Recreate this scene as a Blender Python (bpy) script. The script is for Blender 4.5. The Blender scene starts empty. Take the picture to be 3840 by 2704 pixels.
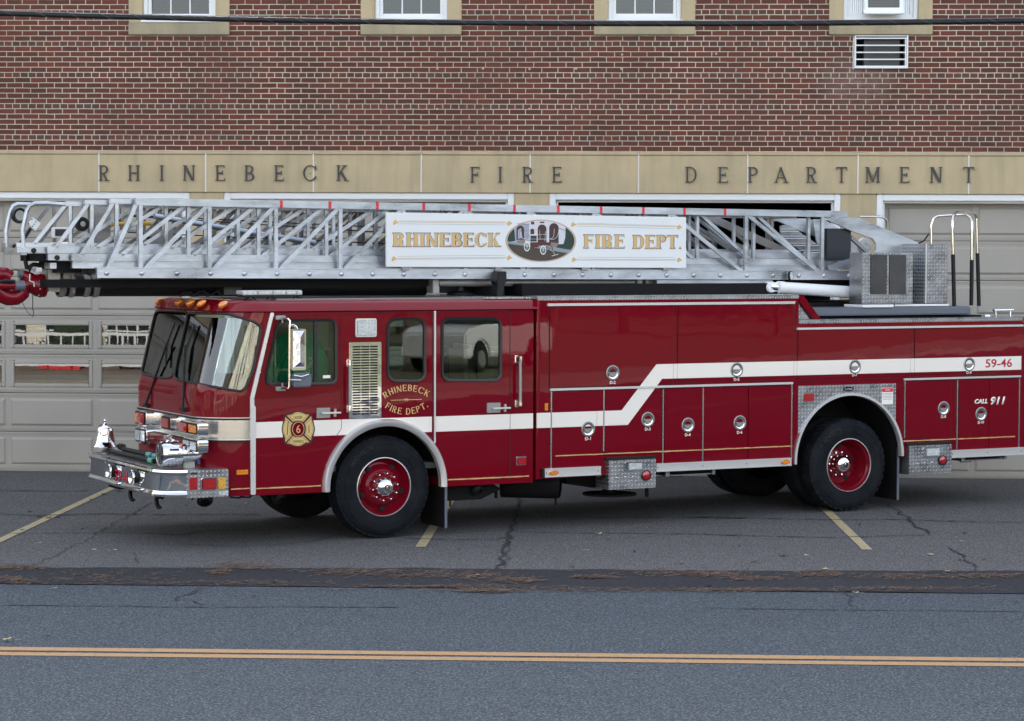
import bpy, bmesh, math, random
from mathutils import Vector, Matrix
random.seed(7)
PI = math.pi
SC = bpy.context.scene
COL = SC.collection

# ---------------------------------------------------------------- camera
F_PX, CAM_D, CAM_H = 9090.52, 31.9898, 3.0185
YAW, PITCH, ROLL = -0.0428, 0.0466, -0.0037
cy_, sy_ = math.cos(YAW), math.sin(YAW)
cp_, sp_ = math.cos(PITCH), math.sin(PITCH)
cr_, sr_ = math.cos(ROLL), math.sin(ROLL)
CAM = Vector((0, -CAM_D, CAM_H))
def cam2world(x, z, y):
    X, Z = cr_*x + sr_*z, -sr_*x + cr_*z
    Y, Z = cp_*y + sp_*Z, -sp_*y + cp_*Z
    return Vector((cy_*X + sy_*Y, -sy_*X + cy_*Y, Z))
cam_data = bpy.data.cameras.new('camera')
cam_data.sensor_width = 36.0
cam_data.lens = F_PX/3840*36.0
cam_data.clip_start = 0.1; cam_data.clip_end = 2000
cam = bpy.data.objects.new('camera', cam_data); COL.objects.link(cam)
r_, u_, b_ = cam2world(1,0,0), cam2world(0,1,0), -cam2world(0,0,1)
cam.matrix_world = Matrix(((r_.x,u_.x,b_.x,CAM.x),(r_.y,u_.y,b_.y,CAM.y),(r_.z,u_.z,b_.z,CAM.z),(0,0,0,1)))
SC.camera = cam

# ---------------------------------------------------------------- sky, sun, exposure
SUN_EL, SUN_AZ = math.radians(27), math.radians(-8)     # the sun stands behind the fire station
w = bpy.data.worlds.new('World'); SC.world = w; w.use_nodes = True
nt = w.node_tree; bg = nt.nodes['Background']
sky = nt.nodes.new('ShaderNodeTexSky'); sky.sky_type = 'NISHITA'; sky.sun_disc = False
sky.sun_elevation = SUN_EL; sky.sun_rotation = SUN_AZ
sky.air_density = 1.0; sky.dust_density = 1.5; sky.ozone_density = 1.0
hs=nt.nodes.new('ShaderNodeHueSaturation'); hs.inputs['Saturation'].default_value=.38; nt.links.new(sky.outputs[0],hs.inputs['Color']); nt.links.new(hs.outputs[0], bg.inputs['Color']); bg.inputs['Strength'].default_value = 0.12
sd = bpy.data.lights.new('sun', 'SUN'); sd.energy = 2.3; sd.angle = math.radians(0.5); sd.color = (1.0, 0.93, 0.82)
so = bpy.data.objects.new('sun', sd); COL.objects.link(so)
sdir = Vector((math.sin(SUN_AZ)*math.cos(SUN_EL), math.cos(SUN_AZ)*math.cos(SUN_EL), math.sin(SUN_EL)))
so.rotation_euler = sdir.to_track_quat('Z', 'Y').to_euler(); so.location = (0, 30, 40)
SC.view_settings.view_transform = 'Standard'; SC.view_settings.look = 'None'
SC.view_settings.exposure = 2.45; SC.view_settings.gamma = 1.0
SC.render.engine = 'CYCLES'
SC.render.resolution_x, SC.render.resolution_y = 1024, 721
SC.cycles.max_bounces = 8; SC.cycles.transparent_max_bounces = 12

# ---------------------------------------------------------------- measuring helpers
# points measured on the photograph are carried onto the real planes they lie in
CR = dict(A=(300,1050,2.296),B=(300,1500,3.28),C=(0,700,2.296),D=(900,1100,1.9026),E=(1950,1050,1.9027),F=(2900,1100,1.902),
 G=(1400,750,1.8368),H=(2500,720,1.7134),L1=(0,740,3.594),L2=(480,740,4.2558),L3=(950,740,4.2547),L4=(2550,760,3.28),
 L5=(3150,770,3.3275),W=(980,1150,4.62),M=(1050,1500,8.085),P=(1880,800,7.653),U1=(1500,1740,2.87),U2=(2200,1700,2.87),
 V=(1280,1200,4.0429),T=(3500,1250,2.9412),B2=(300,1560,4.492),AC=(3140,0,5.989),K1=(0,0,1.64),K2=(2900,0,2.4426),
 K8=(1300,0,1.64),N=(0,1100,2.31),R3=(0,1700,1.64),R4=(1400,1800,1.64),R5=(2600,1700,1.8516),R6=(0,2200,1.5307),n=(0,0,1))
TX, TY, TH, WB = -2.3864, -7.0672, 0.527, 5.867          # truck: near front tyre on the ground, heading, wheelbase
ct, st = math.cos(TH), math.sin(TH)
def ray(k, x, y):
    a = CR[k]; u = a[0]+x/a[2]; v = a[1]+y/a[2]
    return cam2world((u-1920)/F_PX, -(v-1352)/F_PX, 1)
def loc(P): P = P-Vector((TX,TY,0)); return Vector((ct*P.x+st*P.y, -st*P.x+ct*P.y, P.z))
def dl(d): return Vector((ct*d.x+st*d.y, -st*d.x+ct*d.y, d.z))
OL = loc(CAM)
def S(k, x, y, w=-.03):                                  # truck side plane: (t, z)
    d = dl(ray(k,x,y)); q = OL+d*((w-OL.y)/d.y); return (q.x, q.z)
def FT(k, x, y, t):                                      # truck cross plane: (w, z)
    d = dl(ray(k,x,y)); q = OL+d*((t-OL.x)/d.x); return (q.y, q.z)
def HZ(k, x, y, z):                                      # truck level plane: (t, w)
    d = dl(ray(k,x,y)); q = OL+d*((z-OL.z)/d.z); return (q.x, q.y)
def FC(k, x, y, Y=0):                                    # facade plane: (x, z)
    d = ray(k,x,y); q = CAM+d*((Y-CAM.y)/d.y); return (q.x, q.z)
def GD(k, x, y, z=0):                                    # ground: (x, y)
    d = ray(k,x,y); q = CAM+d*((z-CAM.z)/d.z); return (q.x, q.y)

# ---------------------------------------------------------------- mesh helpers
class MB:
    def __init__(s): s.v=[]; s.f=[]; s.m=[]; s.k=0
    def add(s, vs, fs, m=0):
        n=len(s.v); s.v += [tuple(v) for v in vs]
        for f in fs: s.f.append([n+i for i in f]); s.m.append(m)
        return s
    def box(s, x0,x1,y0,y1,z0,z1, m=0):
        if x0>x1: x0,x1=x1,x0
        if y0>y1: y0,y1=y1,y0
        if z0>z1: z0,z1=z1,z0
        return s.add([(x0,y0,z0),(x1,y0,z0),(x1,y1,z0),(x0,y1,z0),(x0,y0,z1),(x1,y0,z1),(x1,y1,z1),(x0,y1,z1)],
              [(0,3,2,1),(4,5,6,7),(0,1,5,4),(1,2,6,5),(2,3,7,6),(3,0,4,7)], m)
    def prism(s, poly, y0, y1, m=0, ax='y'):             # poly in (x,z) extruded in y; ax z: poly (x,y); ax x: poly (y,z)
        if y0>y1: y0,y1=y1,y0
        a=sum(poly[i][0]*poly[(i+1)%len(poly)][1]-poly[(i+1)%len(poly)][0]*poly[i][1] for i in range(len(poly)))
        if a<0: poly=list(reversed(poly))
        mp={'y':lambda p,h:(p[0],h,p[1]),'z':lambda p,h:(p[0],p[1],h),'x':lambda p,h:(h,p[0],p[1])}[ax]
        n=len(poly); vs=[mp(p,y0) for p in poly]+[mp(p,y1) for p in poly]
        F=[list(range(n)), list(range(2*n-1,n-1,-1))]+[[i,n+i,n+(i+1)%n,(i+1)%n] for i in range(n)]
        if ax!='y': F=[list(reversed(f)) for f in F]
        return s.add(vs,F,m)
    def beam(s, a, b, hw, hh, m=0, up=(0,0,1)):          # rectangular bar from a to b
        a=Vector(a); b=Vector(b); d=(b-a).normalized(); u=Vector(up)
        sdv=d.cross(u)
        if sdv.length<1e-4: sdv=d.cross(Vector((0,1,0)))
        sdv.normalize(); u=sdv.cross(d).normalized()
        vs=[p+sdv*i*hw+u*j*hh for p in (a,b) for i,j in ((-1,-1),(1,-1),(1,1),(-1,1))]
        return s.add(vs,[(0,3,2,1),(4,5,6,7),(0,1,5,4),(1,2,6,5),(2,3,7,6),(3,0,4,7)],m)
    def tube(s, pts, r, n=10, m=0, closed=False):
        pts=[Vector(p) for p in pts]; N=len(pts); rs=r if isinstance(r,(list,tuple)) else [r]*N
        prev=None; base=len(s.v); rings=[]
        for i,p in enumerate(pts):
            if closed: d=(pts[(i+1)%N]-pts[i-1]).normalized()
            else: d=(pts[min(i+1,N-1)]-pts[max(i-1,0)]).normalized()
            if prev is None:
                u=d.cross(Vector((0,0,1)))
                if u.length<.1: u=d.cross(Vector((0,1,0)))
            else: u=prev-d*prev.dot(d)
            u.normalize(); prev=u; v=d.cross(u)
            rings.append([p+(u*math.cos(2*PI*j/n)+v*math.sin(2*PI*j/n))*rs[i] for j in range(n)])
        vs=[q for R in rings for q in R]; F=[]
        for i in range(N if closed else N-1):
            for j in range(n):
                a=i*n+j; b=i*n+(j+1)%n; c=((i+1)%N)*n+(j+1)%n; d_=((i+1)%N)*n+j
                F.append((a,b,c,d_))
        if not closed: F+= [list(range(n-1,-1,-1)), [(N-1)*n+j for j in range(n)]]
        return s.add(vs,F,m)
    def lathe(s, prof, c, ax=(0,1,0), n=32, m=0, a0=0, a1=2*PI):     # prof (radius, height along axis)
        ax=Vector(ax).normalized(); u=ax.cross(Vector((0,0,1)))
        if u.length<.1: u=Vector((1,0,0))
        u.normalize(); v=ax.cross(u); c=Vector(c); full=abs(a1-a0-2*PI)<1e-6; cnt=n if full else n+1
        vs=[c+ax*h+(u*math.cos(a0+(a1-a0)*j/n)+v*math.sin(a0+(a1-a0)*j/n))*max(r,1e-4) for r,h in prof for j in range(cnt)]
        F=[]
        for i in range(len(prof)-1):
            for j in range(n):
                a=i*cnt+j; b=i*cnt+(j+1)%cnt; F.append((a,b,b+cnt,a+cnt))
        return s.add(vs,F,m)
    def build(s, name, mats, parent=None, bevel=0, smooth=None, wn=False, flip=False):
        me=bpy.data.meshes.new(name); me.from_pydata(s.v,[],s.f)
        if not isinstance(mats,(list,tuple)): mats=[mats]
        for mt in mats: me.materials.append(mt)
        for p,mi in zip(me.polygons,s.m): p.material_index=mi
        bm=bmesh.new(); bm.from_mesh(me)
        bmesh.ops.recalc_face_normals(bm, faces=bm.faces)
        if bevel:
            ed=[e for e in bm.edges if len(e.link_faces)==2 and e.calc_face_angle(0)>.6]
            bmesh.ops.bevel(bm, geom=ed, offset=bevel, segments=2, affect='EDGES', clamp_overlap=True)
        bm.to_mesh(me); bm.free()
        if smooth is not None:
            for p in me.polygons: p.use_smooth=True
            me.set_sharp_from_angle(angle=math.radians(smooth))
        o=bpy.data.objects.new(name, me); COL.objects.link(o)
        if parent is not None: o.parent=parent
        if wn:
            md=o.modifiers.new('wn','WEIGHTED_NORMAL'); md.keep_sharp=True
        return o
def rr(x0,x1,z0,z1,r,n=6):                                # rounded rectangle outline
    P=[]
    for cx,cz,a in ((x1-r,z1-r,0),(x0+r,z1-r,PI/2),(x0+r,z0+r,PI),(x1-r,z0+r,1.5*PI)):
        for i in range(n+1): P.append((cx+r*math.cos(a+PI/2*i/n), cz+r*math.sin(a+PI/2*i/n)))
    return P
def smooth_poly(P, r=.3, n=5):                            # rounds every corner of a polygon
    out=[]; N=len(P)
    for i in range(N):
        p=Vector(P[i]); a=Vector(P[i-1])-p; b=Vector(P[(i+1)%N])-p
        l=min(r, a.length*.45, b.length*.45); s0=p+a.normalized()*l; s1=p+b.normalized()*l
        for k in range(n+1):
            q=k/n; out.append(tuple((1-q)**2*s0+2*q*(1-q)*p+q*q*s1))
    return out
def tag(o, label=None, cat=None, group=None, kind=None):
    if label: o['label']=label
    if cat: o['category']=cat
    if group: o['group']=group
    if kind: o['kind']=kind
    return o
def thing(name, label, cat, loc_=(0,0,0), rz=0, group=None):
    o=bpy.data.objects.new(name,None); COL.objects.link(o); o.location=loc_; o.rotation_euler=(0,0,rz)
    return tag(o,label,cat,group)
def boolean(o, cutters, op='DIFFERENCE'):
    par=o.parent; o.parent=None
    for c in cutters:
        md=o.modifiers.new('b','BOOLEAN'); md.operation=op; md.object=c; md.solver='EXACT'
    dg=bpy.context.evaluated_depsgraph_get(); dg.update()
    me=bpy.data.meshes.new_from_object(o.evaluated_get(dg)); o.modifiers.clear(); o.data=me; o.parent=par
    return o
def drop(objs):
    for c in objs: bpy.data.objects.remove(c)
def shade(o, ang=30, wn=True):
    for p in o.data.polygons: p.use_smooth=True
    o.data.set_sharp_from_angle(angle=math.radians(ang))
    if wn:
        md=o.modifiers.new('wn','WEIGHTED_NORMAL'); md.keep_sharp=True
    return o

# ---------------------------------------------------------------- materials
def mat(name, col=(.5,.5,.5), rough=.5, metal=0, **kw):
    m=bpy.data.materials.new(name); m.use_nodes=True; b=m.node_tree.nodes['Principled BSDF']
    b.inputs['Base Color'].default_value=(*col,1); b.inputs['Roughness'].default_value=rough; b.inputs['Metallic'].default_value=metal
    for k,v in kw.items():
        b.inputs[k.replace('_',' ')].default_value = (*v,1) if isinstance(v,tuple) else v
    return m
class G:                                                  # small node-graph helper
    def __init__(s,m): s.m=m; s.t=m.node_tree; s.b=s.t.nodes['Principled BSDF']; s.co=s.n('TexCoord').outputs['Object']
    def n(s,t,**kw):
        o=s.t.nodes.new('ShaderNode'+t)
        for k,v in kw.items(): setattr(o,k,v)
        return o
    def l(s,a,b): s.t.links.new(a,b)
    def set(s,i,v):
        if isinstance(v,(int,float)): i.default_value=v
        elif isinstance(v,(tuple,list)): i.default_value=(*v,1) if len(v)==3 and i.type=='RGBA' else v
        else: s.l(v,i)
    def math(s,op,a,b=None,c=None,clamp=False):
        o=s.n('Math',operation=op); o.use_clamp=clamp; s.set(o.inputs[0],a)
        if b is not None: s.set(o.inputs[1],b)
        if c is not None: s.set(o.inputs[2],c)
        return o.outputs[0]
    def map(s,scale=(1,1,1),loc_=(0,0,0),rot=(0,0,0),src=None):
        o=s.n('Mapping'); o.inputs['Scale'].default_value=scale; o.inputs['Location'].default_value=loc_; o.inputs['Rotation'].default_value=rot
        s.l(src or s.co,o.inputs['Vector']); return o.outputs[0]
    def noise(s,scale,detail=4,rough=.5,vec=None,dist=0):
        o=s.n('TexNoise'); o.inputs['Scale'].default_value=scale; o.inputs['Detail'].default_value=detail
        o.inputs['Roughness'].default_value=rough; o.inputs['Distortion'].default_value=dist; s.l(vec or s.co,o.inputs['Vector']); return o.outputs['Fac']
    def ramp(s,fac,stops):
        o=s.n('ValToRGB'); s.l(fac,o.inputs[0]); e=o.color_ramp.elements
        while len(e)<len(stops): e.new(.5)
        for i,(p,c) in enumerate(stops): e[i].position=p; e[i].color=(*c,1) if isinstance(c,tuple) else (c,c,c,1)
        return o.outputs[0]
    def mix(s,fac,a,b,mode='MIX'):
        o=s.n('Mix',data_type='RGBA',blend_type=mode); s.set(o.inputs[0],fac); s.set(o.inputs[6],a); s.set(o.inputs[7],b); return o.outputs[2]
    def bump(s,h,st=.3,d=.01,nrm=None):
        o=s.n('Bump'); o.inputs['Strength'].default_value=st; o.inputs['Distance'].default_value=d; s.l(h,o.inputs['Height'])
        if nrm: s.l(nrm,o.inputs['Normal'])
        return o.outputs[0]
    def base(s,c): s.l(c,s.b.inputs['Base Color'])
    def rough(s,c): s.l(c,s.b.inputs['Roughness'])
    def norm(s,c): s.l(c,s.b.inputs['Normal'])
    def range(s,v,a,b,c,d):
        o=s.n('MapRange'); s.l(v,o.inputs[0])
        for i,q in enumerate((a,b,c,d)): o.inputs[i+1].default_value=q
        return o.outputs[0]

M={}
def paint(name,col,rough=.28):
    m=mat(name,col,rough,0,Coat_Weight=.55,Coat_Roughness=.008,Coat_IOR=1.5,Specular_IOR_Level=.03); g=G(m)
    n1=g.noise(1.3,2); n2=g.noise(9,3)
    g.base(g.mix(g.range(g.noise(2.2,4),.35,.75,0,.35),col,tuple(c*.72+.004 for c in col)))
    bp=g.bump(g.math('ADD',n1,g.math('MULTIPLY',n2,.05)),.25,.006)
    g.l(bp,g.b.inputs['Coat Normal']); return m
M['red']=paint('red_paint',(.150,.0004,.0080))
M['red2']=paint('red_cast_paint',(.15,.002,.010),.4)
M['white']=mat('cream_white_stripe',(.76,.72,.67),.4,0,Coat_Weight=.4)
M['gold']=mat('gold_leaf',(.62,.40,.17),.38,.35)
g=G(M['gold']); g.base(g.ramp(g.noise(55,3),[(.4,(.60,.38,.15)),(.62,(.72,.50,.25)),(.7,(.30,.10,.06))]))
M['goldsign']=mat('gold_sign_letter',(.56,.38,.16),.4,.15)
M['chrome']=mat('chrome',(.82,.83,.85),.04,1); g=G(M['chrome']); g.norm(g.bump(g.noise(5,2),.12,.01))
M['steel']=mat('brushed_stainless',(.55,.55,.55),.22,1); g=G(M['steel'])
nn=g.noise(60,3,vec=g.map((1,1,.02))); g.norm(g.bump(nn,.04,.002)); g.rough(g.range(nn,.3,.7,.20,.27))
M['bright']=mat('polished_aluminium_trim',(.72,.72,.72),.33,.75)
M['tube']=mat('polished_tube',(.75,.72,.68),.16,1)
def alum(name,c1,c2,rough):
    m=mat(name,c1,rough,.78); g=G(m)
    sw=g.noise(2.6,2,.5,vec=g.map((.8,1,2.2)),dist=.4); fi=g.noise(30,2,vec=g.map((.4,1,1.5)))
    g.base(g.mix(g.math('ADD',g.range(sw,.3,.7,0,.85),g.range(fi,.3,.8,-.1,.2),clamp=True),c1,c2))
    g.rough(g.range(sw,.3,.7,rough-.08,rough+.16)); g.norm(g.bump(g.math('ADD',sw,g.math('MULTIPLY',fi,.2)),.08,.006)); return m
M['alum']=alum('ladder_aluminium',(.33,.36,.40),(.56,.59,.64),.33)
M['alumd']=alum('weathered_shaded_aluminium',(.19,.19,.20),(.32,.31,.30),.42)  # darker metal for worn fittings, and shade painted onto the ladder's far side
def plate(name,sx=1,c=(.40,.41,.43),pitch=.042,mode='side'):
    m=mat(name,c,.27,.9); g=G(m)
    sep=g.n('SeparateXYZ'); g.l(g.co,sep.inputs[0])
    X,Y,Z=sep.outputs
    if mode=='side': a,b=X,Z
    elif mode=='front': a,b=Y,Z
    else: a,b=X,Y
    a=g.math('MULTIPLY',a,1/pitch); b=g.math('MULTIPLY',b,1/pitch)
    fa=g.math('FLOOR',a); fb=g.math('FLOOR',b)
    par=g.math('MULTIPLY_ADD',g.math('ABSOLUTE',g.math('MODULO',g.math('ADD',fa,fb),2)),2,-1)   # -1 / 1
    u=g.math('SUBTRACT',g.math('SUBTRACT',a,fa),.5); v=g.math('SUBTRACT',g.math('SUBTRACT',b,fb),.5)
    v2=g.math('MULTIPLY',v,par)
    p=g.math('MULTIPLY',g.math('ADD',u,v2),1/.58); q=g.math('MULTIPLY',g.math('SUBTRACT',u,v2),1/.2)
    r=g.math('ADD',g.math('MULTIPLY',p,p),g.math('MULTIPLY',q,q))
    h=g.math('SUBTRACT',1,r,clamp=True)
    n1=g.noise(7,4)
    g.norm(g.bump(g.math('ADD',h,g.math('MULTIPLY',n1,.1)),1.0,.006))
    g.base(g.mix(h,g.mix(g.range(n1,.3,.7,0,1),tuple(x*.72 for x in c),tuple(x*.95 for x in c)),tuple(min(1,x*2.1) for x in c)))
    g.rough(g.range(n1,.3,.7,.22,.4)); return m
M['plate']=plate('diamond_plate_side'); M['platef']=plate('diamond_plate_front',mode='front'); M['platet']=plate('diamond_plate_top',mode='top')
M['black']=mat('black_plastic',(.007,.008,.010),.5,0,Specular_IOR_Level=.3)
M['rubber']=mat('black_rubber_seal',(.010,.010,.011),.5)
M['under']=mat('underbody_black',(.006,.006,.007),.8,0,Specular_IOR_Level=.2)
M['ugrey']=mat('underbody_grey',(.035,.035,.035),.5)
m=mat('tyre_rubber',(.012,.014,.018),.75,0,Specular_IOR_Level=.1); M['tyre']=m; g=G(m)
g.base(g.mix(g.range(g.noise(6,4),.35,.75,0,1),(.006,.008,.011),(.016,.018,.021))); g.norm(g.bump(g.noise(40,3),.15,.004))
M['grey']=mat('grey_painted_steel',(.10,.115,.145),.45)
M['greyl']=mat('grey_cast_metal',(.30,.30,.29),.4,.5)
M['whitep']=mat('white_enamel',(.72,.74,.76),.3)
M['sign']=mat('white_sign_board',(.65,.68,.70),.35,0,Coat_Weight=.3)
M['navy']=mat('dark_navy_panel',(.008,.012,.02),.4)
M['green']=mat('green_cloth',(.02,.40,.19),.85)
M['mint']=mat('pale_green_letter',(.75,.95,.85),.7)
M['cloth']=mat('grey_seat_vinyl',(.24,.23,.21),.6)
M['int']=mat('cab_interior_dark',(.09,.095,.09),.7)
M['intl']=mat('cab_interior_green_grey',(.75,.80,.66),.7)
M['yell']=mat('yellow_strap',(.55,.33,.02),.6)
M['hose']=mat('pale_blue_tube',(.35,.42,.50),.3,.6)
M['tapeg']=mat('green_tape',(.10,.34,.24),.5); M['tapeb']=mat('blue_tape',(.02,.09,.30),.5)
M['redtape']=mat('red_tape',(.60,.012,.03),.5)
M['redletter']=mat('red_vinyl_letter',(.42,.01,.035),.5)
M['letterw']=mat('white_vinyl_letter',(.80,.78,.74),.5)
M['bronze']=mat('dark_metal_letter',(.035,.038,.042),.45,.4)
def lens(name,col,em=0,rough=.12):
    m=mat(name,col,rough,0,Coat_Weight=1.0,Specular_IOR_Level=.8); g=G(m); v=g.n('TexVoronoi'); v.inputs['Scale'].default_value=55; g.l(g.co,v.inputs['Vector'])
    g.base(g.mix(g.range(v.outputs['Distance'],0,.6,0,1),tuple(min(1,c*1.25) for c in col),tuple(c*.7 for c in col))); g.norm(g.bump(v.outputs['Distance'],.12,.003))
    if em: g.b.inputs['Emission Color'].default_value=(*col,1); g.b.inputs['Emission Strength'].default_value=em
    return m
M['lred']=lens('red_lens',(.42,.006,.012)); M['lamb']=lens('amber_lens',(.85,.24,.01)); M['lyel']=lens('yellow_lens',(.75,.42,.06)); M['lclr']=lens('clear_lens',(.62,.66,.68))
def glass(name,tint,ior=1.55,wav=.1,rough=.01,wsc=1.2):
    m=bpy.data.materials.new(name); m.use_nodes=True; t=m.node_tree; t.nodes.clear()
    out=t.nodes.new('ShaderNodeOutputMaterial'); mx=t.nodes.new('ShaderNodeMixShader'); tr=t.nodes.new('ShaderNodeBsdfTransparent'); gl=t.nodes.new('ShaderNodeBsdfGlossy')
    fr=t.nodes.new('ShaderNodeFresnel'); fr.inputs['IOR'].default_value=ior; tr.inputs['Color'].default_value=(*tint,1); gl.inputs['Roughness'].default_value=rough
    tc=t.nodes.new('ShaderNodeTexCoord'); no=t.nodes.new('ShaderNodeTexNoise'); no.inputs['Scale'].default_value=wsc; no.inputs['Detail'].default_value=2
    bp=t.nodes.new('ShaderNodeBump'); bp.inputs['Strength'].default_value=wav; bp.inputs['Distance'].default_value=.02
    t.links.new(tc.outputs['Object'],no.inputs['Vector']); t.links.new(no.outputs['Fac'],bp.inputs['Height']); t.links.new(bp.outputs[0],gl.inputs['Normal'])
    t.links.new(fr.outputs[0],mx.inputs[0]); t.links.new(tr.outputs[0],mx.inputs[1]); t.links.new(gl.outputs[0],mx.inputs[2]); t.links.new(mx.outputs[0],out.inputs[0]); return m
M['glass']=glass('tinted_cab_glass',(.72,.78,.74),1.6,.02); M['glassc']=glass('windshield_glass',(.78,.84,.80),2.0,.02)
M['gglass']=glass('garage_window_glass',(.35,.37,.37),2.2,.008,.01,3.0); M['wglass']=glass('upper_window_glass',(.30,.33,.36),1.6,.35)
M['mirror']=mat('mirror_glass',(.7,.7,.7),.02,1)

# brick: common bond, a header course every sixth course
CH=.0687; zh=FC('K1',1000,846)[1]
m=mat('red_brick',(.15,.05,.04),.9,0,Specular_IOR_Level=.12); M['brick']=m; g=G(m)
sep=g.n('SeparateXYZ'); g.l(g.co,sep.inputs[0])
wob=g.noise(5,2); zz=g.math('ADD',g.math('ADD',sep.outputs[2],-(zh-CH/2)+CH*60),g.math('MULTIPLY',g.math('SUBTRACT',wob,.5),.008))
xx=g.math('ADD',sep.outputs[0],g.math('MULTIPLY',g.math('SUBTRACT',g.noise(23,2),.5),.012))
cmb=g.n('CombineXYZ'); g.l(g.math('ADD',xx,40),cmb.inputs[0]); g.l(zz,cmb.inputs[1])
def brick(wd,off):
    b=g.n('TexBrick'); b.offset=off; b.squash=1; g.l(cmb.outputs[0],b.inputs['Vector'])
    b.inputs['Scale'].default_value=1; b.inputs['Brick Width'].default_value=wd; b.inputs['Row Height'].default_value=CH
    b.inputs['Mortar Size'].default_value=.0060; b.inputs['Mortar Smooth'].default_value=.25; b.inputs['Bias'].default_value=0
    b.inputs['Color1'].default_value=(0,0,0,1); b.inputs['Color2'].default_value=(1,1,1,1); b.inputs['Mortar'].default_value=(0,0,0,1)
    return b
b1=brick(.212,.5); b2=brick(.106,.3)
row=g.math('FLOOR',g.math('MULTIPLY',zz,1/CH)); hd=g.math('COMPARE',g.math('MODULO',g.math('ADD',row,0),6),0,.2)
fac=g.n('Mix',data_type='FLOAT'); g.l(hd,fac.inputs[0]); g.l(b1.outputs['Fac'],fac.inputs[2]); g.l(b2.outputs['Fac'],fac.inputs[3]); mort=fac.outputs[0]
cs=g.ramp(b1.outputs['Color'],[(0,(.074,.030,.021)),(.3,(.098,.034,.023)),(.62,(.140,.041,.027)),(.8,(.058,.028,.022)),(1,(.112,.044,.026))])
chd=g.ramp(b2.outputs['Color'],[(0,(.055,.045,.038)),(.35,(.155,.045,.033)),(.6,(.070,.060,.052)),(.8,(.12,.040,.032)),(1,(.045,.040,.040))])
cb=g.mix(hd,cs,chd); cb=g.mix(g.range(g.noise(1.1,5,.6),.3,.75,0,.5),cb,(.085,.045,.04))
cb=g.mix(g.range(g.noise(1,5,.65,vec=g.map((1.3,1,.22))),.48,.72,0,.55),cb,(.040,.028,.024)); ef=g.n('VectorMath',operation='DISTANCE'); g.l(g.map((1,1,1.5)),ef.inputs[0]); ef.inputs[1].default_value=(FC('n',3210,300)[0],0,FC('n',3210,300)[1]*1.5); efm=g.math('MULTIPLY',g.range(ef.outputs['Value'],.05,.62,1,0),g.range(g.noise(7,5,.7),.35,.6,0,.75)); cb=g.mix(efm,cb,(.20,.165,.15)); cb=g.mix(g.range(g.noise(90,3),.35,.7,0,.35),cb,(.18,.075,.06))
mo=g.mix(g.range(g.noise(.8,4,.6),.35,.7,0,1),(.53,.47,.38),(.31,.275,.225))
g.base(g.mix(mort,cb,mo)); g.norm(g.bump(g.math('ADD',g.math('SUBTRACT',1,mort),g.math('MULTIPLY',g.noise(80,3),.3)),.6,.007))

def stone(name,c1,c2,c3):
    m=mat(name,c1,.9,0,Specular_IOR_Level=.15); g=G(m); n1=g.noise(1.6,5,.6); n2=g.noise(5,5,.6,vec=g.map((1.6,1,.16))); n3=g.noise(60,4,.7)
    c=g.mix(g.range(n1,.35,.7,0,1),c1,c2); c=g.mix(g.range(n2,.48,.8,0,.5),c,c3); c=g.mix(g.range(n3,.3,.75,0,.3),c,tuple(x*.75 for x in c1))
    g.base(c); g.norm(g.bump(n3,.35,.004)); return m
M['stone']=stone('tan_limestone',(.46,.375,.24),(.385,.32,.21),(.24,.21,.15))
M['stoned']=stone('stained_limestone_sill',(.38,.32,.21),(.24,.225,.165),(.13,.125,.095))
M['caulk']=mat('white_caulk',(.60,.575,.52),.6)
m=mat('taupe_door_paint',(.265,.247,.222),.5); M['door']=m; g=G(m); g.base(g.mix(g.range(g.noise(1.2,4),.3,.7,0,1),(.335,.318,.285),(.295,.278,.248))); g.norm(g.bump(g.noise(3,2),.06,.01))
M['frame']=mat('white_painted_trim',(.66,.68,.70),.45)
M['vinyl']=mat('white_vinyl',(.76,.80,.84),.4)
M['dark']=mat('dark_void',(.006,.006,.007),.9)
M['room']=mat('unlit_room_wall',(.02,.019,.018),.9)
M['blind']=mat('drawn_blind',(.10,.11,.12),.8)
# asphalt
def asphalt(name,c1,c2,sc,grain,blue=0):
    m=mat(name,c1,.9,0,Specular_IOR_Level=.15); g=G(m); big=g.noise(.45,5,.6); mid=g.noise(4,5,.6,vec=g.map((.35,1,1))); fine=g.noise(sc,3,.7)
    v=g.n('TexVoronoi'); v.inputs['Scale'].default_value=sc*.9; g.l(g.co,v.inputs['Vector'])
    c=g.mix(g.range(big,.3,.7,0,1),c1,c2); c=g.mix(g.range(mid,.4,.75,0,.45),c,tuple(x*.72 for x in c1))
    lane=g.noise(1,4,.6,vec=g.map((.06,1.1,1))); c=g.mix(g.range(lane,.40,.66,0,.38),c,tuple(x*.66 for x in c1)); spot=g.noise(1.7,5,.75); c=g.mix(g.range(spot,.62,.70,0,.5),c,tuple(x*.55 for x in c1))
    peb=g.noise(sc*2.6,2,.6,vec=g.map((.55,1,1))); c=g.mix(g.range(peb,.46,.60,0,grain*.6),c,tuple(x*.30 for x in c1)); c=g.mix(g.range(fine,.44,.60,0,grain),c,tuple(min(1,x*2.2) for x in c1)); c=g.mix(g.range(v.outputs['Distance'],.25,.6,0,grain*.8),c,tuple(x*.35 for x in c1))
    g.base(c); g.norm(g.bump(g.math('ADD',fine,v.outputs['Distance']),.5,.006)); return m
M['apron']=asphalt('worn_apron_asphalt',(.116,.116,.119),(.150,.149,.150),62,.9)
M['road']=asphalt('road_asphalt',(.070,.085,.102),(.088,.102,.118),55,.95)
M['gutter']=asphalt('dark_patch_asphalt',(.028,.030,.036),(.044,.046,.052),50,.5)
M['crack']=mat('crack_black',(.018,.018,.020),.95)
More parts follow.
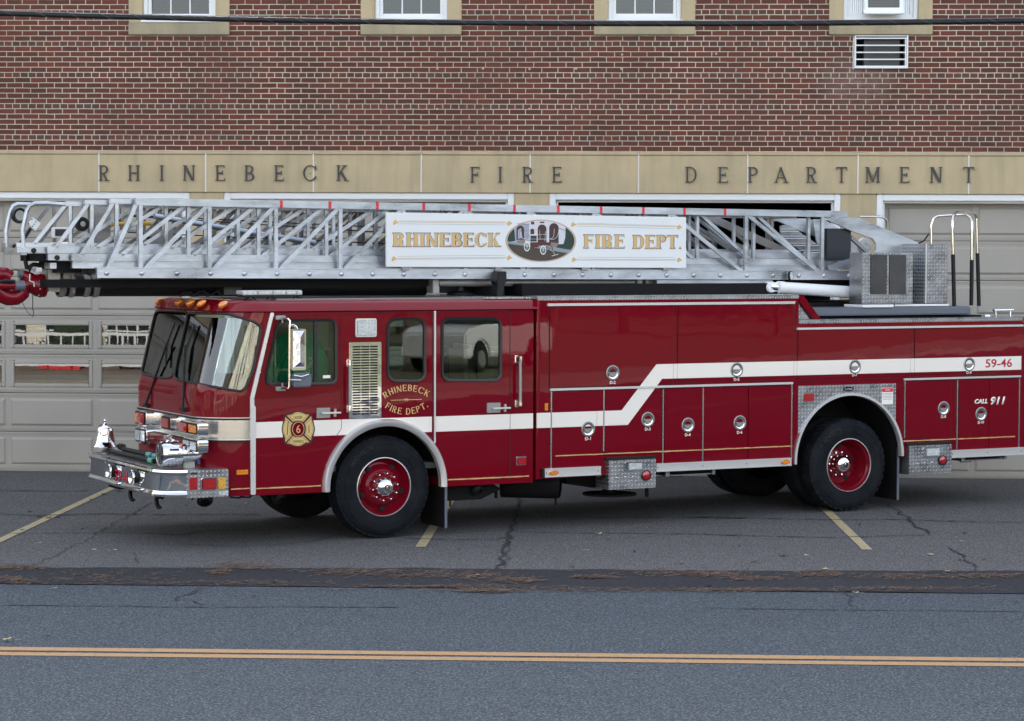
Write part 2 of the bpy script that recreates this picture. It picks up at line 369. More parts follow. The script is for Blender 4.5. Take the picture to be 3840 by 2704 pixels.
M['concrete']=stone('pale_concrete',(.32,.30,.26),(.26,.25,.22),(.18,.17,.15))
def line(name,c,under,th):
    m=mat(name,c,.7); g=G(m); n1=g.noise(14,6,.7); n2=g.noise(70,3,.7)
    g.base(g.mix(g.range(g.math('ADD',g.math('MULTIPLY',n1,.7),g.math('MULTIPLY',n2,.3)),th,th+.08,0,1),c,under)); g.norm(g.bump(n2,.4,.004)); return m
M['yline']=line('worn_pale_yellow_paint',(.36,.305,.18),(.10,.10,.10),.54)
M['cline']=line('orange_yellow_line_paint',(.335,.185,.068),(.11,.11,.11),.54)
M['grass']=mat('lawn',(.07,.08,.035),.9); g=G(M['grass']); g.base(g.mix(g.range(g.noise(3,6,.7),.3,.7,0,1),(.06,.075,.03),(.12,.11,.06)))
M['bark']=mat('bark',(.10,.08,.06),.9); M['leafm']=mat('evergreen_leaf',(.015,.03,.012),.8)
M['cream']=mat('cream_siding',(.60,.56,.47),.7); g=G(M['cream']); wv=g.n('TexWave',bands_direction='Z'); wv.inputs['Scale'].default_value=3.2; g.l(g.co,wv.inputs['Vector']); g.norm(g.bump(wv.outputs['Fac'],.5,.02))
M['roof']=mat('dark_roof_shingle',(.07,.065,.06),.9)
M['carw']=mat('white_car_paint',(.75,.76,.77),.25,0,Coat_Weight=1.0)

# ---------------------------------------------------------------- lettering
def sector(cx,cz,rx,rz,tx,tz,a0,a1,n=12):
    a0,a1=math.radians(a0),math.radians(a1); o=[];i_=[]
    for k in range(n+1):
        a=a0+(a1-a0)*k/n; o.append((cx+rx*math.cos(a),cz+rz*math.sin(a))); i_.append((cx+(rx-tx)*math.cos(a),cz+(rz-tz)*math.sin(a)))
    return o+i_[::-1]
def glyph(c, sw=.15, tw=.06, s=.06, sh=.05):
    P=[]
    R_=lambda x0,x1,z0,z1: P.append([(x0,z0),(x1,z0),(x1,z1),(x0,z1)])
    def stem(x,w_=sw,top=True,bot=True):
        R_(x,x+w_,0,1)
        if bot: P.append([(x-s,0),(x+w_+s,0),(x+w_+s,sh*.6),(x+w_,sh*1.5),(x,sh*1.5),(x-s,sh*.6)])
        if top: P.append([(x-s,1),(x-s,1-sh*.6),(x,1-sh*1.5),(x+w_,1-sh*1.5),(x+w_+s,1-sh*.6),(x+w_+s,1)])
    def diag(x0,z0,x1,z1,w_): P.append([(x0,z0),(x0+w_,z0),(x1+w_,z1),(x1,z1)])
    def bowl(x,z0,z1,rx): 
        mz=(z0+z1)/2; h=(z1-z0)/2; R_(x,x+.14,z1-tw,z1); R_(x,x+.14,z0,z0+tw); P.append(sector(x+.14,mz,rx,h,sw,tw,-90,90))
    def tip(x,z,d): P.append([(x-.07,z),(x,z),(x,z+d*(.19))])
    if c=='I': stem(s); W=sw+2*s
    elif c=='H': stem(s); stem(s+.52); R_(s,s+.52+sw,.47,.47+tw*1.2); W=.52+sw+2*s
    elif c in 'RPB':
        stem(s)
        if c=='B': bowl(s+sw,.5-tw*.3,1,.27); bowl(s+sw,0,.5+tw*.3,.33); W=s+sw+.14+.33
        else:
            bowl(s+sw,.46,1,.3); W=s+sw+.44
            if c=='R': P.append([(s+sw+.08,.48),(s+sw+.08+sw*1.05,.48),(s+sw+.42,0),(s+sw+.42-sw*1.1,0)]); P.append([(s+sw+.2,0),(s+sw+.54,0),(s+sw+.54,sh*.8),(s+sw+.24,sh*1.1)]); W+=.1
    elif c=='D': stem(s); bowl(s+sw,0,1,.42); W=s+sw+.56
    elif c in 'EF':
        stem(s); a=s+sw; L=.42
        R_(a,a+L,1-tw,1); tip(a+L,1,-1); R_(a,a+L*.72,.48,.48+tw*1.1); P.append([(a+L*.62,.38),(a+L*.74,.36),(a+L*.74,.66),(a+L*.62,.64)])
        if c=='E': R_(a,a+L*1.08,0,tw); tip(a+L*1.08,0,1)
        W=a+L*1.08
    elif c=='C': P.append(sector(.47,.5,.47,.51,sw,tw,38,322,26)); P.append([(.80,.70),(.88,.66),(.86,1.0),(.80,.93)]); P.append([(.79,.24),(.88,.33),(.86,.12),(.79,.13)]); W=.90
    elif c=='K':
        stem(s); a=s+sw; P.append([(a,.42),(a,.52),(a+.36,.98),(a+.46,.98)]); P.append([(a+.04,.50),(a+.16,.66),(a+.56,0),(a+.56-sw*1.3,0)])
        P.append([(a+.22,1),(a+.22,1-sh),(a+.54,1-sh),(a+.54,1)]); P.append([(a+.28,0),(a+.66,0),(a+.66,sh*.8),(a+.34,sh)]); W=a+.64
    elif c=='N': stem(s,sw*.7,True,True); stem(s+.58,sw*.7,True,False); P.append([(s-.02,1),(s+.14,1),(s+.58+sw*.7,0),(s+.46,0.04)]); W=.58+sw*.7+2*s
    elif c=='A': P.append([(.06,0),(.06+tw*1.4,0),(.47,1),(.39,1)]); P.append([(.34,1),(.45,1),(.86,0),(.86-sw*1.15,0)]); R_(.2,.66,.3,.3+tw); R_(0,.24,0,sh); R_(.6,.96,0,sh); W=.92
    elif c=='T': stem(.3,sw,False,True); R_(0,.6+sw,1-tw*1.3,1); P.append([(0,1),(.07,1),(0,.76)]); P.append([(.6+sw,1),(.53+sw,1),(.6+sw,.76)]); W=.6+sw
    elif c=='M': stem(s,sw*.6); stem(s+.72,sw); P.append([(s-.02,1),(s+.13,1),(s+.47,.03),(s+.36,.03)]); P.append([(s+.37,.03),(s+.44,.03),(s+.80,1),(s+.70,1)]); W=.72+sw+2*s
    elif c=='.': P.append([(0,0),(.24,0),(.12,.2)]); W=.26
    else: W=.35
    return P,W
def put_glyph(mb,c,x,z,h,y0,y1,wx=1.0,m=0,f=None,**kw):
    P,W=glyph(c,**kw)
    for k,poly in enumerate(P):
        q=[(x+px*h*wx,z+pz*h) for px,pz in poly]
        if f: q=[f(*p) for p in q]
        mb.prism(q,y0-k*.0003,y1,m)
    return W*h*wx
def word(mb,txt,x0,x1,z,h,y0,y1,gap=.16,m=0,f=None,**kw):      # fits a word between x0 and x1
    tot=sum(glyph(c,**kw)[1] for c in txt)+gap*(len(txt)-1); wx=(x1-x0)/(tot*h); x=x0
    for c in txt: x+=put_glyph(mb,c,x,z,h,y0,y1,wx,m,f,**kw)+gap*h*wx
def sans(txt,x,z,y,h,material,parent,name='lettering',width=None,shear=0,off=0,ext=.0008,f=None,align='CENTER'):
    cu=bpy.data.curves.new('t','FONT'); cu.body=txt; cu.size=1; cu.shear=shear; cu.offset=off; cu.align_x=align; cu.resolution_u=3
    o=bpy.data.objects.new('t',cu); COL.objects.link(o)
    dg=bpy.context.evaluated_depsgraph_get(); dg.update(); me=bpy.data.meshes.new_from_object(o.evaluated_get(dg)); bpy.data.objects.remove(o)
    xs=[v.co.x for v in me.vertices]; zs=[v.co.y for v in me.vertices]
    sz=h/(max(zs)-min(zs)); sx=(width/(max(xs)-min(xs))) if width else sz; xm=(max(xs)+min(xs))/2 if align=='CENTER' else min(xs)
    for v in me.vertices:
        px,pz=(v.co.x-xm)*sx,(v.co.y-min(zs))*sz
        if f: px,pz=f(px,pz)
        v.co=(x+px,y,z+pz)
    bm=bmesh.new(); bm.from_mesh(me); r=bmesh.ops.extrude_face_region(bm,geom=bm.faces[:])
    for e in r['geom']:
        if isinstance(e,bmesh.types.BMVert): e.co.y+=ext
    bmesh.ops.recalc_face_normals(bm,faces=bm.faces); bm.to_mesh(me); bm.free()
    me.materials.clear(); me.materials.append(material)
    o=bpy.data.objects.new(name,me); COL.objects.link(o); o.parent=parent; return o

# ---------------------------------------------------------------- ground, road
def sheet(name,poly,z,mt,kind='structure',parent=None):
    mb=MB(); mb.add([(x,y,z) for x,y in poly],[list(range(len(poly)))]); o=mb.build(name,mt,parent)
    me=o.data
    if me.polygons[0].normal.z<0: me.flip_normals()
    return tag(o,kind=kind)
sheet('ground',[(-400,-400),(400,-400),(400,400),(-400,400)],-.012,M['grass'])
Y_ROAD=-10.72; Y_FAR=-19.2; Y_GUT=-9.55
sheet('apron',[(-60,Y_ROAD+.3),(60,Y_ROAD+.3),(60,.25),(-60,.25)],0,M['apron'])
sheet('road',[(-200,Y_FAR),(200,Y_FAR),(200,Y_ROAD),(-200,Y_ROAD)],.004,M['road'])
def wavy(y,x0,x1,amp,sc,step=.12,seed=0):
    rnd=random.Random(seed); P=[]; x=x0; off=0
    while x<x1:
        off=off*.85+rnd.uniform(-amp,amp); P.append((x,y(x)+off)); x+=step*rnd.uniform(.6,1.4)
    return P
lo=lambda x: Y_ROAD+.02; hi=lambda x: -9.62+.045*(x+5.7)
top=wavy(hi,-14,14,.034,1,seed=3); bot=wavy(lo,-14,14,.010,1,seed=5)
sheet('gutter_strip',bot+top[::-1],.008,M['gutter'])
far=[(-60,Y_FAR),(60,Y_FAR)]
mb=MB(); mb.box(-200,200,Y_FAR-.15,Y_FAR,-.01,.13); tag(mb.build('kerb',M['concrete']),kind='structure')
sheet('pavement',[(-200,Y_FAR-2),(200,Y_FAR-2),(200,Y_FAR-.15),(-200,Y_FAR-.15)],.13,M['concrete'])
# the two orange-yellow centre lines
for v0,v1 in ((362,382),(392,411)):
    ya=(GD('R6',300,v0)[1]+GD('R6',2296,v0+6)[1])/2; yb=(GD('R6',300,v1)[1]+GD('R6',2296,v1+6)[1])/2
    sheet('centre_line',[(-80,yb),(80,yb),(80,ya),(-80,ya)],.008,M['cline'])
# parking bay lines
def gline(pts,wd,mt,name,z,kind='structure'):
    L=[];R_=[]
    for i,p in enumerate(pts):
        a=Vector(pts[max(i-1,0)]); b=Vector(pts[min(i+1,len(pts)-1)]); d=(b-a).normalized(); n_=Vector((-d.y,d.x))
        ww=wd[i] if isinstance(wd,list) else wd
        L.append(tuple(Vector(p)+n_*ww/2)); R_.append(tuple(Vector(p)-n_*ww/2))
    return L+R_[::-1]
for (k,x0,y0,x1,y1) in (('R3',705,208,-160,612),('R4',505,80,290,414),('R5',945,418,1208,672)):
    a=Vector(GD(k,x0,y0)); b=Vector(GD(k,x1,y1)); d=(b-a).normalized()
    if k!='R3': a=a-d*6
    else: a=a-d*2.8
    sheet('parking_line',gline([tuple(a),tuple(b)],.105,None,'',0),.006,M['yline'])
# cracks
def crack(mb,pts,wd,seed,z=.009,jit=.05,step=.07):
    rnd=random.Random(seed); Q=[]
    for (a,b) in zip(pts[:-1],pts[1:]):
        a=Vector(a); b=Vector(b); n_=max(2,int((b-a).length/step)); d=(b-a).normalized(); pr=Vector((-d.y,d.x)); o=0
        for i in range(n_):
            o=o*.7+rnd.uniform(-jit,jit)*.6; Q.append(a+(b-a)*(i/n_)+pr*o*min(1,4*min(i/n_,1-i/n_)+.2))
    Q.append(Vector(pts[-1])); dd=Vector(pts[-1])-Vector(pts[0]); hz=abs(dd.normalized().x); wd*=1+2.6*hz**4; w_=[wd*rnd.uniform(.25,1.3) for _ in Q]; w_[0]=w_[-1]=.002
    L=gline([tuple(q) for q in Q],w_,None,'',0); n_=len(Q)
    mb.add([(x,y,z) for x,y in L],[[i,i+1,2*n_-2-i,2*n_-1-i] for i in range(n_-1)])
mb=MB(); g_=lambda k,*xy:[GD(k,xy[i],xy[i+1]) for i in range(0,len(xy),2)]
crack(mb,g_('R3',930,305,860,345,780,400,690,445,600,490,520,540,440,575,330,640,200,695),.016,1)
crack(mb,g_('R3',600,490,850,492,1100,505,1300,480,1600,470),.012,2,jit=.03)
crack(mb,g_('R3',-40,375,300,385,600,375,1000,380,1600,378),.012,3,jit=.02)
crack(mb,g_('R3',-40,228,300,235,560,232),.012,4,jit=.02)
crack(mb,g_('R3',-40,500,300,495,600,490),.008,41,jit=.02)
crack(mb,g_('R3',820,612,828,655,850,685),.012,5,jit=.02)
crack(mb,g_('R3',1080,560,1400,575,1750,565,1900,550,2080,505,2300,480),.011,6,jit=.02)
crack(mb,g_('R3',1250,830,1180,870,1080,910,1140,905,1200,915,1270,940),.014,7,z=.009)
crack(mb,g_('R4',905,60,910,130,880,190,862,260,850,320,848,360,815,400,808,470,795,510,772,555),.034,8,jit=.05)
crack(mb,g_('R4',840,380,825,460,800,500,815,545),.014,81,jit=.05)
crack(mb,g_('R4',150,360,500,370,760,365,850,350),.010,9,jit=.02)
crack(mb,g_('R4',870,322,1200,328,1700,332,2300,342),.010,10,jit=.02)
crack(mb,g_('R4',900,225,1300,235,1800,232,2300,238),.013,101,jit=.03)
crack(mb,g_('R5',0,445,500,455,900,463,1450,462,1700,472,2300,485),.013,11,jit=.02)
crack(mb,g_('R5',0,565,500,578,1000,588,1300,578,1620,570),.010,12,jit=.02)
crack(mb,g_('R5',1330,340,1420,395,1490,465,1560,520,1640,565),.030,13,jit=.05)
crack(mb,g_('R5',1560,520,1640,550,1730,558),.012,14,jit=.03)
crack(mb,g_('R5',1770,655,1840,700,1900,755,1960,800,1975,830),.026,15,jit=.05)
crack(mb,g_('R5',1040,965,1100,1000,1090,1030,1125,1070),.020,16,jit=.06)
crack(mb,g_('R6',1150,10,1080,50,1005,85),.014,17,jit=.06)
crack(mb,g_('R6',1110,88,1130,100,1190,108),.012,18,jit=.04)
crack(mb,g_('R6',0,112,700,115,1050,122,2300,122),.009,19,jit=.02)
crack(mb,g_('R5',0,1080,900,1092,2296,1105),.007,191,jit=.02)
tag(mb.build('asphalt_cracks',M['crack']),kind='structure')
# pine needles and leaf crumbs drifted in the gutter
mb=MB(); rnd=random.Random(11)
CL=[('R3',600,770,330,40),('R3',100,710,150,14),('R3',60,790,160,16),('R3',1500,700,190,24),('R3',2150,735,200,20),('R3',1400,805,420,14),('R3',1350,740,60,10),
    ('R4',250,585,330,30),('R4',620,600,220,24),('R4',900,625,120,14),('R4',1150,680,1100,10),('R4',400,665,500,8),('R4',1360,605,100,8),('R4',1850,580,420,20),('R4',1650,690,900,8),
    ('R5',90,850,180,14),('R5',400,880,150,12),('R5',880,850,160,18),('R5',500,958,480,12),('R5',1500,865,300,16),('R5',2050,860,350,14),('R5',1500,950,400,10),('R4',700,690,160,9)]
for i in range(6000):
    k,cx,cy,rx,ry=CL[min(len(CL)-1,int(rnd.random()*len(CL)))]
    x,y=GD(k,cx+rnd.gauss(0,rx*.65),cy+rnd.gauss(0,ry*.6))
    a=rnd.gauss(0,.7); l=rnd.uniform(.012,.045); t_=rnd.uniform(.0018,.005); z=.010+rnd.uniform(0,.012); dz=rnd.uniform(-.006,.012)
    dx,dy=math.cos(a)*l,math.sin(a)*l; px,py=-math.sin(a)*t_,math.cos(a)*t_
    mb.add([(x-dx-px,y-dy-py,z),(x+dx-px,y+dy-py,z+dz),(x+dx+px,y+dy+py,z+dz+.002),(x-dx+px,y-dy+py,z)],[(0,1,2,3)],0 if rnd.random()<.7 else 1)
NB=mat('brown_needle',(.060,.034,.024),.9); NT=mat('tan_needle',(.15,.10,.065),.9)
tag(mb.build('leaf_litter',[NB,NT]),'brown pine needles and leaf crumbs drifted along the gutter strip','leaf litter',kind='stuff')
# single leaves
def leaf(x,y,z0,s,a,c,curl):
    rnd=random.Random(int(x*100+y*37)); P=[]
    for i in range(10):
        q=2*PI*i/10; r=s*(1 if i%2==0 else .45)*rnd.uniform(.75,1.15); P.append((r*math.cos(q),r*.75*math.sin(q)))
    mb=MB(); vs=[(0,0,.006)]+[(px,py,.003+abs(px)*curl*rnd.uniform(.5,1.3)+rnd.uniform(0,.012)) for px,py in P]
    vs2=[(x_,y_,z_+.0012) for x_,y_,z_ in vs]; n_=11
    F=[(0,1+i,1+(i+1)%10) for i in range(10)]+[(n_,n_+1+(i+1)%10,n_+1+i) for i in range(10)]+[(1+i,1+(i+1)%10,n_+1+(i+1)%10,n_+1+i) for i in range(10)]
    mb.add(vs+vs2,F); mb.tube([(-s,0,.004),(-s*1.8,s*.2,.008)],.0012,5)
    o=mb.build('fallen_leaf',c); o.location=(x,y,z0); o.rotation_euler=(0,0,a); return o
LB=mat('dry_brown_leaf',(.085,.045,.030),.8); LT=mat('pale_tan_leaf',(.42,.34,.22),.8); LR=mat('dark_red_leaf',(.10,.022,.028),.8); LK=mat('dark_wet_leaf',(.022,.020,.022),.8)
LV=[('R3',185,365,.075,'b','curled brown leaf alone on the apron left of the parking line'),
 ('R3',240,395,.09,'b',None),('R3',300,402,.09,'b',None),('R3',365,400,.05,'k',None),('R3',140,475,.05,'b',None),('R3',560,288,.05,'b',None),('R3',640,255,.08,'k',None),('R3',735,238,.08,'k',None),
 ('R3',243,556,.05,'t',None),('R3',580,597,.06,'t',None),('R3',705,600,.06,'t',None),('R3',507,470,.04,'k',None),('R3',1145,325,.045,'k',None),('R3',1560,890,.05,'r',None),('R3',337,840,.05,'t',None),('R3',1510,313,.045,'t',None),
 ('R6',40,318,.10,'t','large pale leaf on the road at the left edge above the yellow lines'),
 ('R6',272,298,.06,'r','dark red upright leaf on the road just above the yellow lines'),
 ('R4',1390,337,.075,'t','pale tan leaf on the apron below the middle of the truck'),('R4',1440,370,.06,'b',None),('R4',1315,438,.05,'t',None),('R4',1260,612,.04,'r',None),('R4',640,596,.06,'t',None),
 ('R4',1670,62,.06,'t',None),('R4',532,430,.03,'k',None),('R4',2065,660,.04,'k',None),('R4',1605,445,.04,'k',None),('R4',1900,520,.05,'k',None),('R4',1225,540,.05,'b',None),
 ('R5',418,760,.08,'b','brown leaf with upturned stem lying above the gutter strip'),('R5',620,715,.10,'b',None),('R5',785,714,.05,'t',None),('R5',905,810,.085,'t','pale folded leaf near the gutter strip under the rear wheel'),
 ('R5',1150,500,.05,'k',None),('R5',1650,708,.08,'t','pale curled leaf on the apron right of the short parking line'),('R5',1885,560,.06,'k',None),('R5',1860,615,.05,'t',None),('R5',2020,742,.08,'b',None),('R5',1850,748,.045,'k',None),('R5',1765,833,.08,'t',None),
 ('R5',2010,922,.05,'b',None),('R5',380,816,.05,'b',None),('R5',320,648,.03,'k',None),('R5',108,932,.05,'k',None),('R5',2240,1047,.05,'k',None),('R5',1130,980,.06,'t',None)]
nm={'b':('small brown dry leaf',LB),'t':('small pale tan leaf',LT),'k':('tiny dark leaf scrap',LK),'r':('tiny dark red leaf',LR)}
LM=[(340,'left of the bumper'),(960,'in front of the bumper'),(1350,'before the front wheel'),(1800,'just behind the front wheel'),(2500,'below the middle of the truck'),(3050,'ahead of the rear wheel'),(3450,'below the rear wheel'),(9999,'behind the rear wheel')]
DONE={}
for k,x,y,s,c,lb in LV:
    gx,gy=GD(k,x,y); z0=.009 if gy<Y_GUT+.3 else .001; px=CR[k][0]+x/CR[k][2]
    o=leaf(gx,gy,z0,s*.62,random.uniform(0,6),nm[c][1],.35 if lb else .2)
    row='on the road' if gy<Y_ROAD else 'in the dark gutter strip' if gy<-9.4 else 'on the apron near the gutter' if gy<-8.3 else 'on the apron'
    DONE.setdefault((nm[c][0],row,[q for v,q in LM if px<v][0]),[]).append((px,o,lb))
for (w_,row,pl),L in DONE.items():
    L.sort(key=lambda q:q[0]); n_=len(L)
    for i,(px,o,lb) in enumerate(L):
        sfx='' if n_==1 else (', leftmost' if i==0 else ', rightmost' if i==n_-1 else ', the one between' if n_==3 else ', number %d from the left'%(i+1))
        tag(o,lb or '%s %s %s%s'%(w_,row,pl,sfx),'leaf','fallen leaves scattered on the asphalt')

# ---------------------------------------------------------------- fire station
station=thing('fire_station','brick fire station with tan stone lintel, four garage bays and white framed windows','fire station',(0,0,0))
st_=station
z_bt=FC('K1',1000,930)[1]; z_bb=3.735
XL,XR,ZT=-26,30,9.4
# upper windows: stone surround outer edges
WIN=[(289,515),(809,1035),(1332,1559),(1859,2091)]
def dx(px,y=20,Y=0): return FC('n',px*1.6725,y*1.6725,Y)[0]
wins=[]
for a,b in WIN:
    x0,x1=dx(a),dx(b); wins.append((x0,x1))
pitch_w=wins[1][0]-wins[0][0]; ww=wins[0][1]-wins[0][0]
extra=[(wins[0][0]-pitch_w,wins[0][0]-pitch_w+ww),(wins[0][0]-2*pitch_w,wins[0][0]-2*pitch_w+ww),(wins[3][0]+pitch_w,wins[3][0]+pitch_w+ww),(wins[3][0]+2*pitch_w,wins[3][0]+2*pitch_w+ww)]
z_so=FC('K1',1000,215)[1]; z_wt=z_so+2.35
acx0,acz0=FC('AC',375,1540); acx1,acz1=FC('AC',1590,800)
allw=sorted(wins+extra)
mb=MB(); TH_=.3
def bw(x0,x1,z0,z1): mb.box(x0,x1,0,TH_,z0,z1)
segs=[]; x=XL
# band of wall between stone band and sills, with the air-conditioner opening
bw(XL,acx0,z_bt,z_so); bw(acx1,XR,z_bt,z_so); bw(acx0,acx1,z_bt,acz0); 
if acz1<z_so-.003: bw(acx0,acx1,acz1,z_so)
for x0,x1 in allw: bw(x,x0,z_so,z_wt); x=x1
bw(x,XR,z_so,z_wt); bw(XL,XR,z_wt,ZT)
mb.build('brick_wall',M['brick'],st_)
mb=MB(); mb.box(XL,XR,-.12,TH_,ZT,ZT+.35); mb.box(XL,XR,TH_,12,ZT-.1,ZT+.1); mb.build('roof',M['stone'],st_,bevel=.02)
mb=MB(); mb.box(XL,XL+.3,TH_,12,0,ZT-.1); mb.box(XR-.3,XR,TH_,12,0,ZT-.1); mb.box(XL+.3,XR-.3,11.7,12,0,ZT-.1); mb.build('side_wall',M['brick'],st_)
mb=MB(); mb.box(XL+.3,XR-.3,TH_,11.7,4.2,4.4); mb.build('floor_slab',M['room'],st_)
# stone band, split at its white joints
JX=[FC('K1',612,1050)[0],FC('K1',1268,1050)[0],FC('K1',1930,1050)[0],FC('K8',460,1050)[0],FC('K8',1129,1050)[0],FC('K8',1795,1050)[0],dx(1676,390),dx(1923,390),dx(2171,390)]
a=(JX[-1]-JX[0])/8; JX=[JX[0]-a*i for i in range(14,0,-1)]+JX+[JX[-1]+a*i for i in range(1,17)]
JX=[j for j in JX if XL<j<XR]; mb=MB(); x=XL; cap=MB(); jt=MB()
for j in JX+[XR]:
    mb.box(x+.004,j-.004,-.035,TH_,z_bb,z_bt-.045); cap.box(x+.004,j-.004,-.05,TH_,z_bt-.042,z_bt)
    if j<XR: MB().box(j-.009,j+.009,-.042,-.02,z_bb+.002,z_bt-.004).build('joint_caulk',M['caulk'],st_)
    x=j
mb.build('stone_band',M['stone'],st_,bevel=.006); cap.build('band_moulding',M['stone'],st_,bevel=.008)
# letters on the band
LT_=[('K1',c,x,1062) for c,x in (('R',640),('H',824),('I',995),('N',1163),('E',1354),('B',1533),('E',1716),('C',1906),('K',2107))]
LT_+=[('K8',c,x,1072) for c,x in (('F',790),('I',945),('R',1114),('E',1293),('D',2117))]
LT_+=[('dd',c,x,392) for c,x in (('E',1621),('P',1688),('A',1752),('R',1820),('T',1887),('M',1957),('E',2028),('N',2099),('T',2172))]
CR['dd']=(0,0,1/1.6725)
for k,c,x,y in LT_:
    mb=MB(); X,Z=FC(k,x,y,-.05); h=.204
    P,W=glyph(c,sw=.112,tw=.055,s=.08,sh=.045); wx=.96; zb=FC(k,x,y,-.05)[1]-h/2
    if k!='dd': zb-=.004
    put_glyph(mb,c,X-W*h*wx/2,zb,h,-.064,-.046,wx,sw=.112,tw=.055,s=.08,sh=.045)
    mb.box(X-.006,X+.006,-.047,-.03,zb+.09,zb+.1)
    mb.build('letter',M['bronze'],st_)
# white bolts left on the brick
for k,x,y in [('K8',x,y) for x,y in ((558,424),(838,424),(1125,426),(1411,425),(1689,424),(557,672),(837,672),(1122,672),(1408,672),(1685,673),(1694,337),(2272,331))]:
    X,Z=FC(k,x,y); mb=MB(); mb.lathe([(0,-.016),(.010,-.014),(.016,-.006),(.017,0)],(X,0,Z),(0,1,0),12); mb.build('wall_bolt',M['stone'],st_,smooth=40)
# piers and openings
BAYS=[(dx(6,700)-.0-.0,None),]
b2l=FC('n',841,1000)[0]; b2r=FC('n',1927,1000)[0]; b3l=FC('n',2059,1000)[0]; b3r=FC('n',3150,1000)[0]; b1r=FC('n',712,1000)[0]; b4l=FC('n',3284,1000)[0]
bw_=((b2r-b2l)+(b3r-b3l))/2; pt=bw_+((b3l-b2r)+(b4l-b3r))/2
bays=[(b1r-bw_,b1r),(b2l,b2r),(b3l,b3r),(b4l,b4l+bw_)]
bays=[(bays[0][0]-pt,bays[0][1]-pt)]+bays+[(bays[-1][0]+pt,bays[-1][1]+pt)]
mb=MB(); x=XL
for a_,b_b in bays+[(XR,XR)]:
    if a_>x: MB().box(x,a_,-.012,TH_,0,z_bb-.003).build('stone_pier',M['stone'],st_,bevel=.008)
    x=b_b
zo=z_bb-.003
def bay_frame(x0,x1):
    mb=MB(); w_=.085
    mb.box(x0,x0+w_,-.004,TH_+.0,0,zo); mb.box(x1-w_,x1,-.004,TH_,0,zo); mb.box(x0+w_,x1-w_,-.004,TH_,zo-w_,zo)
    mb.box(x0+w_,x0+w_+.03,.06,.12,0,zo-w_-.03); mb.box(x1-w_-.03,x1-w_,.06,.12,0,zo-w_-.03); mb.box(x0+w_,x1-w_,.06,.12,zo-w_-.03,zo-w_)
    mb.build('bay_frame',M['frame'],st_,bevel=.008); return x0+w_,x1-w_,zo-w_
DY=.25; NS=7
def garage_door(x0,x1,zt):
    root=bpy.data.objects.new('garage_door',None); COL.objects.link(root); root.parent=st_
    hs=zt/NS; body=MB(); cw=(x1-x0-.10)/3
    for s in range(NS):
        z0=s*hs+.004; z1=(s+1)*hs-.004; win=s in (2,3)
        cells=[(x0+.05+cw*i+.035,x0+.05+cw*(i+1)-.035) for i in range(3)]; za,zc=z0+.075,z1-.075
        if win:
            body.box(x0,x1,DY,DY+.045,z0,za); body.box(x0,x1,DY,DY+.045,zc,z1); xs=[x0]+[v for c in cells for v in c]+[x1]
            for i in range(0,len(xs),2): body.box(xs[i],xs[i+1],DY,DY+.045,za,zc)
        else: body.box(x0,x1,DY,DY+.045,z0,z1)
        for zr in (z0+.018,z0+.036,z1-.036,z1-.018): body.box(x0,x1,DY-.006,DY+.001,zr-.004,zr+.004)
        for a_,c_ in cells:
            if not win:
                e=.028; fr=[(a_,za),(c_,za),(c_,zc),(a_,zc)]; ins=[(a_+e,za+e),(c_-e,za+e),(c_-e,zc-e),(a_+e,zc-e)]
                vs=[(x,DY-.001,z) for x,z in fr]+[(x,DY-.020,z) for x,z in ins]; body.add(vs,[(4,5,6,7),(0,1,5,4),(1,2,6,5),(2,3,7,6),(3,0,4,7)])
            else:
                f=MB(); e=.05
                for (p,q,r,t) in ((a_,a_+e,za,zc),(c_-e,c_,za,zc),(a_+e,c_-e,za,za+e),(a_+e,c_-e,zc-e,zc)): f.box(p,q,DY-.016,DY+.03,r,t)
                f.build('window_frame',M['door'],root,bevel=.010)
                pn=MB(); pn.box(a_+e-.004,c_-e+.004,DY+.012,DY+.018,za+e-.004,zc-e+.004); pn.build('window_pane',M['gglass'],root)
    body.build('door_panel',M['door'],root)
    sl=MB(); sl.box(x0,x1,DY+.005,DY+.04,.0,.012); sl.build('bottom_seal',M['black'],root)
for i,(a_,c_) in enumerate(bays):
    x0,x1,zt=bay_frame(a_,c_)
    if i!=3: garage_door(x0+.004,x1-.004,zt)
# interior behind the doors, and the one open bay
mb=MB(); mb.box(XL+.3,XR-.3,9,9.1,0,4.2); 
for a_,c_ in bays[1:]: mb.box(a_-.35,a_-.2,.5,9,0,4.2)
mb.build('room_wall',M['room'],st_)
sheet('station_floor',[(XL+.3,.3),(XR-.3,.3),(XR-.3,9),(XL+.3,9)],.002,mat('dark_room_floor',(.05,.05,.05),.6))
sheet('door_sill',[(XL,.02),(XR,.02),(XR,.30),(XL,.30)],.006,M['concrete'])
mb=MB(); mb.box(XL,XR,.0,.02,0,.02)
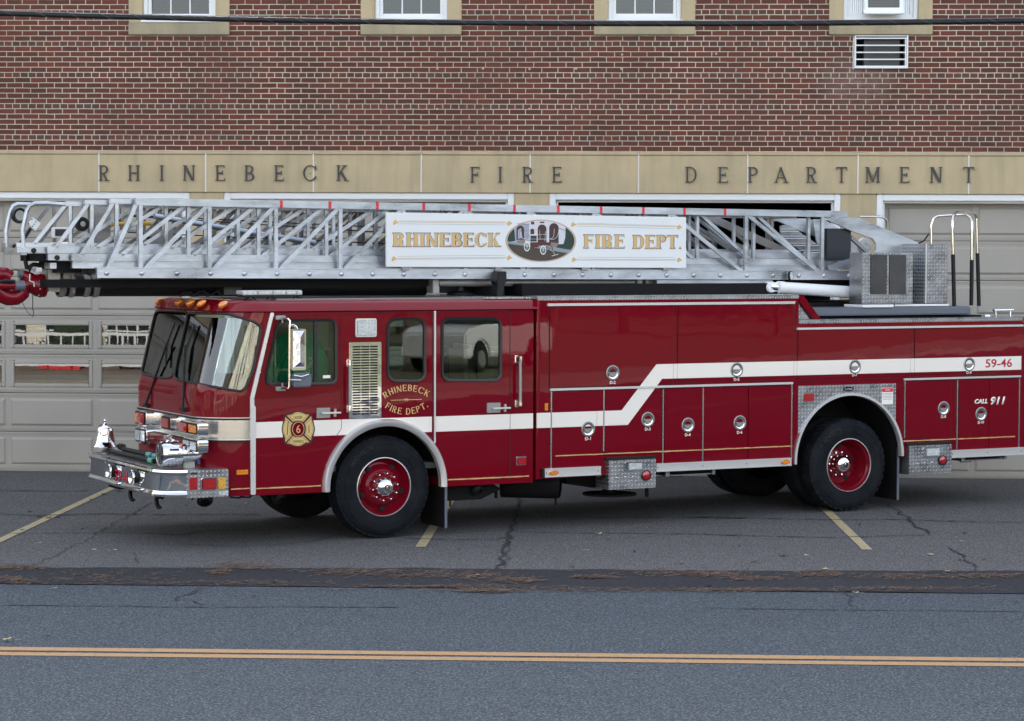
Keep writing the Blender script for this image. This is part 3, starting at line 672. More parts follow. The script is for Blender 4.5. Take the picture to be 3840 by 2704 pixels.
# upper windows
for i,(x0,x1) in enumerate(allw):
    root=bpy.data.objects.new('window',None); COL.objects.link(root); root.parent=st_
    i4=abs(x0-wins[3][0])<.01; jw=.185; sh_=FC('K1',1000,215)[1]; zs=FC('K1',1000,150)[1]+.02
    mb=MB(); mb.box(x0,x1,-.05,TH_,z_so,zs); mb.build('sill',M['stoned'],root,bevel=.008)
    mb=MB(); mb.box(x0,x0+jw,-.02,TH_,zs+.002,z_wt-.2); mb.box(x1-jw,x1,-.02,TH_,zs+.002,z_wt-.2); mb.box(x0,x1,-.03,TH_,z_wt-.198,z_wt); mb.build('stone_surround',M['stone'],root,bevel=.006)
    a_,c_=x0+jw+.002,x1-jw-.002; mb=MB(); fw=.055
    mb.box(a_-.02,c_+.02,-.058,.0,zs+.003,zs+.035)
    mb.box(a_,a_+fw,.03,.2,zs+.036,z_wt-.202); mb.box(c_-fw,c_,.03,.2,zs+.036,z_wt-.202); mb.box(a_+fw,c_-fw,.03,.2,zs+.036,zs+.075)
    mb.box(a_+fw,a_+fw+.045,.07,.15,zs+.076,z_wt-.205); mb.box(c_-fw-.045,c_-fw,.07,.15,zs+.076,z_wt-.205)
    g0,g1=a_+fw+.045,c_-fw-.045; zg=zs+.125
    mb.box(g0,g1,.07,.15,zs+.076,zg); zg2=zg+.52
    if not i4:
        for q in (1,2): mb.box(g0+(g1-g0)*q/3-.009,g0+(g1-g0)*q/3+.009,.085,.13,zg,z_wt-.21)
        for zz_ in (zg2,zg2+.55,zg2+1.1): mb.box(g0,g1,.08,.14,zz_-.012,zz_+.012)
    mb.build('sash_frame',M['frame'],root,bevel=.005)
    if not i4:
        mb=MB(); mb.box(g0-.003,g1+.003,.105,.111,zg-.003,z_wt-.2); mb.build('glass_pane',M['wglass'],root)
    else:
        acw=(FC('AC',580,300)[0]-.0,FC('AC',1455,300)[0]); mb=MB()
        for (p,q) in ((g0,acw[0]-.002),(acw[1]+.002,g1)):
            n_=int((q-p)/.022); mb=MB()
            for j in range(n_): mb.box(p+(q-p)*j/n_+.002,p+(q-p)*(j+1)/n_-.002,.1,.112+.006*(j%2),zg,zg+.42)
            mb.build('accordion_panel',M['vinyl'],root)
        mb=MB(); mb.box(g0,g1,.08,.14,zg+.42,zg+.46); mb.build('sash_rail',M['frame'],root); mb=MB(); mb.box(g0,g1,.105,.111,zg+.462,z_wt-.2); mb.build('glass_pane',M['wglass'],root)
        W4=(acw,zg)
# window air conditioner
(ax0,ax1),zg=W4
ac=thing('window_air_conditioner','white window air conditioner with dark slatted grille resting in the right hand upper window','air conditioner')
o=MB(); a_y=-.17; zc=FC('AC',1000,350,a_y)[1]
o.box(ax0,ax1,a_y,.3,zg,zg+.41); o.build('housing',M['vinyl'],ac,bevel=.012)
o=MB(); gx0,gx1=FC('AC',690,100,a_y)[0],FC('AC',1395,100,a_y)[0]; gz=zg+.055
o.box(gx0,gx1,a_y-.004,a_y+.004,gz,zg+.38)
o.build('grille_back',mat('grille_grey',(.10,.10,.105),.5),ac)
o=MB()
for j in range(16): 
    z=gz+.012+j*.020; o.add([(gx0,a_y-.006,z),(gx1,a_y-.006,z),(gx1,a_y-.014,z+.010),(gx0,a_y-.014,z+.010),(gx0,a_y-.005,z+.012),(gx1,a_y-.005,z+.012)],[(0,1,2,3),(3,2,5,4)])
o.build('grille_slats',mat('slat_grey',(.24,.24,.25),.5),ac)
o=MB(); o.box(ax0-.012,ax1+.012,a_y-.012,a_y+.05,zg-.028,zg+.028); o.build('base_tray',M['vinyl'],ac,bevel=.01)
# through-the-wall air conditioner under that window
ac=thing('wall_air_conditioner','dark louvred air conditioner in a white sleeve through the brick below the right window','air conditioner')
o=MB(); e=.022
for (p,q,r,t) in ((acx0,acx0+e,acz0,acz1),(acx1-e,acx1,acz0,acz1),(acx0+e,acx1-e,acz0,acz0+.035),(acx0+e,acx1-e,acz1-.012,acz1)): o.box(p,q,-.035,.3,r,t)
o.build('sleeve',M['frame'],ac,bevel=.004)
o=MB()
for y in (862,1020,1178,1335): z=FC('AC',900,y)[1]; o.box(acx0+e,acx1-e,-.018,-.010,z-.008,z+.008)
x=FC('AC',1530,1100)[0]; o.box(x-.007,x+.007,-.019,-.011,acz0+.036,FC('AC',900,862)[1]+.004)
o.build('guard_bars',M['frame'],ac)
o=MB(); o.box(acx0+e,acx1-e,.28,.3,acz0+.035,acz1-.012); o.build('cavity',M['dark'],ac)
o=MB(); x0=FC('AC',600,1100,.1)[0]; x1=FC('AC',1400,1100,.1)[0]; o.box(x0,x1,.1,.27,acz0+.04,acz1-.05)
for j in range(26): z=acz0+.05+j*.016; o.box(x0+.05,x1-.01,.092,.1,z,z+.006)
o.build('condenser',mat('condenser_grey',(.05,.05,.052),.5),ac,)
o=MB(); o.tube([(acx0-.014,-.006,acz0-.01),(acx0-.010,-.008,acz0+.12),(acx0-.016,-.006,acz0+.2),(acx0-.010,-.008,acz1-.02)],.008,6)
o.tube([(acx0-.01,-.004,z_so-.012),(acx1-.05,-.006,z_so-.014)],.007,6); o.build('caulk_bead',M['caulk'],ac)
# overhead cable
cb=thing('overhead_cable','thick black lashed cable running across the street in front of the upper brick wall','cable')
CY=-9.0; pts=[]
for u,v in ((0,50),(700,66),(1350,81),(2300,88),(2900,85),(3840,78)):
    x,z=FC('n',u,v,CY); pts.append((x,CY,z))
xs=[p[0] for p in pts]; zs=[p[2] for p in pts]
def fit(x):                                              # quadratic through three of the points
    (xa,za),(xb,zb),(xc,zc_)=[(xs[i],zs[i]) for i in (0,2,5)]
    return za*(x-xb)*(x-xc)/((xa-xb)*(xa-xc))+zb*(x-xa)*(x-xc)/((xb-xa)*(xb-xc))+zc_*(x-xa)*(x-xb)/((xc-xa)*(xc-xb))
X_=[-16+32*i/90 for i in range(91)]
o=MB(); o.tube([(x,CY,fit(x)) for x in X_],.025,12); o.build('sheathed_cable',M['black'],cb,smooth=40)
o=MB(); o.tube([(x,CY-.006,fit(x)+.027) for x in X_],.0035,6); o.build('support_wire',mat('galvanised_wire',(.16,.17,.19),.5,.6),cb,smooth=40)
o=MB(); o.tube([(-14+.02*i,CY+.0255*math.cos(i*.02*2*PI/.31),fit(-14+.02*i)+.0255*math.sin(i*.02*2*PI/.31)) for i in range(1400)],.0012,5); o.build('lashing_wire',bpy.data.materials['galvanised_wire'],cb)

# ================================================================ the fire truck (local axes: x rearward, y away from the kerb side, z up)
truck=thing('fire_truck','long dark red aerial ladder fire truck with cream stripe parked before the garage bays','fire truck',(TX,TY,0),TH)
W0=-.03; W1=2.41; WC=1.19
def part(name,parent=truck,label=None):
    o=bpy.data.objects.new(name,None); COL.objects.link(o); o.parent=parent
    if label: o['label']=label
    return o
# ---- cab shell
TF,TCN,CB=-1.955,-1.476,.43
sl=lambda z: max(0,z-1.52)*.2381
def outline(z,off=0,rear=1.73,n=18):
    s=sl(z); tc=TCN+s; a=tc-(TF+s)+off; b=CB+off; P=[(rear,W0-off),(.2,W0-off)]
    for i in range(n+1):
        q=PI/2*i/n; P.append((tc-a*math.sin(q), W0+CB-b*math.cos(q)))
    for i in range(1,4): P.append((TF+s-off, W0+CB+(W1-W0-2*CB)*i/4))
    for i in range(n+1):
        q=PI/2*(1-i/n); P.append((tc-a*math.sin(q), W1-CB+b*math.cos(q)))
    return P+[(.2,W1+off),(rear,W1+off)]
def loft(zs,offs,rears,cap=True):
    mb=MB(); R_=[[(t,w,z) for t,w in outline(z,o,r)] for z,o,r in zip(zs,offs,rears)]; n=len(R_[0])
    vs=[v for r in R_ for v in r]; F=[[i*n+j,i*n+(j+1)%n,(i+1)*n+(j+1)%n,(i+1)*n+j] for i in range(len(zs)-1) for j in range(n)]
    if cap: F+=[list(range(n))[::-1],[(len(zs)-1)*n+j for j in range(n)]]
    return mb.add(vs,F)
def wrap(off0,off1,z0,z1,j0=1,j1=-1,zn=1):               # band hugging the cab front
    mb=MB(); pr=[]
    zs=[z0+(z1-z0)*i/zn for i in range(zn+1)]
    loop=[(z,off1) for z in zs]+[(z,off0) for z in zs[::-1]]
    rows=[]
    for z,o in loop:
        P=outline(z,o)[j0:j1]; rows.append([(t,w,z) for t,w in P])
    n=len(rows[0]); k=len(rows); vs=[v for r in rows for v in r]
    F=[[i*n+j,i*n+j+1,((i+1)%k)*n+j+1,((i+1)%k)*n+j] for i in range(k) for j in range(n-1)]
    F+=[[i*n for i in range(k)],[i*n+n-1 for i in range(k)][::-1]]
    return mb.add(vs,F)
def inside(q,off=0):
    t,w,z=q; s=sl(z); tc=TCN+s; a=tc-(TF+s)+off; b=CB+off
    if t>=tc: return W0-off<=w<=W1+off
    if w<W0+CB: return ((t-tc)/a)**2+((w-W0-CB)/b)**2<=1
    if w>W1-CB: return ((t-tc)/a)**2+((w-W1+CB)/b)**2<=1
    return t>=TF+s-off
def onshell(k,x,y,off=0):                                # where a photographed point of the cab front lies on the shell
    d=dl(ray(k,x,y)); a=None; s=18.0
    while s<32:
        if inside(OL+d*s,off): a=s; break
        s+=.01
    if a is None: return None
    lo_,hi_=a-.01,a
    for _ in range(20):
        m_=(lo_+hi_)/2
        if inside(OL+d*m_,off): hi_=m_
        else: lo_=m_
    return OL+d*hi_
def cutter(pts,d,l0=.45,l1=.5):
    mb=MB(); n=len(pts); d=Vector(d); vs=[p+d*l0 for p in pts]+[p-d*l1 for p in pts]
    return mb.add(vs,[list(range(n)),list(range(2*n-1,n-1,-1))]+[[i,n+i,n+(i+1)%n,(i+1)%n] for i in range(n)]).build('cut',M['red'])
def dens(P,n=4):
    return [tuple(Vector(P[i]).lerp(Vector(P[(i+1)%len(P)]),j/n)) for i in range(len(P)) for j in range(n)]
WS=[smooth_poly([(948,288),(1250,288),(1490,355),(1566,400),(1490,790),(1410,965),(1180,925),(806,852),(832,690),(925,300)],55,4),
    smooth_poly([(652,262),(912,270),(925,300),(790,850),(640,835),(522,806),(560,640)],45,4)]
WS=[[onshell('A',x,y) for x,y in dens(p,2)] for p in WS]; WS=[[q for q in p if q is not None] for p in WS]
wn_=WS[0]; cuts=[cutter(WS[0],(-.80,-.60,0),.45,.35),cutter(WS[1],(-1,.12,0),.5,.4)]
sidew=[('driver',smooth_poly([(268,186),(690,183),(692,650),(182,652),(180,570)],60,6)),
       ('crew',rr(1047,1325,175,632,70,7)),('crew2',rr(1435,1865,172,628,60,7))]
SW=[[S('D',x,y) for x,y in p] for _,p in sidew]
for p in SW: cuts.append(MB().prism(p,-.25,2.7).build('cut',M['red']))
wc=MB(); wc.lathe([(0,-.3),(.685,-.3),(.685,2.8),(0,2.8)],(-.006,0,.54),(0,1,0),64); wc.prism([(-.60,.3),(.62,.3),(.62,.54),(-.60,.54)],-.28,2.78)
wcut=MB().prism([(-.006+.68*math.cos(PI*i/40),.54+.68*math.sin(PI*i/40)) for i in range(41)]+[(-.686,.3),(.674,.3)],-.3,2.8).build('cut',M['red'])
inner=loft([.60,1.52,2.37],[-.05]*3,[1.68]*3).build('cut',M['red'])
floor_cut=MB().box(-1.3,1.2,.3,2.1,.5,.7).build('cut',M['red'])
cab=loft([.515,1.0,1.52,1.94,2.362],[0]*5,[1.73]*5).build('cab_shell',M['red'],truck)
boolean(cab,[inner]+cuts+[wcut]); shade(cab,32)
# glass and rubber seals
for i,(p,nm_) in enumerate(((WS[0],'windshield'),(WS[1],'windshield'))):
    gl=loft([1.30,1.52,2.30],[-.014]*3,[1.73]*3); g2=loft([1.25,1.52,2.35],[-.019]*3,[1.72]*3).build('cut',M['glassc'])
    o=gl.build(nm_,M['glassc'],truck); c=cuts[i]; boolean(o,[g2]); boolean(o,[c],'INTERSECT'); drop([g2]); shade(o,40)
    s=MB(); s.tube([q for q in p],.013,8,closed=True); s.build('rubber_seal',M['rubber'],o,smooth=50)
def side_seal(P,parent,wd=.026,d=.018,w=W0,material=None):
    mb=MB(); n=len(P); c=Vector((sum(p[0] for p in P)/n,sum(p[1] for p in P)/n)); inn=[]
    for i in range(n):
        a=Vector(P[i-1]); b=Vector(P[(i+1)%n]); e=(b-a).normalized(); nn_=Vector((e.y,-e.x)); 
        if nn_.dot(c-Vector(P[i]))<0: nn_=-nn_
        inn.append(tuple(Vector(P[i])+nn_*wd))
    ex=[tuple(Vector(P[i])+(Vector(P[i])-Vector(inn[i]))*.25) for i in range(n)]
    vs=[(x,w-.001,z) for x,z in ex]+[(x,w-d,z) for x,z in P]+[(x,w-d*.6,z) for x,z in inn]+[(x,w+.02,z) for x,z in inn]
    F=[[k*n+i,k*n+(i+1)%n,(k+1)*n+(i+1)%n,(k+1)*n+i] for k in range(3) for i in range(n)]
    mb.add(vs,F); return mb.build('rubber_seal',material or M['rubber'],parent,smooth=50)
for j,P in enumerate(SW):
    mb=MB().prism(P,W0+.004,W0+.009); o=mb.build('side_window',M['glass'],truck); side_seal(P,o)
    if j==0:
        x0=S('D',528,400)[0]; x1=S('D',552,400)[0]; zt=S('D',540,190)[1]; zb=S('D',540,640)[1]
        MB().box(x0,x1,W0-.010,W0+.02,zb,zt).build('divider_bar',M['rubber'],o)
        a=S('D',592,585); b=S('D',645,605); MB().box(a[0],b[0],W0+.001,W0+.003,b[1],a[1]).build('sticker',M['letterw'],o)
# far side windows closed by the same glass
for P in SW: MB().prism(P,W1-.01,W1-.005).build('far_side_window',M['glass'],truck)
drop(cuts+[wcut,inner,floor_cut])
# roof cap and sheet
zt=2.463
o=loft([2.355,2.368,2.44,zt,zt+.012],[.004,.022,-.05,-.085,-.12],[1.765,1.785,1.79,1.78,1.77]).build('roof_cap',M['red'],truck); shade(o,32)
mb=MB(); mb.box(-1.15,1.72,.12,.20,zt+.013,zt+.026); mb.box(-1.35,1.74,.3,2.1,zt+.013,zt+.020); mb.build('roof_sheen_sheet',M['alumd'],truck,bevel=.003)  # pale metal strip and sheet stand in for sky sheen on the roof
# interior
it=part('cab_interior')
mb=MB(); mb.box(-1.60,1.66,.12,2.26,.70,.76); mb.box(1.60,1.66,.05,2.33,.76,2.34); mb.build('floor',M['int'],it)
mb=MB(); mb.box(-1.66,-1.30,.35,2.05,.9,1.36); mb.box(-.2,.5,.75,1.65,.76,1.45); mb.build('dashboard',M['int'],it,bevel=.04)
mb=MB(); mb.box(-1.45,1.6,.06,2.32,2.33,2.345); mb.build('headliner',M['intl'],it)
def seat(t,w_,nm_='seat'):
    mb=MB(); mb.box(t-.5,t,w_-.24,w_+.24,1.12,1.26); mb.box(t-.02,t+.12,w_-.24,w_+.24,1.18,1.95); mb.build(nm_,M['cloth'],it,bevel=.05,smooth=40)
seat(-.55,.45); seat(-.55,1.95); seat(1.45,.5); seat(1.45,1.2); seat(1.45,1.9)
mb=MB(); c=Vector((-1.10,.50,1.50)); mb.tube([c+Vector((.10*math.cos(a)*.5,.21*math.sin(a),.21*math.cos(a)*.9)) for a in [2*PI*i/24 for i in range(24)]],.013,8,closed=True); mb.tube([c,(-1.35,.5,1.2)],.02,8); mb.build('steering_wheel',M['black'],it,smooth=40)
MB().box(-.30,-.26,.75,2.28,1.2,2.33).build('partition',M['intl'],it)
# ---- cab skin parts
def side_poly(name,pts,w0,w1,mt,parent=truck,bevel=0,label=None):
    o=MB().prism(pts,w0,w1).build(name,mt,parent,bevel=bevel)
    if label: o['label']=label
    return o
def SP(k,*xy): return [S(k,xy[i],xy[i+1]) for i in range(0,len(xy),2)]
# front trim strips and stainless band
zb0,zb1=1.068,1.288
o=wrap(0,.006,zb0,zb1,2,-1).build('stainless_band',M['steel'],truck); shade(o,32)
for z in (zb0,zb1):
    o=wrap(0,.014,z-.009,z+.009,2,-1).build('band_moulding',M['black'],truck); shade(o,32); o2=wrap(.0,.010,z+.010 if z==zb0 else z+.010,z+.017,2,-1).build('bright_bead',M['bright'],o)
# near band ends at the pillar strip: cover the rest with cab red
cv=MB().box(-1.465,.35,W0-.016,W0+.0,zb0-.012,zb1+.02)
# A pillar cover strip
pil=[S('D',214,138),S('D',238,138),S('D',97,745),S('D',97,800),S('D',107,810),S('D',107,1436),S('D',72,1436),S('D',68,745)]
side_poly('pillar_strip',pil,W0-.024,W0+.0,M['bright'],bevel=.004)
x0=S('D',100,1200)[0]
mb=MB(); 
for y in (160,360,565,750,1160,1400): 
    a=S('D',226 if y<700 else 82,y) if y<200 else S('D',214-117*(y-138)/607 if y<745 else 82,y); mb.lathe([(0,-.004),(.006,-.003),(.007,0)],(a[0]+.012,W0-.024,a[1]),(0,1,0),8)
mb.build('strip_rivet',M['steel'],truck)
# stripe, cab part: ends at the emblem side pillar and fades under the arch
zs0,zs1=1.094,1.254
C_=(-.006,.54); RA=.70
def stripe_poly(t0,t1,z0,z1):
    top=[(t0,z1),(t1,z1)]; bot=[]; t=t1
    N=60
    for i in range(N+1):
        t=t1+(t0-t1)*i/N; d=RA**2-(t-C_[0])**2; zc=C_[1]+math.sqrt(d) if d>0 else 0; bot.append((t,max(z0,min(z1-.002,zc))))
    return top+bot
c0=S('D',110,975)[0]; c1=S('D',1368,930)[0]; c2=S('D',1392,930)[0]; c3=1.728
side_poly('cream_stripe',stripe_poly(c0,c1,zs0,zs1),W0-.0035,W0,M['white']); side_poly('cream_stripe',[(c2,zs0),(c3,zs0),(c3,zs1),(c2,zs1)],W0-.0035,W0,M['white'])
# seams, vertical rear-door strip
def seam(k,x0,y0,x1,y1,wd=.005,mt=None,d=.0045,name='door_seam'):
    a=S(k,x0,y0); b=S(k,x1,y1); dd=(Vector(b)-Vector(a)).normalized(); n_=Vector((-dd.y,dd.x))*wd/2
    return side_poly(name,[tuple(Vector(a)+n_),tuple(Vector(b)+n_),tuple(Vector(b)-n_),tuple(Vector(a)-n_)],W0-d,W0,mt or M['dark'])
SEAM=mat('seam_shadow_red',(.02,.001,.003),.6)
seam('D',722,150,722,965,.005,SEAM); seam('D',722,965,690,1012,.005,SEAM); seam('D',1926,125,1926,1330,.005,SEAM); seam('D',1370,125,1380,1060,.006,SEAM)
seam('D',1388,125,1386,1068,.018,M['bright'],.016,'bright_strip'); seam('D',250,150,1365,130,.005,SEAM); seam('D',1400,128,1925,122,.005,SEAM)
# gold pin line
def gold(t0,t1,z): 
    rnd=random.Random(int(t0*50)); n=int((t1-t0)/.06); top=[(t0+(t1-t0)*i/n,z+.0065+rnd.uniform(-.002,.002)) for i in range(n+1)]; bo=[(x,z-.005+rnd.uniform(-.002,.002)) for x,z_ in top]
    return side_poly('gold_line',top+bo[::-1],W0-.004 if t0<1.8 else W0-.0125,W0,M['gold'])
gold(-1.43,-.725,.584); gold(-1.70,-1.50,.590); gold(.715,1.68,.584); gold(2.0,5.05,.788); gold(6.60,8.24,.790)
# wheel arches
def arch(cx,cz,ro,ri,z0l,z0r,wo,mt,name='arch_trim'):
    a0=math.asin((z0r-cz)/ro); a1=PI-math.asin((z0l-cz)/ro); mb=MB(); n=48
    sec=[(ri,W0+.03),(ri,W0-wo*.7),((ro+ri)/2-.01,W0-wo),((ro+ri)/2+.02,W0-wo),(ro,W0-wo*.5),(ro,W0+.0)]
    vs=[]; 
    for i in range(n+1):
        a=a0+(a1-a0)*i/n
        for r,w_ in sec: vs.append((cx+r*math.cos(a),w_,cz+r*math.sin(a)))
    k=len(sec); F=[[i*k+j,i*k+j+1,(i+1)*k+j+1,(i+1)*k+j] for i in range(n) for j in range(k-1)]
    F+=[[j for j in range(k)],[n*k+j for j in range(k)]]
    o=mb.add(vs,F).build(name,mt,truck,smooth=50); return o
ft=arch(-.006,.54,.706,.632,.52,.515,.055,M['bright']); arch(5.835,.61,.758,.727,.58,.62,.03,M['bright'])
def liner(cx,cz,r,a0=0,a1=PI):
    mb=MB(); mb.lathe([(r,0),(r,.62)],(cx,W0+.02,cz),(0,1,0),40,0); mb.lathe([(r,0),(r-.01,0)],(cx,W0+.02,cz),(0,1,0),40); mb.lathe([(r,.62),(0,.62)],(cx,W0+.02,cz),(0,1,0),40)
    return mb
mb=MB()
for cx,cz,r in ((-.006,.54,.684),(5.835,.61,.735)):
    n=40; P=[(cx+r*math.cos(PI*i/n),cz+r*math.sin(PI*i/n)) for i in range(n+1)]
    for wa,wb,wc_ in ((W0+.02,.70,.70),(W1-.02,1.70,1.70)):
        mb=MB(); vs=[(x,wa,z) for x,z in P]+[(x,wb,z) for x,z in P]; mb.add(vs,[[i,i+1,n+2+i,n+1+i] for i in range(n)])
        k0=len(mb.v); mb.v.append((cx,wc_,cz))
        for i in range(n): mb.f.append([n+1+i,n+2+i,k0]); mb.m.append(0)
        mb.build('wheel_housing',M['under'],truck)
# ---- wheels
def wheel(t,w,side,front,name):
    s=side; root=part(name); c=(t,w,.538); ax=(0,s,0)
    R=.538; RB=[(.308,.012),(.33,.004),(.40,-.004),(.455,.0),(.49,.016),(.518,.040),(.526,.055),(.526,.255),(.518,.275),(.49,.300),(.40,.315),(.33,.305),(.308,.29)]
    mb=MB(); mb.lathe(RB,c,ax,72)
    n=44 if front else 40; dpt=.012
    for i in range(n):
        for lo_,hi_,ph in ((.032,.150,0),(.160,.278,.5)):
            a=2*PI*(i+ph)/n; da=2*PI/n*(.40 if front else .33)
            def P(r,h,aa): return Vector(c)+Vector((math.cos(aa)*r,s*h,math.sin(aa)*r))
            sk=.4*2*PI/n if not front else .1*2*PI/n; r1=R; vs=[]
            for h,r in ((lo_,R-.010),(hi_,R-.0)) if ph==0 else ((lo_,R),(hi_,R-.010)):
                sh=sk*((h-lo_)/(hi_-lo_)); 
                vs+=[P(.50,h,a-da+sh),P(r,h,a-da+sh),P(r,h,a+da+sh),P(.50,h,a+da+sh)]
            mb.add(vs,[(0,1,2,3),(7,6,5,4),(0,4,5,1),(1,5,6,2),(2,6,7,3)])
    tb=mb.build('tyre',M['tyre'],root,smooth=40)
    mb=MB(); mb.lathe([(.375,-.0035),(.378,-.006),(.384,-.006),(.387,-.003)],c,ax,72); mb.lathe([(.440,-.002),(.443,-.005),(.448,-.005),(.452,.0)],c,ax,72); mb.build('sidewall_rib',M['tyre'],root,smooth=40)
    if front:
        prof=[(.310,.030),(.3045,.004),(.299,.003),(.292,.012),(.286,.05),(.262,.085),(.250,.10),(.232,.095),(.200,.055),(.178,.030),(.165,.022),(.085,.022)]
        mb=MB(); mb.lathe([(.311,.02),(.3065,.0),(.3015,-.002),(.2965,.006),(.296,.012)],c,ax,72); mb.build('rim_ring',M['bright'],root,smooth=50)
        mb=MB(); mb.lathe(prof,c,ax,72); rim=mb.build('rim',M['red2'],root,smooth=30)
        for i in range(5):
            a=2*PI*i/5+1.0; p=Vector(c)+Vector((math.cos(a)*.226,0,math.sin(a)*.226)); mb=MB(); mb.lathe([(0,.066),(.030,.069),(.033,.085)],p,ax,14); mb.build('hand_hole',M['dark'],rim)
        hub=MB(); hub.lathe([(.103,.024),(.100,-.01),(.088,-.045),(.060,-.068),(.03,-.074),(0,-.075)],c,ax,32); hb=hub.build('hub_cap',M['chrome'],root,smooth=40)
        mb=MB(); mb.lathe([(.028,-.072),(.027,-.080),(.02,-.080),(.019,-.073)],c,ax,20); mb.build('cap_ring',M['black'],hb)
        for i in range(10):
            a=2*PI*i/10+.16; p=Vector(c)+Vector((math.cos(a)*.1415,0,math.sin(a)*.1415)); mb=MB(); mb.lathe([(.0165,.024),(.0165,.010),(.0125,.004),(.0125,-.022),(.008,-.034),(0,-.037)],p,ax,12); mb.build('lug_nut',M['chrome'],root,smooth=40)
    else:
        mb=MB(); mb.lathe([(.311,.02),(.3055,.0),(.3025,-.001),(.2985,.008)],c,ax,72); mb.build('rim_ring',M['bright'],root,smooth=50)
        prof=[(.304,.006),(.296,.008),(.288,.03),(.272,.05),(.268,.10),(.255,.125),(.248,.20),(.225,.235),(.165,.238),(.150,.230),(.06,.230)]
        mb=MB(); mb.lathe(prof,c,ax,72); rim=mb.build('rim',M['red2'],root,smooth=30)
        for i in range(5):
            a=2*PI*i/5+.3; p=Vector(c)+Vector((math.cos(a)*.205,0,math.sin(a)*.205)); mb=MB(); mb.lathe([(0,.228),(.028,.229),(.030,.235)],p,ax,14); mb.build('hand_hole',M['dark'],rim)
        hub=MB(); hub.lathe([(.108,.232),(.108,.19),(.105,.14),(.098,.11),(.078,.085),(.050,.073),(0,.068)],c,ax,32); hb=hub.build('hub_cap',M['chrome'],root,smooth=40)
        mb=MB(); mb.lathe([(.030,.070),(.028,.062),(.019,.062),(.018,.068)],c,ax,20); mb.build('cap_ring',M['black'],hb)
        for i in range(10):
            a=2*PI*i/10; p=Vector(c)+Vector((math.cos(a)*.135,0,math.sin(a)*.135)); mb=MB(); mb.lathe([(.014,.23),(.014,.195),(.0,.19)],p,ax,8); mb.build('lug_nut',M['chrome'],root,smooth=40)
        mb=MB(); c2=(t,w+s*.335,.538); mb.lathe([(r,h) for r,h in RB],c2,ax,60)
        mb.build('inner_tyre',M['tyre'],root,smooth=40)
    # raised maker's name on the sidewall
    if side>0:
        def arc(px,pz,R0=.412,a_c=math.radians(128)): a=a_c-px/R0; return ((R0+pz)*math.cos(a),(R0+pz)*math.sin(a))
        o=sans('MICHELIN',t,.538,w-.0045,.05,M['rubber'],root,'sidewall_lettering',width=.30,f=arc,off=.01,ext=.006)
    return root
wheel(0,0,1,True,'front_wheel'); wheel(0,2.38,-1,True,'front_wheel'); wheel(WB,0,1,False,'rear_wheel'); wheel(WB,2.38,-1,False,'rear_wheel')
# ---- underbody
mb=MB(); mb.box(-1.7,8.4,.78,.88,.62,.86); mb.box(-1.7,8.4,1.5,1.6,.62,.86); mb.build('frame_rail',M['under'],truck)
mb=MB(); mb.tube([(0,.33,.50),(0,.7,.46),(0,1.7,.46),(0,2.05,.50)],.06,10); mb.tube([(WB,.65,.538),(WB,1.74,.538)],.10,12); mb.lathe([(0,-.24),(.16,-.2),(.23,0),(.16,.2),(0,.24)],(WB,WC,.54),(1,0,0),20); mb.tube([(.4,WC,.62),(WB,WC,.56)],.05,10); mb.build('axle',M['under'],truck,smooth=40)
mb=MB(); mb.prism([(.70,.50),(1.35,.50),(1.45,.44),(1.20,.34),(.78,.34),(.72,.40)],.15,.8); mb.box(1.55,1.72,.15,.5,.47,.53); mb.tube([(.86,.2,.37),(.86,.2,.27)],.012,6); mb.tube([(1.12,.2,.40),(1.30,.2,.40),(1.34,.2,.46)],.02,6); mb.build('air_tank',M['under'],truck,bevel=.02)
mb=MB(); c=S('U1',1690,200,.25); mb.tube([(c[0]-.55,.5,c[1]+.04),(c[0]+.02,.28,c[1]+.02)],.20,20); mb.tube([(c[0],.28,c[1]-.17),(c[0],.28,c[1]-.25)],.012,6); mb.tube([(c[0]-.72,.3,c[1]-.14),(c[0]-.72,.3,c[1]-.06)],.02,6)
mb.build('fuel_tank',M['under'],truck,smooth=40)
mb=MB(); mb.lathe([(0,0),(.195,.0)],(c[0]+.03,.275,c[1]+.02),(1,-.3,0),24); mb.build('tank_end',M['ugrey'],truck)
mb=MB(); a=S('U2',0,360,.4); b=S('U2',430,385,.4); mb.prism([(a[0]-.35,a[1]+.25),(b[0],b[1]+.25),(b[0],b[1]),(a[0],a[1]),(a[0]-.3,a[1]+.05)],.3,1.6); mb.box(2.0,5.0,.2,2.2,.585,.62); mb.box(6.65,8.3,.2,2.2,.60,.64)
mb.build('underbody_tray',M['under'],truck)
mb=MB(); a=S('U2',270,440,.35); mb.lathe([(0,0),(.30,0),(.30,.02),(0,.02)],(a[0],.40,a[1]-.01),(0,0,1),24); mb.tube([(a[0],.40,a[1]),(a[0],.40,a[1]+.3)],.08,12); mb.tube([(a[0]+.36,.2,a[1]+.1),(a[0]+.36,.2,a[1]-.03)],.022,8); mb.build('outrigger_foot',M['under'],truck)
def flap(t,w0,w1,z0,z1):
    MB().box(t,t+.012,w0,w1,z0,z1).build('mud_flap',M['under'],truck); MB().box(t+.001,t+.028,w0-.012,w0,z0,z1+.1).build('flap_bracket',M['grey'],truck)
flap(.685,W0+.012,.55,S('U1',480,690)[1],.56); a=S('F',860,1480); flap(S('F',898,1300,.02)[0]-.03,.03,.6,a[1]-.0,.72)
mb=MB()
for p in (S('B',1860,1185),S('B',1980,1190)): mb.tube([(p[0]-.02,.02,.56),(p[0]+.03,.05,.50),(p[0]+.12,.05,.49),(p[0]+.2,.03,.56)],.010,6)
mb.build('hanging_hose',M['black'],truck)
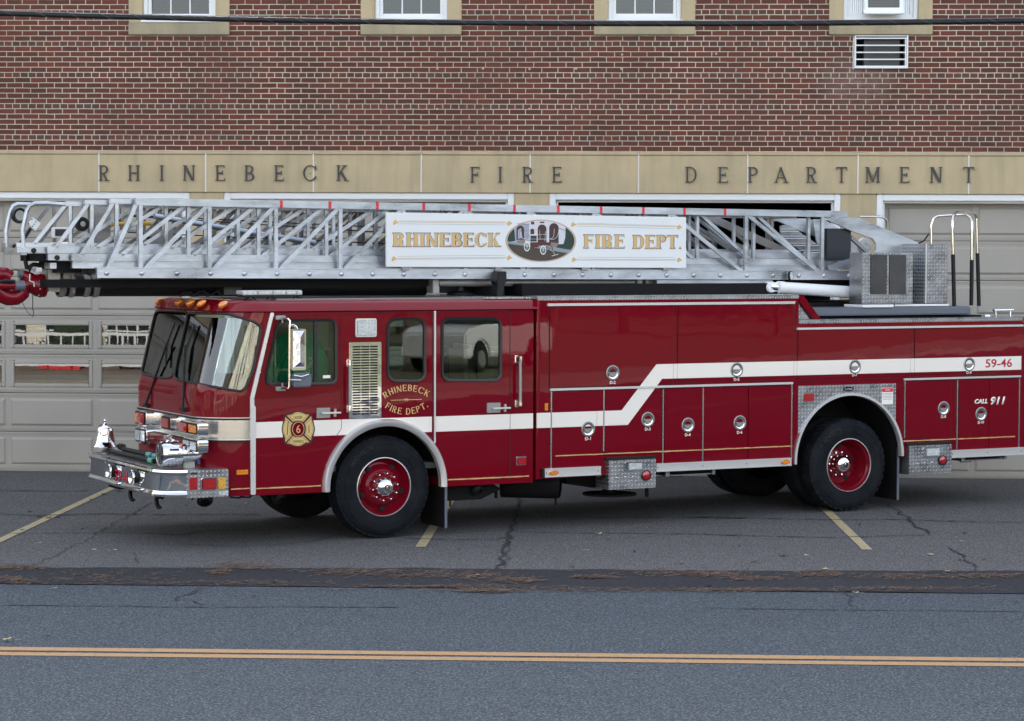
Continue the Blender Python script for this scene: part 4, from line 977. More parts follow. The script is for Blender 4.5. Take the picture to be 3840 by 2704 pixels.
for k,x,y in (('D',272,1450),('D',1680,1392)):
    a=S(k,x,y,.15); mb=MB(); mb.lathe([(0,0),(.055,.0),(.075,-.015),(.080,.03),(.05,.06)],(a[0],.15,a[1]),(.35,-1,-.9),20); mb.build('ground_light',M['black'],truck,smooth=40)
    mb=MB(); mb.lathe([(0,-.004),(.052,-.002)],(a[0],.15,a[1]),(.35,-1,-.9),20); mb.build('ground_light_lens',M['ugrey'],truck)
# ---- chrome bumper
BT,BS=-2.44,-2.168
def bpath(off,n=16):
    P=[(-1.75,W0-off)]; a=BS-BT; b=.34
    for i in range(n+1): q=PI/2*i/n; P.append((BS-(a+off)*math.sin(q),W0+b-(b+off)*math.cos(q)))
    for i in range(1,5): P.append((BT-off,W0+b+(W1+.06-W0-2*b)*i/5))
    for i in range(n+1): q=PI/2*(1-i/n); P.append((BS-(a+off)*math.sin(q),W1+.06-b+(b+off)*math.cos(q)))
    return P+[(-1.75,W1+.06+off)]
def bstrip(secs,name,mt,parent,j0=0,j1=None,closed=False):
    rows=[[(t,w,z) for t,w in bpath(o)][j0:j1] for o,z in secs]; n=len(rows[0]); mb=MB()
    vs=[v for r in rows for v in r]; K=len(rows); F=[[i*n+j,i*n+j+1,((i+1)%K)*n+j+1,((i+1)%K)*n+j] for i in range(K if closed else K-1) for j in range(n-1)]
    if closed: F+=[[i*n for i in range(K)],[i*n+n-1 for i in range(K)]]
    o=mb.add(vs,F).build(name,mt,parent); shade(o,40); return o
bp=part('front_bumper'); z0,z1=.535,.80
bstrip([(-.03,z0),(.018,z0),(.022,z0+.022),(.004,z0+.045),(0,z0+.055),(0,z1-.055),(.004,z1-.045),(.022,z1-.022),(.018,z1),(-.03,z1)],'chrome_face',M['chrome'],bp,1,-1,True)
# diamond plate end box, deck
mb=MB(); a=S('B',1315,870); b=S('B',1828,1180); mb.box(BS,b[0],W0-.004,W0+.35,b[1]-.005,a[1]); mb.build('end_box',M['plate'],bp,bevel=.006)
dk=bpath(-.02); mb=MB(); mb.prism(dk,z1-.03,z1-.005,ax='z'); mb.build('bumper_deck',M['platet'],bp)
mb=MB(); mb.prism([(t,w) for t,w in bpath(-.05)],z0+.01,z0+.03,ax='z'); mb.build('bumper_floor',M['under'],bp)
# grooved tread strip along the deck edge
mb=MB(); 
for i in range(26): mb.box(-2.335,-2.20,.42+i*.06,.46+i*.06,z1-.004,z1+.003)
mb.build('tread_strip',M['alumd'],bp)
# lamps of the end box
a=S('B',1343,955); b=S('B',1440,1103); o=MB().prism(rr(a[0],b[0],b[1],a[1],.008),W0-.012,W0-.004).build('reflector',M['lred'],bp)
a=S('B',1478,952); b=S('B',1680,1108); o=MB().prism(rr(a[0],b[0],b[1],a[1],.028),W0-.022,W0-.004).build('marker_light_bezel',M['chrome'],bp,bevel=.006)
e=.012; MB().prism(rr(a[0]+e,b[0]-e,b[1]+e,a[1]-e,.020),W0-.034,W0-.022).build('marker_light_lens',M['lred'],bp,bevel=.008)
a=S('B',1688,950); b=S('B',1788,1095); MB().prism(rr(a[0],b[0],b[1],a[1],.022),W0-.022,W0-.004).build('outlet_cover',M['lyel'],bp,bevel=.006)
a=S('B',1700,1115); b=S('B',1822,1172); MB().box(a[0],b[0],W0-.012,W0-.004,b[1],a[1]).build('clear_light',M['lclr'],bp,bevel=.004)
a=S('B',1355,893); b=S('B',1445,915); MB().prism(rr(a[0],b[0],b[1],a[1],.008),W0-.008,W0-.004).build('badge',M['navy'],bp)
# bumper face bolts, tow eyes, number
def bface(k,x,y): w_,z=FT(k,x,y,BT); return w_,z
mb=MB()
for x,y in ((430,780),(428,1010),(1010,920),(1012,1160)): w_,z=bface('B2',x,y); mb.lathe([(0,-.006),(.009,-.003),(.010,0)],(BT,w_,z),(1,0,0),10)
mb.build('face_bolt',M['bright'],bp)
for x,y in ((487,930),(870,1030)):
    w_,z=FT('B2',x,y,BT-.05); mb=MB(); mb.lathe([(0,.012),(.040,.008),(.060,-.004),(.073,-.012),(.077,-.008),(.077,.0),(.066,.012),(.050,.026),(.040,.05)],(BT-.05,w_,z),(1,0,0),32); mb.build('air_horn',M['chrome'],bp,smooth=50)
    mb=MB(); mb.lathe([(.050,.028),(.062,.034),(.062,.049)],(BT-.05,w_,z),(1,0,0),24); mb.build('horn_collar',M['black'],bp,smooth=50)
wl=bface('B2',590,950)[0]; wr=bface('B2',840,1000)[0]; zc=bface('B2',710,1030)[1]
o=sans('59-46',0,0,0,.125,M['redletter'],bp,'number',width=abs(wl-wr)*1.15,off=.015)
for v in o.data.vertices: x,y,z=v.co; v.co=(BT-.004+y,(wl+wr)/2-.02-x,zc-.058+z)
# tow hooks
for x,y in ((650,1160),(975,1250)):
    w_,z=FT('B',x,y,-2.25); mb=MB(); pts=[Vector((-2.25,w_,z))+Vector((0,-.066*math.cos(a)*1.25,.062*math.sin(a))) for a in [math.radians(40+i*14) for i in range(20)]]
    mb.tube([(-2.2,w_-.02,z+.11)]+[p for p in pts],[.022]+[.022]*16+[.018,.016,.013,.01],8); mb.build('tow_hook',M['black'],bp,smooth=40)
a=FT('B',500,1060,-2.2); MB().box(-2.3,-2.0,a[0]-.25,a[0]+.1,.46,.53).build('lower_bracket',M['under'],bp); MB().box(-2.3,-1.8,.9,1.0,.5,.54).build('lower_bracket',M['under'],bp)
mb=MB(); a=S('B',1535,1225,.10); mb.lathe([(0,0),(.055,-.002),(.075,-.02),(.082,.02),(.05,.05)],(a[0],.10,a[1]),(-.25,-1,-.7),24); mb.tube([(a[0]-.14,.1,.54),(a[0]-.13,.1,.49)],.012,6); mb.build('fog_lamp',M['black'],bp,smooth=40)
mb=MB(); mb.lathe([(0,-.004),(.050,-.004)],(a[0],.10,a[1]),(-.25,-1,-.7),24); mb.build('fog_lamp_lens',M['ugrey'],bp)
# bell
def tw(k,x,y,z,w_):
    q=S(k,x,y,w_); return q
bw2=2.22; q=S('B2',425,520,bw2); bc=(q[0],bw2,q[1]); hb=S('B2',425,50,bw2)[1]-q[1]; s=hb/.30
prof=[(.120,.000),(.148,.0),(.150,.006),(.138,.020),(.118,.042),(.103,.075),(.094,.12),(.089,.17),(.086,.200),(.078,.214),(.040,.224),(.030,.232),(.024,.244),(.014,.252),(.010,.266),(.016,.276),(.018,.286),(.012,.297),(0,.30)]
mb=MB(); mb.lathe([(r*s,h*s) for r,h in prof],bc,(0,0,1),40); bell=mb.build('bell',M['chrome'],bp,smooth=50)
mb=MB(); mb.tube([(bc[0],bw2,bc[2]+.01),(bc[0],bw2,z1)],.018,10); mb.lathe([(.06,0),(.06,.012),(.02,.04)],(bc[0],bw2,z1-.004),(0,0,1),16); mb.build('bell_post',M['greyl'],bell,smooth=40)
# siren
sw_=.24; a=S('B2',1400,650,sw_); sc=Vector((a[0]-.02,sw_,a[1]+.005)); rs_=(S('B2',1400,440,sw_)[1]-S('B2',1400,880,sw_)[1])/2
prof=[(.80,-.012),(.93,-.016),(1.0,.0),(1.02,.03),(1.02,.16),(.98,.19),(.70,.20),(.72,.24),(.70,.36),(.62,.40),(.44,.46),(.2,.50),(0,.51)]
mb=MB(); mb.lathe([(r*rs_,h) for r,h in prof],sc,(1,0,0),40); si=mb.build('siren',M['chrome'],bp,smooth=40)
mb=MB(); mb.lathe([(.80*rs_,-.012),(.5*rs_,-.006),(.45*rs_,-.02),(.2*rs_,-.02),(.0,-.03)],sc,(1,0,0),32); mb.build('siren_face',M['ugrey'],si,smooth=40)
mb=MB()
for i in range(6): q=2*PI*i/6; mb.beam(sc+Vector((-.018,math.cos(q)*.30*rs_,math.sin(q)*.30*rs_)),sc+Vector((-.014,math.cos(q)*.76*rs_,math.sin(q)*.76*rs_)),.003,.006)
mb.build('siren_grille',M['chrome'],si)
for row,zz_ in ((0,.35),(1,.02)):
    mb=MB()
    for i in range(9): h=.05+i*.011; ang=math.radians(20+row*38); r=rs_*1.022; mb.box(sc.x+h-.003,sc.x+h+.003,sc.y-r*math.cos(ang)-.004,sc.y-r*math.cos(ang)+.004,sc.z+r*math.sin(ang)-.014,sc.z+r*math.sin(ang)+.014)
    mb.build('siren_slot',M['dark'],si)
mb=MB(); mb.box(sc.x+.22,sc.x+.34,sw_-.05,sw_+.05,z1-.01,sc.z-rs_*.6); mb.build('siren_mount',M['greyl'],si,bevel=.01)
mb=MB(); mb.tube([sc+Vector((.07,0,rs_)),sc+Vector((.06,0,rs_+.045)),sc+Vector((.09,0,rs_+.06)),sc+Vector((.13,0,rs_))],.012,8); mb.build('siren_bracket',M['chrome'],si)
# ---- front lamps
def housing(w0,w1,z0,z1,t=-1.93,cells=(),tb=-1.80):
    root=part('lamp_housing'); mb=MB(); mb.prism(rr(w0,w1,z0,z1,.030),t,tb,ax='x'); mb.build('housing',M['chrome'],root,bevel=.010,smooth=40)
    n=len(cells); cw=(w1-w0-.03)/n
    for i,(mt,bulge) in enumerate(cells):
        a=w0+.015+cw*i; mb=MB(); mb.prism(rr(a+.002,a+cw-.002,z0+.012,z1-.012,.020),t-.006,t+.002,ax='x'); mb.build('lamp_gasket',M['rubber'],root); mb=MB(); mb.prism(rr(a+.010,a+cw-.010,z0+.022,z1-.022,.018),t-.012-bulge,t+.002,ax='x'); mb.build('lamp_lens',mt,root,bevel=.010+bulge*.3,smooth=50)
def wz(x,y,t=-1.93): return FT('B',x,y,t)
TL=TF-.095
def fb(x0,x1,y0,y1,**kw):
    xm=(x0+x1)/2; a=FT('B',x1,(y0+y1)/2,TL); c_=FT('B',x0,(y0+y1)/2,TL); housing(a[0],c_[0],FT('B',xm,y1,TL)[1],FT('B',xm,y0,TL)[1],t=TL,**kw)
NB_=dict(tb=TF+.02); FB_=dict(tb=TF+.12)
fb(1228,1448,262,425,cells=((M['lamb'],0),(M['lred'],.035)),**NB_); fb(1265,1448,470,640,cells=((M['lclr'],0),(M['lclr'],0)),**NB_)
fb(676,812,128,315,cells=((M['lred'],.035),(M['lamb'],0)),**FB_); fb(678,815,340,530,cells=((M['lclr'],0),(M['lclr'],0)),**FB_)
c=FT('B',1055,280,TL); root=part('lamp_housing'); mb=MB(); mb.prism(rr(c[0]-.13,c[0]+.13,c[1]-.075,c[1]+.075,.03),TL,TF+.02,ax='x'); mb.build('housing',M['chrome'],root,bevel=.012,smooth=40)
mb=MB(); mb.prism(rr(c[0]-.12,c[0]+.12,c[1]-.064,c[1]+.064,.02),TL-.006,TL+.01,ax='x'); mb.build('lamp_gasket',M['rubber'],root); mb=MB(); mb.prism(rr(c[0]-.11,c[0]+.11,c[1]-.055,c[1]+.055,.02),TL-.015,TL+.01,ax='x'); mb.build('lamp_lens',M['lred'],root,bevel=.01,smooth=50)
# blue tag under the near housing
a=S('B',1440,690,.2); b=S('B',1475,785,.2); MB().box(a[0],b[0],.195,.20,b[1],a[1]).build('blue_tag',mat('blue_tag',(.01,.05,.22),.5),truck)
# amber roof lights
for x,y in ((693,188),(868,195),(960,203),(1055,208),(1240,218)):
    P=onshell('A',x,y+4,.0)
    if P is None: q=HZ('A',x,y,2.42); P=Vector((q[0]+.03,q[1],2.42))
    p=Vector(P)+Vector((-.035,0,-.0)); mb=MB()
    mb.lathe([(0,-.028),(.018,-.022),(.030,-.006),(.034,.02),(.026,.06),(.0,.09)],p,(1,.0,.55),14); o=mb.build('clearance_light',M['lamb'],truck,smooth=50)
# side marker
a=S('B',1922,862); b=S('B',2065,915); MB().prism(rr(a[0],b[0],b[1],a[1],.004),W0-.014,W0).build('side_marker',M['lamb'],truck,bevel=.004)
# wipers
for pts,bl in (((('A',565,1075),('A',745,560)),(('A',815,372),('A',745,560),('A',735,745))),((('A',885,1110),('A',905,560)),(('A',985,385),('A',915,590),('A',888,790)))):
    mb=MB(); P=[onshell(*p,.035) for p in pts]; mb.tube(P,.012,8); o=mb.build('wiper_arm',M['black'],truck); P=[onshell(*p,.018) for p in bl]; mb=MB(); mb.tube(P,.012,6); mb.build('wiper_blade',M['rubber'],o)
    P=onshell(*pts[0],.02); mb=MB(); mb.box(P.x-.02,P.x+.05,P.y-.08,P.y+.04,P.z-.025,P.z+.015); mb.build('wiper_pivot',M['black'],o,bevel=.008)
# mirror
mr=part('wing_mirror'); MW=-.24
def SM(x,y,w_=MW,k='W'): q=S(k,x,y,w_); return Vector((q[0],w_,q[1]))
mb=MB(); b0=SM(345,195,-.06); b1=SM(470,215); mb.tube([b0,SM(400,210,-.15),SM(462,215),SM(495,245),SM(490,400),SM(485,1150),SM(488,1380),SM(470,1415),SM(400,1410,-.15),SM(330,1420,-.06)],.011,8); mb.build('mirror_arm',M['tube'],mr,smooth=40)
mb=MB()
for y in (192,1425): p=SM(340,y,-.06); mb.prism(rr(p.x-.055,p.x+.055,p.z-.022,p.z+.022,.015),W0-.03,W0)
for y0,y1 in ((235,285),(1320,1395)): mb.tube([SM(365,y0,-.06),SM(365,y1,-.06)],.010,8)
mb.build('mirror_foot',M['greyl'],mr,bevel=.004)
a=SM(520,385); b=SM(775,1100); mb=MB(); x0,x1,zb,zt_=a.x,b.x,b.z,a.z
mb.prism(rr(x0,x1,zb,zt_,.02),MW-.0,MW+.03); i0,i1=x0+.02,x1-.018; xm=(x0+x1)/2; za,zc=zb+.03,zt_-.02
mb.add([(i0,MW-.001,za),(i1,MW-.001,za),(i1,MW-.001,zc),(i0,MW-.001,zc),(xm-.002,MW-.045,za+.055),(xm-.002,MW-.045,zc-.07)],[(0,1,4),(1,2,5,4),(2,3,5),(3,0,4,5)])
mb.build('mirror_head',M['chrome'],mr)
a=SM(545,1150); b=SM(875,1390); mb=MB(); mb.prism(rr(a.x,b.x,b.z,a.z,.035),MW+.0,MW+.04); mb.build('convex_mirror',M['grey'],mr,bevel=.012,smooth=40)
mb=MB(); mb.tube([SM(490,1268),SM(690,1275,MW-.03)],.008,8); mb.tube([SM(500,320),SM(560,320),SM(600,345),SM(615,385)],.012,8); mb.tube([SM(560,1190,MW-.01),SM(690,1215,MW-.012),SM(820,1175,MW-.01)],.010,8); mb.build('mirror_bracket',M['chrome'],mr,smooth=40)
# louvre panel with grab rail, clear lamp
a=S('D',776,350); b=S('D',1006,890); mb=MB(); lp=part('louvre_panel')
mb.prism(rr(a[0],b[0],b[1],a[1],.012),W0-.010,W0); mb.build('plate',M['chrome'],lp,bevel=.002)
mb=MB(); z=[S('D',800,y)[1] for y in (382,862)]
for cx0,cx1 in ((800,858),(862,920),(925,980)):
    xa=S('D',cx0,600)[0]; xb=S('D',cx1,600)[0]
    for i in range(26): zz_=z[0]+(z[1]-z[0])*i/25; mb.prism(rr(xa,xb,zz_-.0075,zz_+.0075,.007,3),W0-.0125,W0-.009)
mb.build('slots',M['dark'],lp)
def grab(k,x,y0,y1,xb,name='grab_rail'):
    p0=S(k,x,y0,W0-.07); p1=S(k,x,y1,W0-.07); r=part(name); mb=MB(); mb.tube([(p0[0],W0-.07,p0[1]+.03),(p1[0],W0-.07,p1[1]-.03)],.017,12); mb.build('bar',M['greyl'],r,smooth=40)
    mb=MB()
    for y in (y0,y1):
        q=S(k,xb,y); c_=S(k,x,y,W0-.07); mb.box(q[0]-.02,q[0]+.02,W0-.03,W0,q[1]-.04,q[1]+.04); mb.tube([(c_[0],W0-.07,c_[1]-.03),(c_[0],W0-.07,c_[1]+.03)],.020,10); mb.beam((q[0],W0-.02,q[1]),(c_[0],W0-.07,c_[1]),.012,.02)
    mb.build('bracket',M['chrome'],r,bevel=.003)
grab('D',785,495,820,766); grab('D',2000,470,785,1965)
a=S('D',820,180); b=S('D',970,310); r=part('flood_light'); MB().prism(rr(a[0],b[0],b[1],a[1],.02),W0-.022,W0).build('bezel',M['bright'],r,bevel=.005); e=.014
MB().prism(rr(a[0]+e,b[0]-e,b[1]+e,a[1]-e,.012),W0-.032,W0-.022).build('lens',M['lclr'],r,bevel=.006)
MB().box((a[0]+b[0])/2-.004,(a[0]+b[0])/2+.004,W0-.035,W0-.030,b[1]+e,a[1]-e).build('lens_rib',M['bright'],r)
for x in (545,1760):
    a=S('D',x,818 if x<1000 else 782); b=S('D',x+97,888 if x<1000 else 850); r=part('door_handle'); MB().prism(rr(a[0],b[0],b[1],a[1],.010),W0-.008,W0).build('handle_plate',M['greyl'],r,bevel=.003)
    c_=S('D',x+90,852 if x<1000 else 818); mb=MB(); mb.beam((c_[0]-.09,W0-.03,c_[1]-.002),(c_[0]+.12,W0-.03,c_[1]),.009,.009); mb.beam((c_[0]+.06,W0-.012,c_[1]-.04),(c_[0]+.06,W0-.02,c_[1]+.04),.012,.012); mb.build('lever',M['bright'],r,bevel=.003)
a=S('D',1968,1165); b=S('D',2040,1225); MB().prism(rr(a[0],b[0],b[1],a[1],.010),W0-.012,W0).build('marker_bezel',M['chrome'],truck,bevel=.003); MB().prism(rr(a[0]+.012,b[0]-.004,b[1]+.008,a[1]-.010,.008),W0-.024,W0-.012).build('marker_lens',M['lred'],truck,bevel=.004)
# cab lettering
dc=S('V',990,1215); lt=part('door_lettering')
def bend(R0,cx,cz,sgn): return lambda px,pz: ((cx+(R0+pz*1)*math.sin((px-cx)/R0), cz+ (R0+pz)*math.cos((px-cx)/R0)-R0)) if sgn>0 else (cx+(R0-pz)*math.sin((px-cx)/R0), cz-(R0-pz)*math.cos((px-cx)/R0)+R0)
def arcword(txt,kx0,ky,kx1,h,R0,sgn,gap):
    a=S('V',kx0,ky); b=S('V',kx1,ky); cx=(a[0]+b[0])/2; mb=MB()
    tot=b[0]-a[0]; f=bend(R0,cx,a[1],sgn)
    word(mb,txt,a[0]-tot*.03,b[0]+tot*.03,0,h,W0-.0025,W0,gap=gap,f=f,sw=.16,tw=.09,s=.02,sh=.03); mb.build('lettering',M['gold'],lt)
arcword('RHINEBECK',665,1085,1310,.066,.44,1,.22); arcword('FIRE DEPT.',655,1445,1325,.066,.44,-1,.20)
a=S('V',750,1217); b=S('V',1217,1212); mb=MB(); mb.box(a[0],b[0],W0-.0018,W0,a[1]-.003,a[1]+.003); c_=(a[0]+b[0])/2
mb.prism([(c_-.022,a[1]+.012),(c_-.002,a[1]+.012),(c_-.010,a[1]-.018)],W0-.0026,W0); mb.prism([(c_+.002,a[1]+.012),(c_+.022,a[1]+.012),(c_+.012,a[1]-.018)],W0-.0026,W0); mb.build('ornament_line',M['gold'],lt)
# maltese emblem
em=part('maltese_emblem'); mc=S('M',548,880); ex=lambda x,y: S('M',x,y)
lobes=[[(205,470),(350,440),(440,385),(548,360),(660,385),(750,430),(880,445),(705,660),(640,640),(548,625),(460,635),(390,665)],
       [(205,1310),(300,1325),(420,1375),(540,1395),(650,1370),(760,1290),(885,1280),(700,1085),(640,1120),(548,1130),(450,1120),(390,1090)],
       [(155,520),(140,640),(90,760),(75,880),(100,1020),(145,1120),(160,1275),(355,1080),(325,1000),(312,880),(325,770),(375,710)],
       [(940,490),(955,620),(1000,740),(1025,880),(1000,1000),(950,1100),(930,1225),(740,1050),(770,970),(780,880),(770,780),(740,700)]]
MBR=mat('emblem_back_red',(.035,.002,.004),.5); GDK=mat('emblem_brown_line',(.10,.05,.01),.6)
bk=smooth_poly([(175,430),(548,325),(915,420),(975,480),(1065,880),(975,1260),(910,1330),(548,1425),(170,1350),(120,1300),(40,880),(120,480)],60,4)
side_poly('emblem_back',[ex(*p) for p in bk],W0-.0045,W0,MBR,em)
def shr(P,f): c=(sum(p[0] for p in P)/len(P),sum(p[1] for p in P)/len(P)); return [(c[0]+(x-c[0])*f,c[1]+(y-c[1])*f) for x,y in P]
for L in lobes:
    side_poly('emblem_lobe',[ex(*p) for p in L],W0-.0052,W0,M['gold'],em); side_poly('lobe_line',[ex(*p) for p in shr(L,.86)],W0-.0056,W0-.005,GDK,em); side_poly('lobe_field',[ex(*p) for p in shr(L,.80)],W0-.006,W0-.005,mat('lobe_gold',(.55,.42,.16),.45),em)
r1=.056; side_poly('emblem_ring',[(mc[0]+.0665*math.cos(a),mc[1]+.075*math.sin(a)) for a in [2*PI*i/40 for i in range(40)]],W0-.0064,W0,M['gold'],em)
side_poly('emblem_centre',[(mc[0]+.0605*math.cos(a),mc[1]+.069*math.sin(a)) for a in [2*PI*i/40 for i in range(40)]],W0-.0070,W0,M['red'],em)
sans('6',mc[0],mc[1]-.040,W0-.0080,.080,M['gold'],em,'number',width=.045)
q=ex(540,560); sans('LADDER',q[0],q[1]-.002,W0-.0072,.026,GDK,em,'lettering',width=.092,off=.01)
q=ex(550,1290); sans('RHINEBECK',q[0],q[1]+.0,W0-.0072,.026,GDK,em,'lettering',width=.115,off=.01)
for x,y0,y1 in ((870,760,1000),(240,640,1060)): a=ex(x,y0); b=ex(x-30 if x<500 else x,y1); MB().beam((a[0],W0-.0072,a[1]),(b[0],W0-.0072,b[1]),.0035,.001,up=(0,1,0)).build('lobe_symbol',GDK,em)
# green sweatshirt over the driver's seat, seen through the window
a=S('W',230,1290,.30); q=lambda x,y,w_=.30:(lambda s:(s[0],s[1]))(S('W',x,y,w_))
P=smooth_poly([q(170,1330),(q(190,1130)),q(250,900),q(400,640),q(560,470),q(800,430),q(950,600),q(1050,850),q(1090,1030),q(1060,1330)],.10,5)
sg=thing('green_sweatshirt','green sweatshirt with pale RBFD letters on its sleeve draped over the driver seat','sweatshirt',(0,0,0))
sg.location=truck.location; sg.rotation_euler=truck.rotation_euler
o=MB().prism(P,.15,.62).build('cloth',M['green'],sg,bevel=.05,smooth=60)
tx=[('R',852,905),('B',838,980),('F',825,1055),('D',795,1118)]
for ch,x,y in tx: s_=S('W',x+8,y,.145); o=sans(ch,s_[0],s_[1]-.02,.1455,.042,M['mint'],sg,'letter',width=.050,off=.03)

# ================================================================ body behind the cab
EX=S('E',150,110)[0]
tb0,tb1=1.765,8.62; zh=2.452; zm=S('E',1990,110)[0]
zA=2.500; zB=2.215; tS=5.128
arcp=[(5.835+.745*math.cos(a),.61+.745*math.sin(a)) for a in [math.radians(-1+182*i/48) for i in range(49)]]
prof=[(tb0,.545),(tb0,zA-.03),(tS,zA-.03),(tS,zB-.03),(tb1,zB-.03),(tb1,.64),(6.58,.64)]+arcp+[(5.09,.585)]
body=MB().prism(prof,W0,W1).build('body_shell',M['red'],truck,bevel=.012)
# rounded front corner post
mb=MB(); mb.tube([(tb0+.028,W0+.024,.56),(tb0+.028,W0+.024,zA-.04)],.030,16); mb.build('corner_post',M['red'],truck,smooth=60)
def door(k,x0,y0,x1,y1,lab=None,wd=.009,name='compartment_door'):
    a=S(k,x0,y0); b=S(k,x1,y1)
    g_=MB().box(a[0]-.006,b[0]+.006,W0-.001,W0+.01,b[1]-.006,a[1]+.006).build('door_gap',SEAM,truck)
    o=MB().prism(rr(a[0],b[0],b[1],a[1],.006,2),W0-wd,W0-.001).build(name,M['red'],truck,bevel=.004); return o
DR={}
for nm_,args in {'D2':('E',210,190,1090,742),'D5':('E',1125,186,1950,708),'D1':('E',227,795,590,1345),'D3':('E',602,782,1010,1218),'D4':('E',1027,775,1298,1302),'D6':('E',1310,768,1622,1290),'D6b':('E',1628,762,1930,1272),
  'D7':('F',174,262,975,598),'D9':('F',1007,252,1766,570),'D8':('F',942,628,1264,1026),'D10':('F',1320,618,1532,1112),'D10b':('F',1538,614,1753,1104)}.items(): DR[nm_]=door(*args)
def trim(k,x0,x1,y,h,d=.022,name='drip_rail'):
    a=S(k,x0,y); b=S(k,x1,y); z=S(k,(x0+x1)/2,y)[1]; mb=MB(); mb.box(a[0],b[0],W0-d,W0,z-h/2,z+h/2); mb.box(a[0]-.004,b[0]+.004,W0-d-.008,W0-d+.004,z+h/2-.004,z+h/2+.006); return mb.build(name,M['bright'],truck,bevel=.002)
def zmid(k,x,y): return S(k,x,y)[1]
trim('E',190,1955,171,.022); 
a=S('E',210,783); b=S('E',1942,735); z=(a[1]+b[1])/2; MB().box(a[0],b[0],W0-.024,W0,z-.012,z+.012).build('drip_rail',M['bright'],truck,bevel=.003)
a=S('F',163,252); b=S('F',1778,230); z=(a[1]+b[1])/2; MB().box(a[0],b[0],W0-.024,W0,z-.012,z+.012).build('drip_rail',M['bright'],truck,bevel=.003)
a=S('F',925,611); b=S('F',1760,594); z=(a[1]+b[1])/2; MB().box(a[0],b[0],W0-.024,W0,z-.011,z+.011).build('drip_rail',M['bright'],truck,bevel=.003)
for k,x,y0,y1 in (('E',220,795,1345),('E',595,785,1222),('E',1018,778,1305),('E',1303,768,1292),('E',1936,745,1262),('F',935,625,1032),('F',1310,618,1112),('F',1752,608,1100)):
    p=S(k,x,y0); q=S(k,x,y1); MB().box(p[0]-.008,p[0]+.008,W0-.014,W0,q[1],p[1]).build('hinge_strip',M['steel'],truck)
# stripe over the body: low at the front, ramped up, high to the rear
zl0,zl1=1.095,1.256; zh0,zh1=1.588,1.749
p=S('E',722,928)[0]; q=S('E',765,1030)[0]; r=S('E',970,602)[0]; s=S('E',1010,705)[0]
ztop=S('E',900,765)[1]; 
side_poly('cream_stripe',[(tb0+.004,zl0),(q,zl0),(s,zh0),(tb1-.3,zh0),(tb1-.3,zh1),(r,zh1),(p,zl1),(tb0+.004,zl1)],W0-.0125,W0-.0095,M['white'])
side_poly('cream_stripe',[(tb0+.004,zl0),(S('E',212,1000)[0],zl0),(S('E',212,1000)[0],zl1),(tb0+.004,zl1)],W0-.0132,W0,M['white'])
for k,x,y0,y1 in (('E',1090,598,708),('E',1118,598,708),('E',1950,580,690),('E',1972,578,688),('F',974,464,570),('F',1003,464,570),('E',545,935,1042)):
    p=S(k,x,y0); q=S(k,x,y1); MB().box(p[0]-.002,p[0]+.002,W0-.0135,W0-.012,zh0 if k!='E' or x>600 else zl0,zh1 if k!='E' or x>600 else zl1).build('stripe_seam',mat('stripe_seam',(.42,.33,.22),.6),truck)
# diamond plate: top edges, wheel panel, step boxes
mb=MB(); mb.box(tb0+.01,tS,W0-.006,W0+.3,zA-.045,zA); mb.box(tS,tb1,W0-.006,W0+.3,zB-.045,zB); 
mb.build('top_edge_plate',plate('diamond_plate_fine',pitch=.035),truck,bevel=.004)
mb=MB(); mb.box(tb0+.01,tS,W0+.31,W1,zA-.03,zA-.012); mb.box(1.2,tb0+.01,W0+.1,W1-.1,zA-.026,zA-.008); mb.box(tS,tb1,W0+.31,W1,zB-.03,zB-.01); mb.build('top_deck',M['platet'],truck)
x0=S('F',176,800)[0]; x1=S('F',872,800)[0]; zt_=S('F',500,652)[1]; zl=S('F',178,1000)[1]; zr=S('F',868,925)[1]
P=[(x0,zt_),(x1,zt_),(x1,zr)]+[(cx,cz) for cx,cz in [(5.835+.757*math.cos(a),.61+.757*math.sin(a)) for a in [math.radians(2+176*i/60) for i in range(61)]] if cx<x1 and cx>x0 and (cx>5.8 and cz>zr or cx<=5.8 and cz>zl)]+[(x0,zl)]
side_poly('wheel_panel',P,W0-.004,W0,M['plate'])
a=S('F',205,712); b=S('F',285,772); MB().prism(rr(a[0],b[0],b[1],a[1],.010),W0-.016,W0-.004).build('marker_bezel',M['chrome'],truck,bevel=.003); MB().prism(rr(a[0]+.014,b[0]-.004,b[1]+.008,a[1]-.010,.008),W0-.028,W0-.016).build('marker_lens',M['lred'],truck,bevel=.004)
c=S('F',533,682); side_poly('maker_badge',[(c[0]+.075*math.cos(a),c[1]+.029*math.sin(a)) for a in [2*PI*i/32 for i in range(32)]],W0-.012,W0-.004,M['black'])
sans('E-ONE',c[0],c[1]-.012,W0-.0135,.022,M['bright'],truck,'badge_lettering',width=.10,off=.01)
a=S('F',773,675); b=S('F',850,790); MB().box(a[0],b[0],W0-.006,W0-.003,b[1],a[1]).build('warning_label',M['letterw'],truck)
MB().box(a[0]+.003,b[0]-.003,W0-.0075,W0-.006,a[1]-.048,a[1]-.004).build('label_band',M['redtape'],truck); sans('DANGER',(a[0]+b[0])/2,a[1]-.036,W0-.009,.018,M['letterw'],truck,'label_lettering',width=.07,off=.01)
for i in range(5): MB().box(a[0]+.008,b[0]-.010-.006*(i%2),W0-.0072,W0-.006,a[1]-.066-i*.017,a[1]-.062-i*.017).build('label_line',M['grey'],truck)
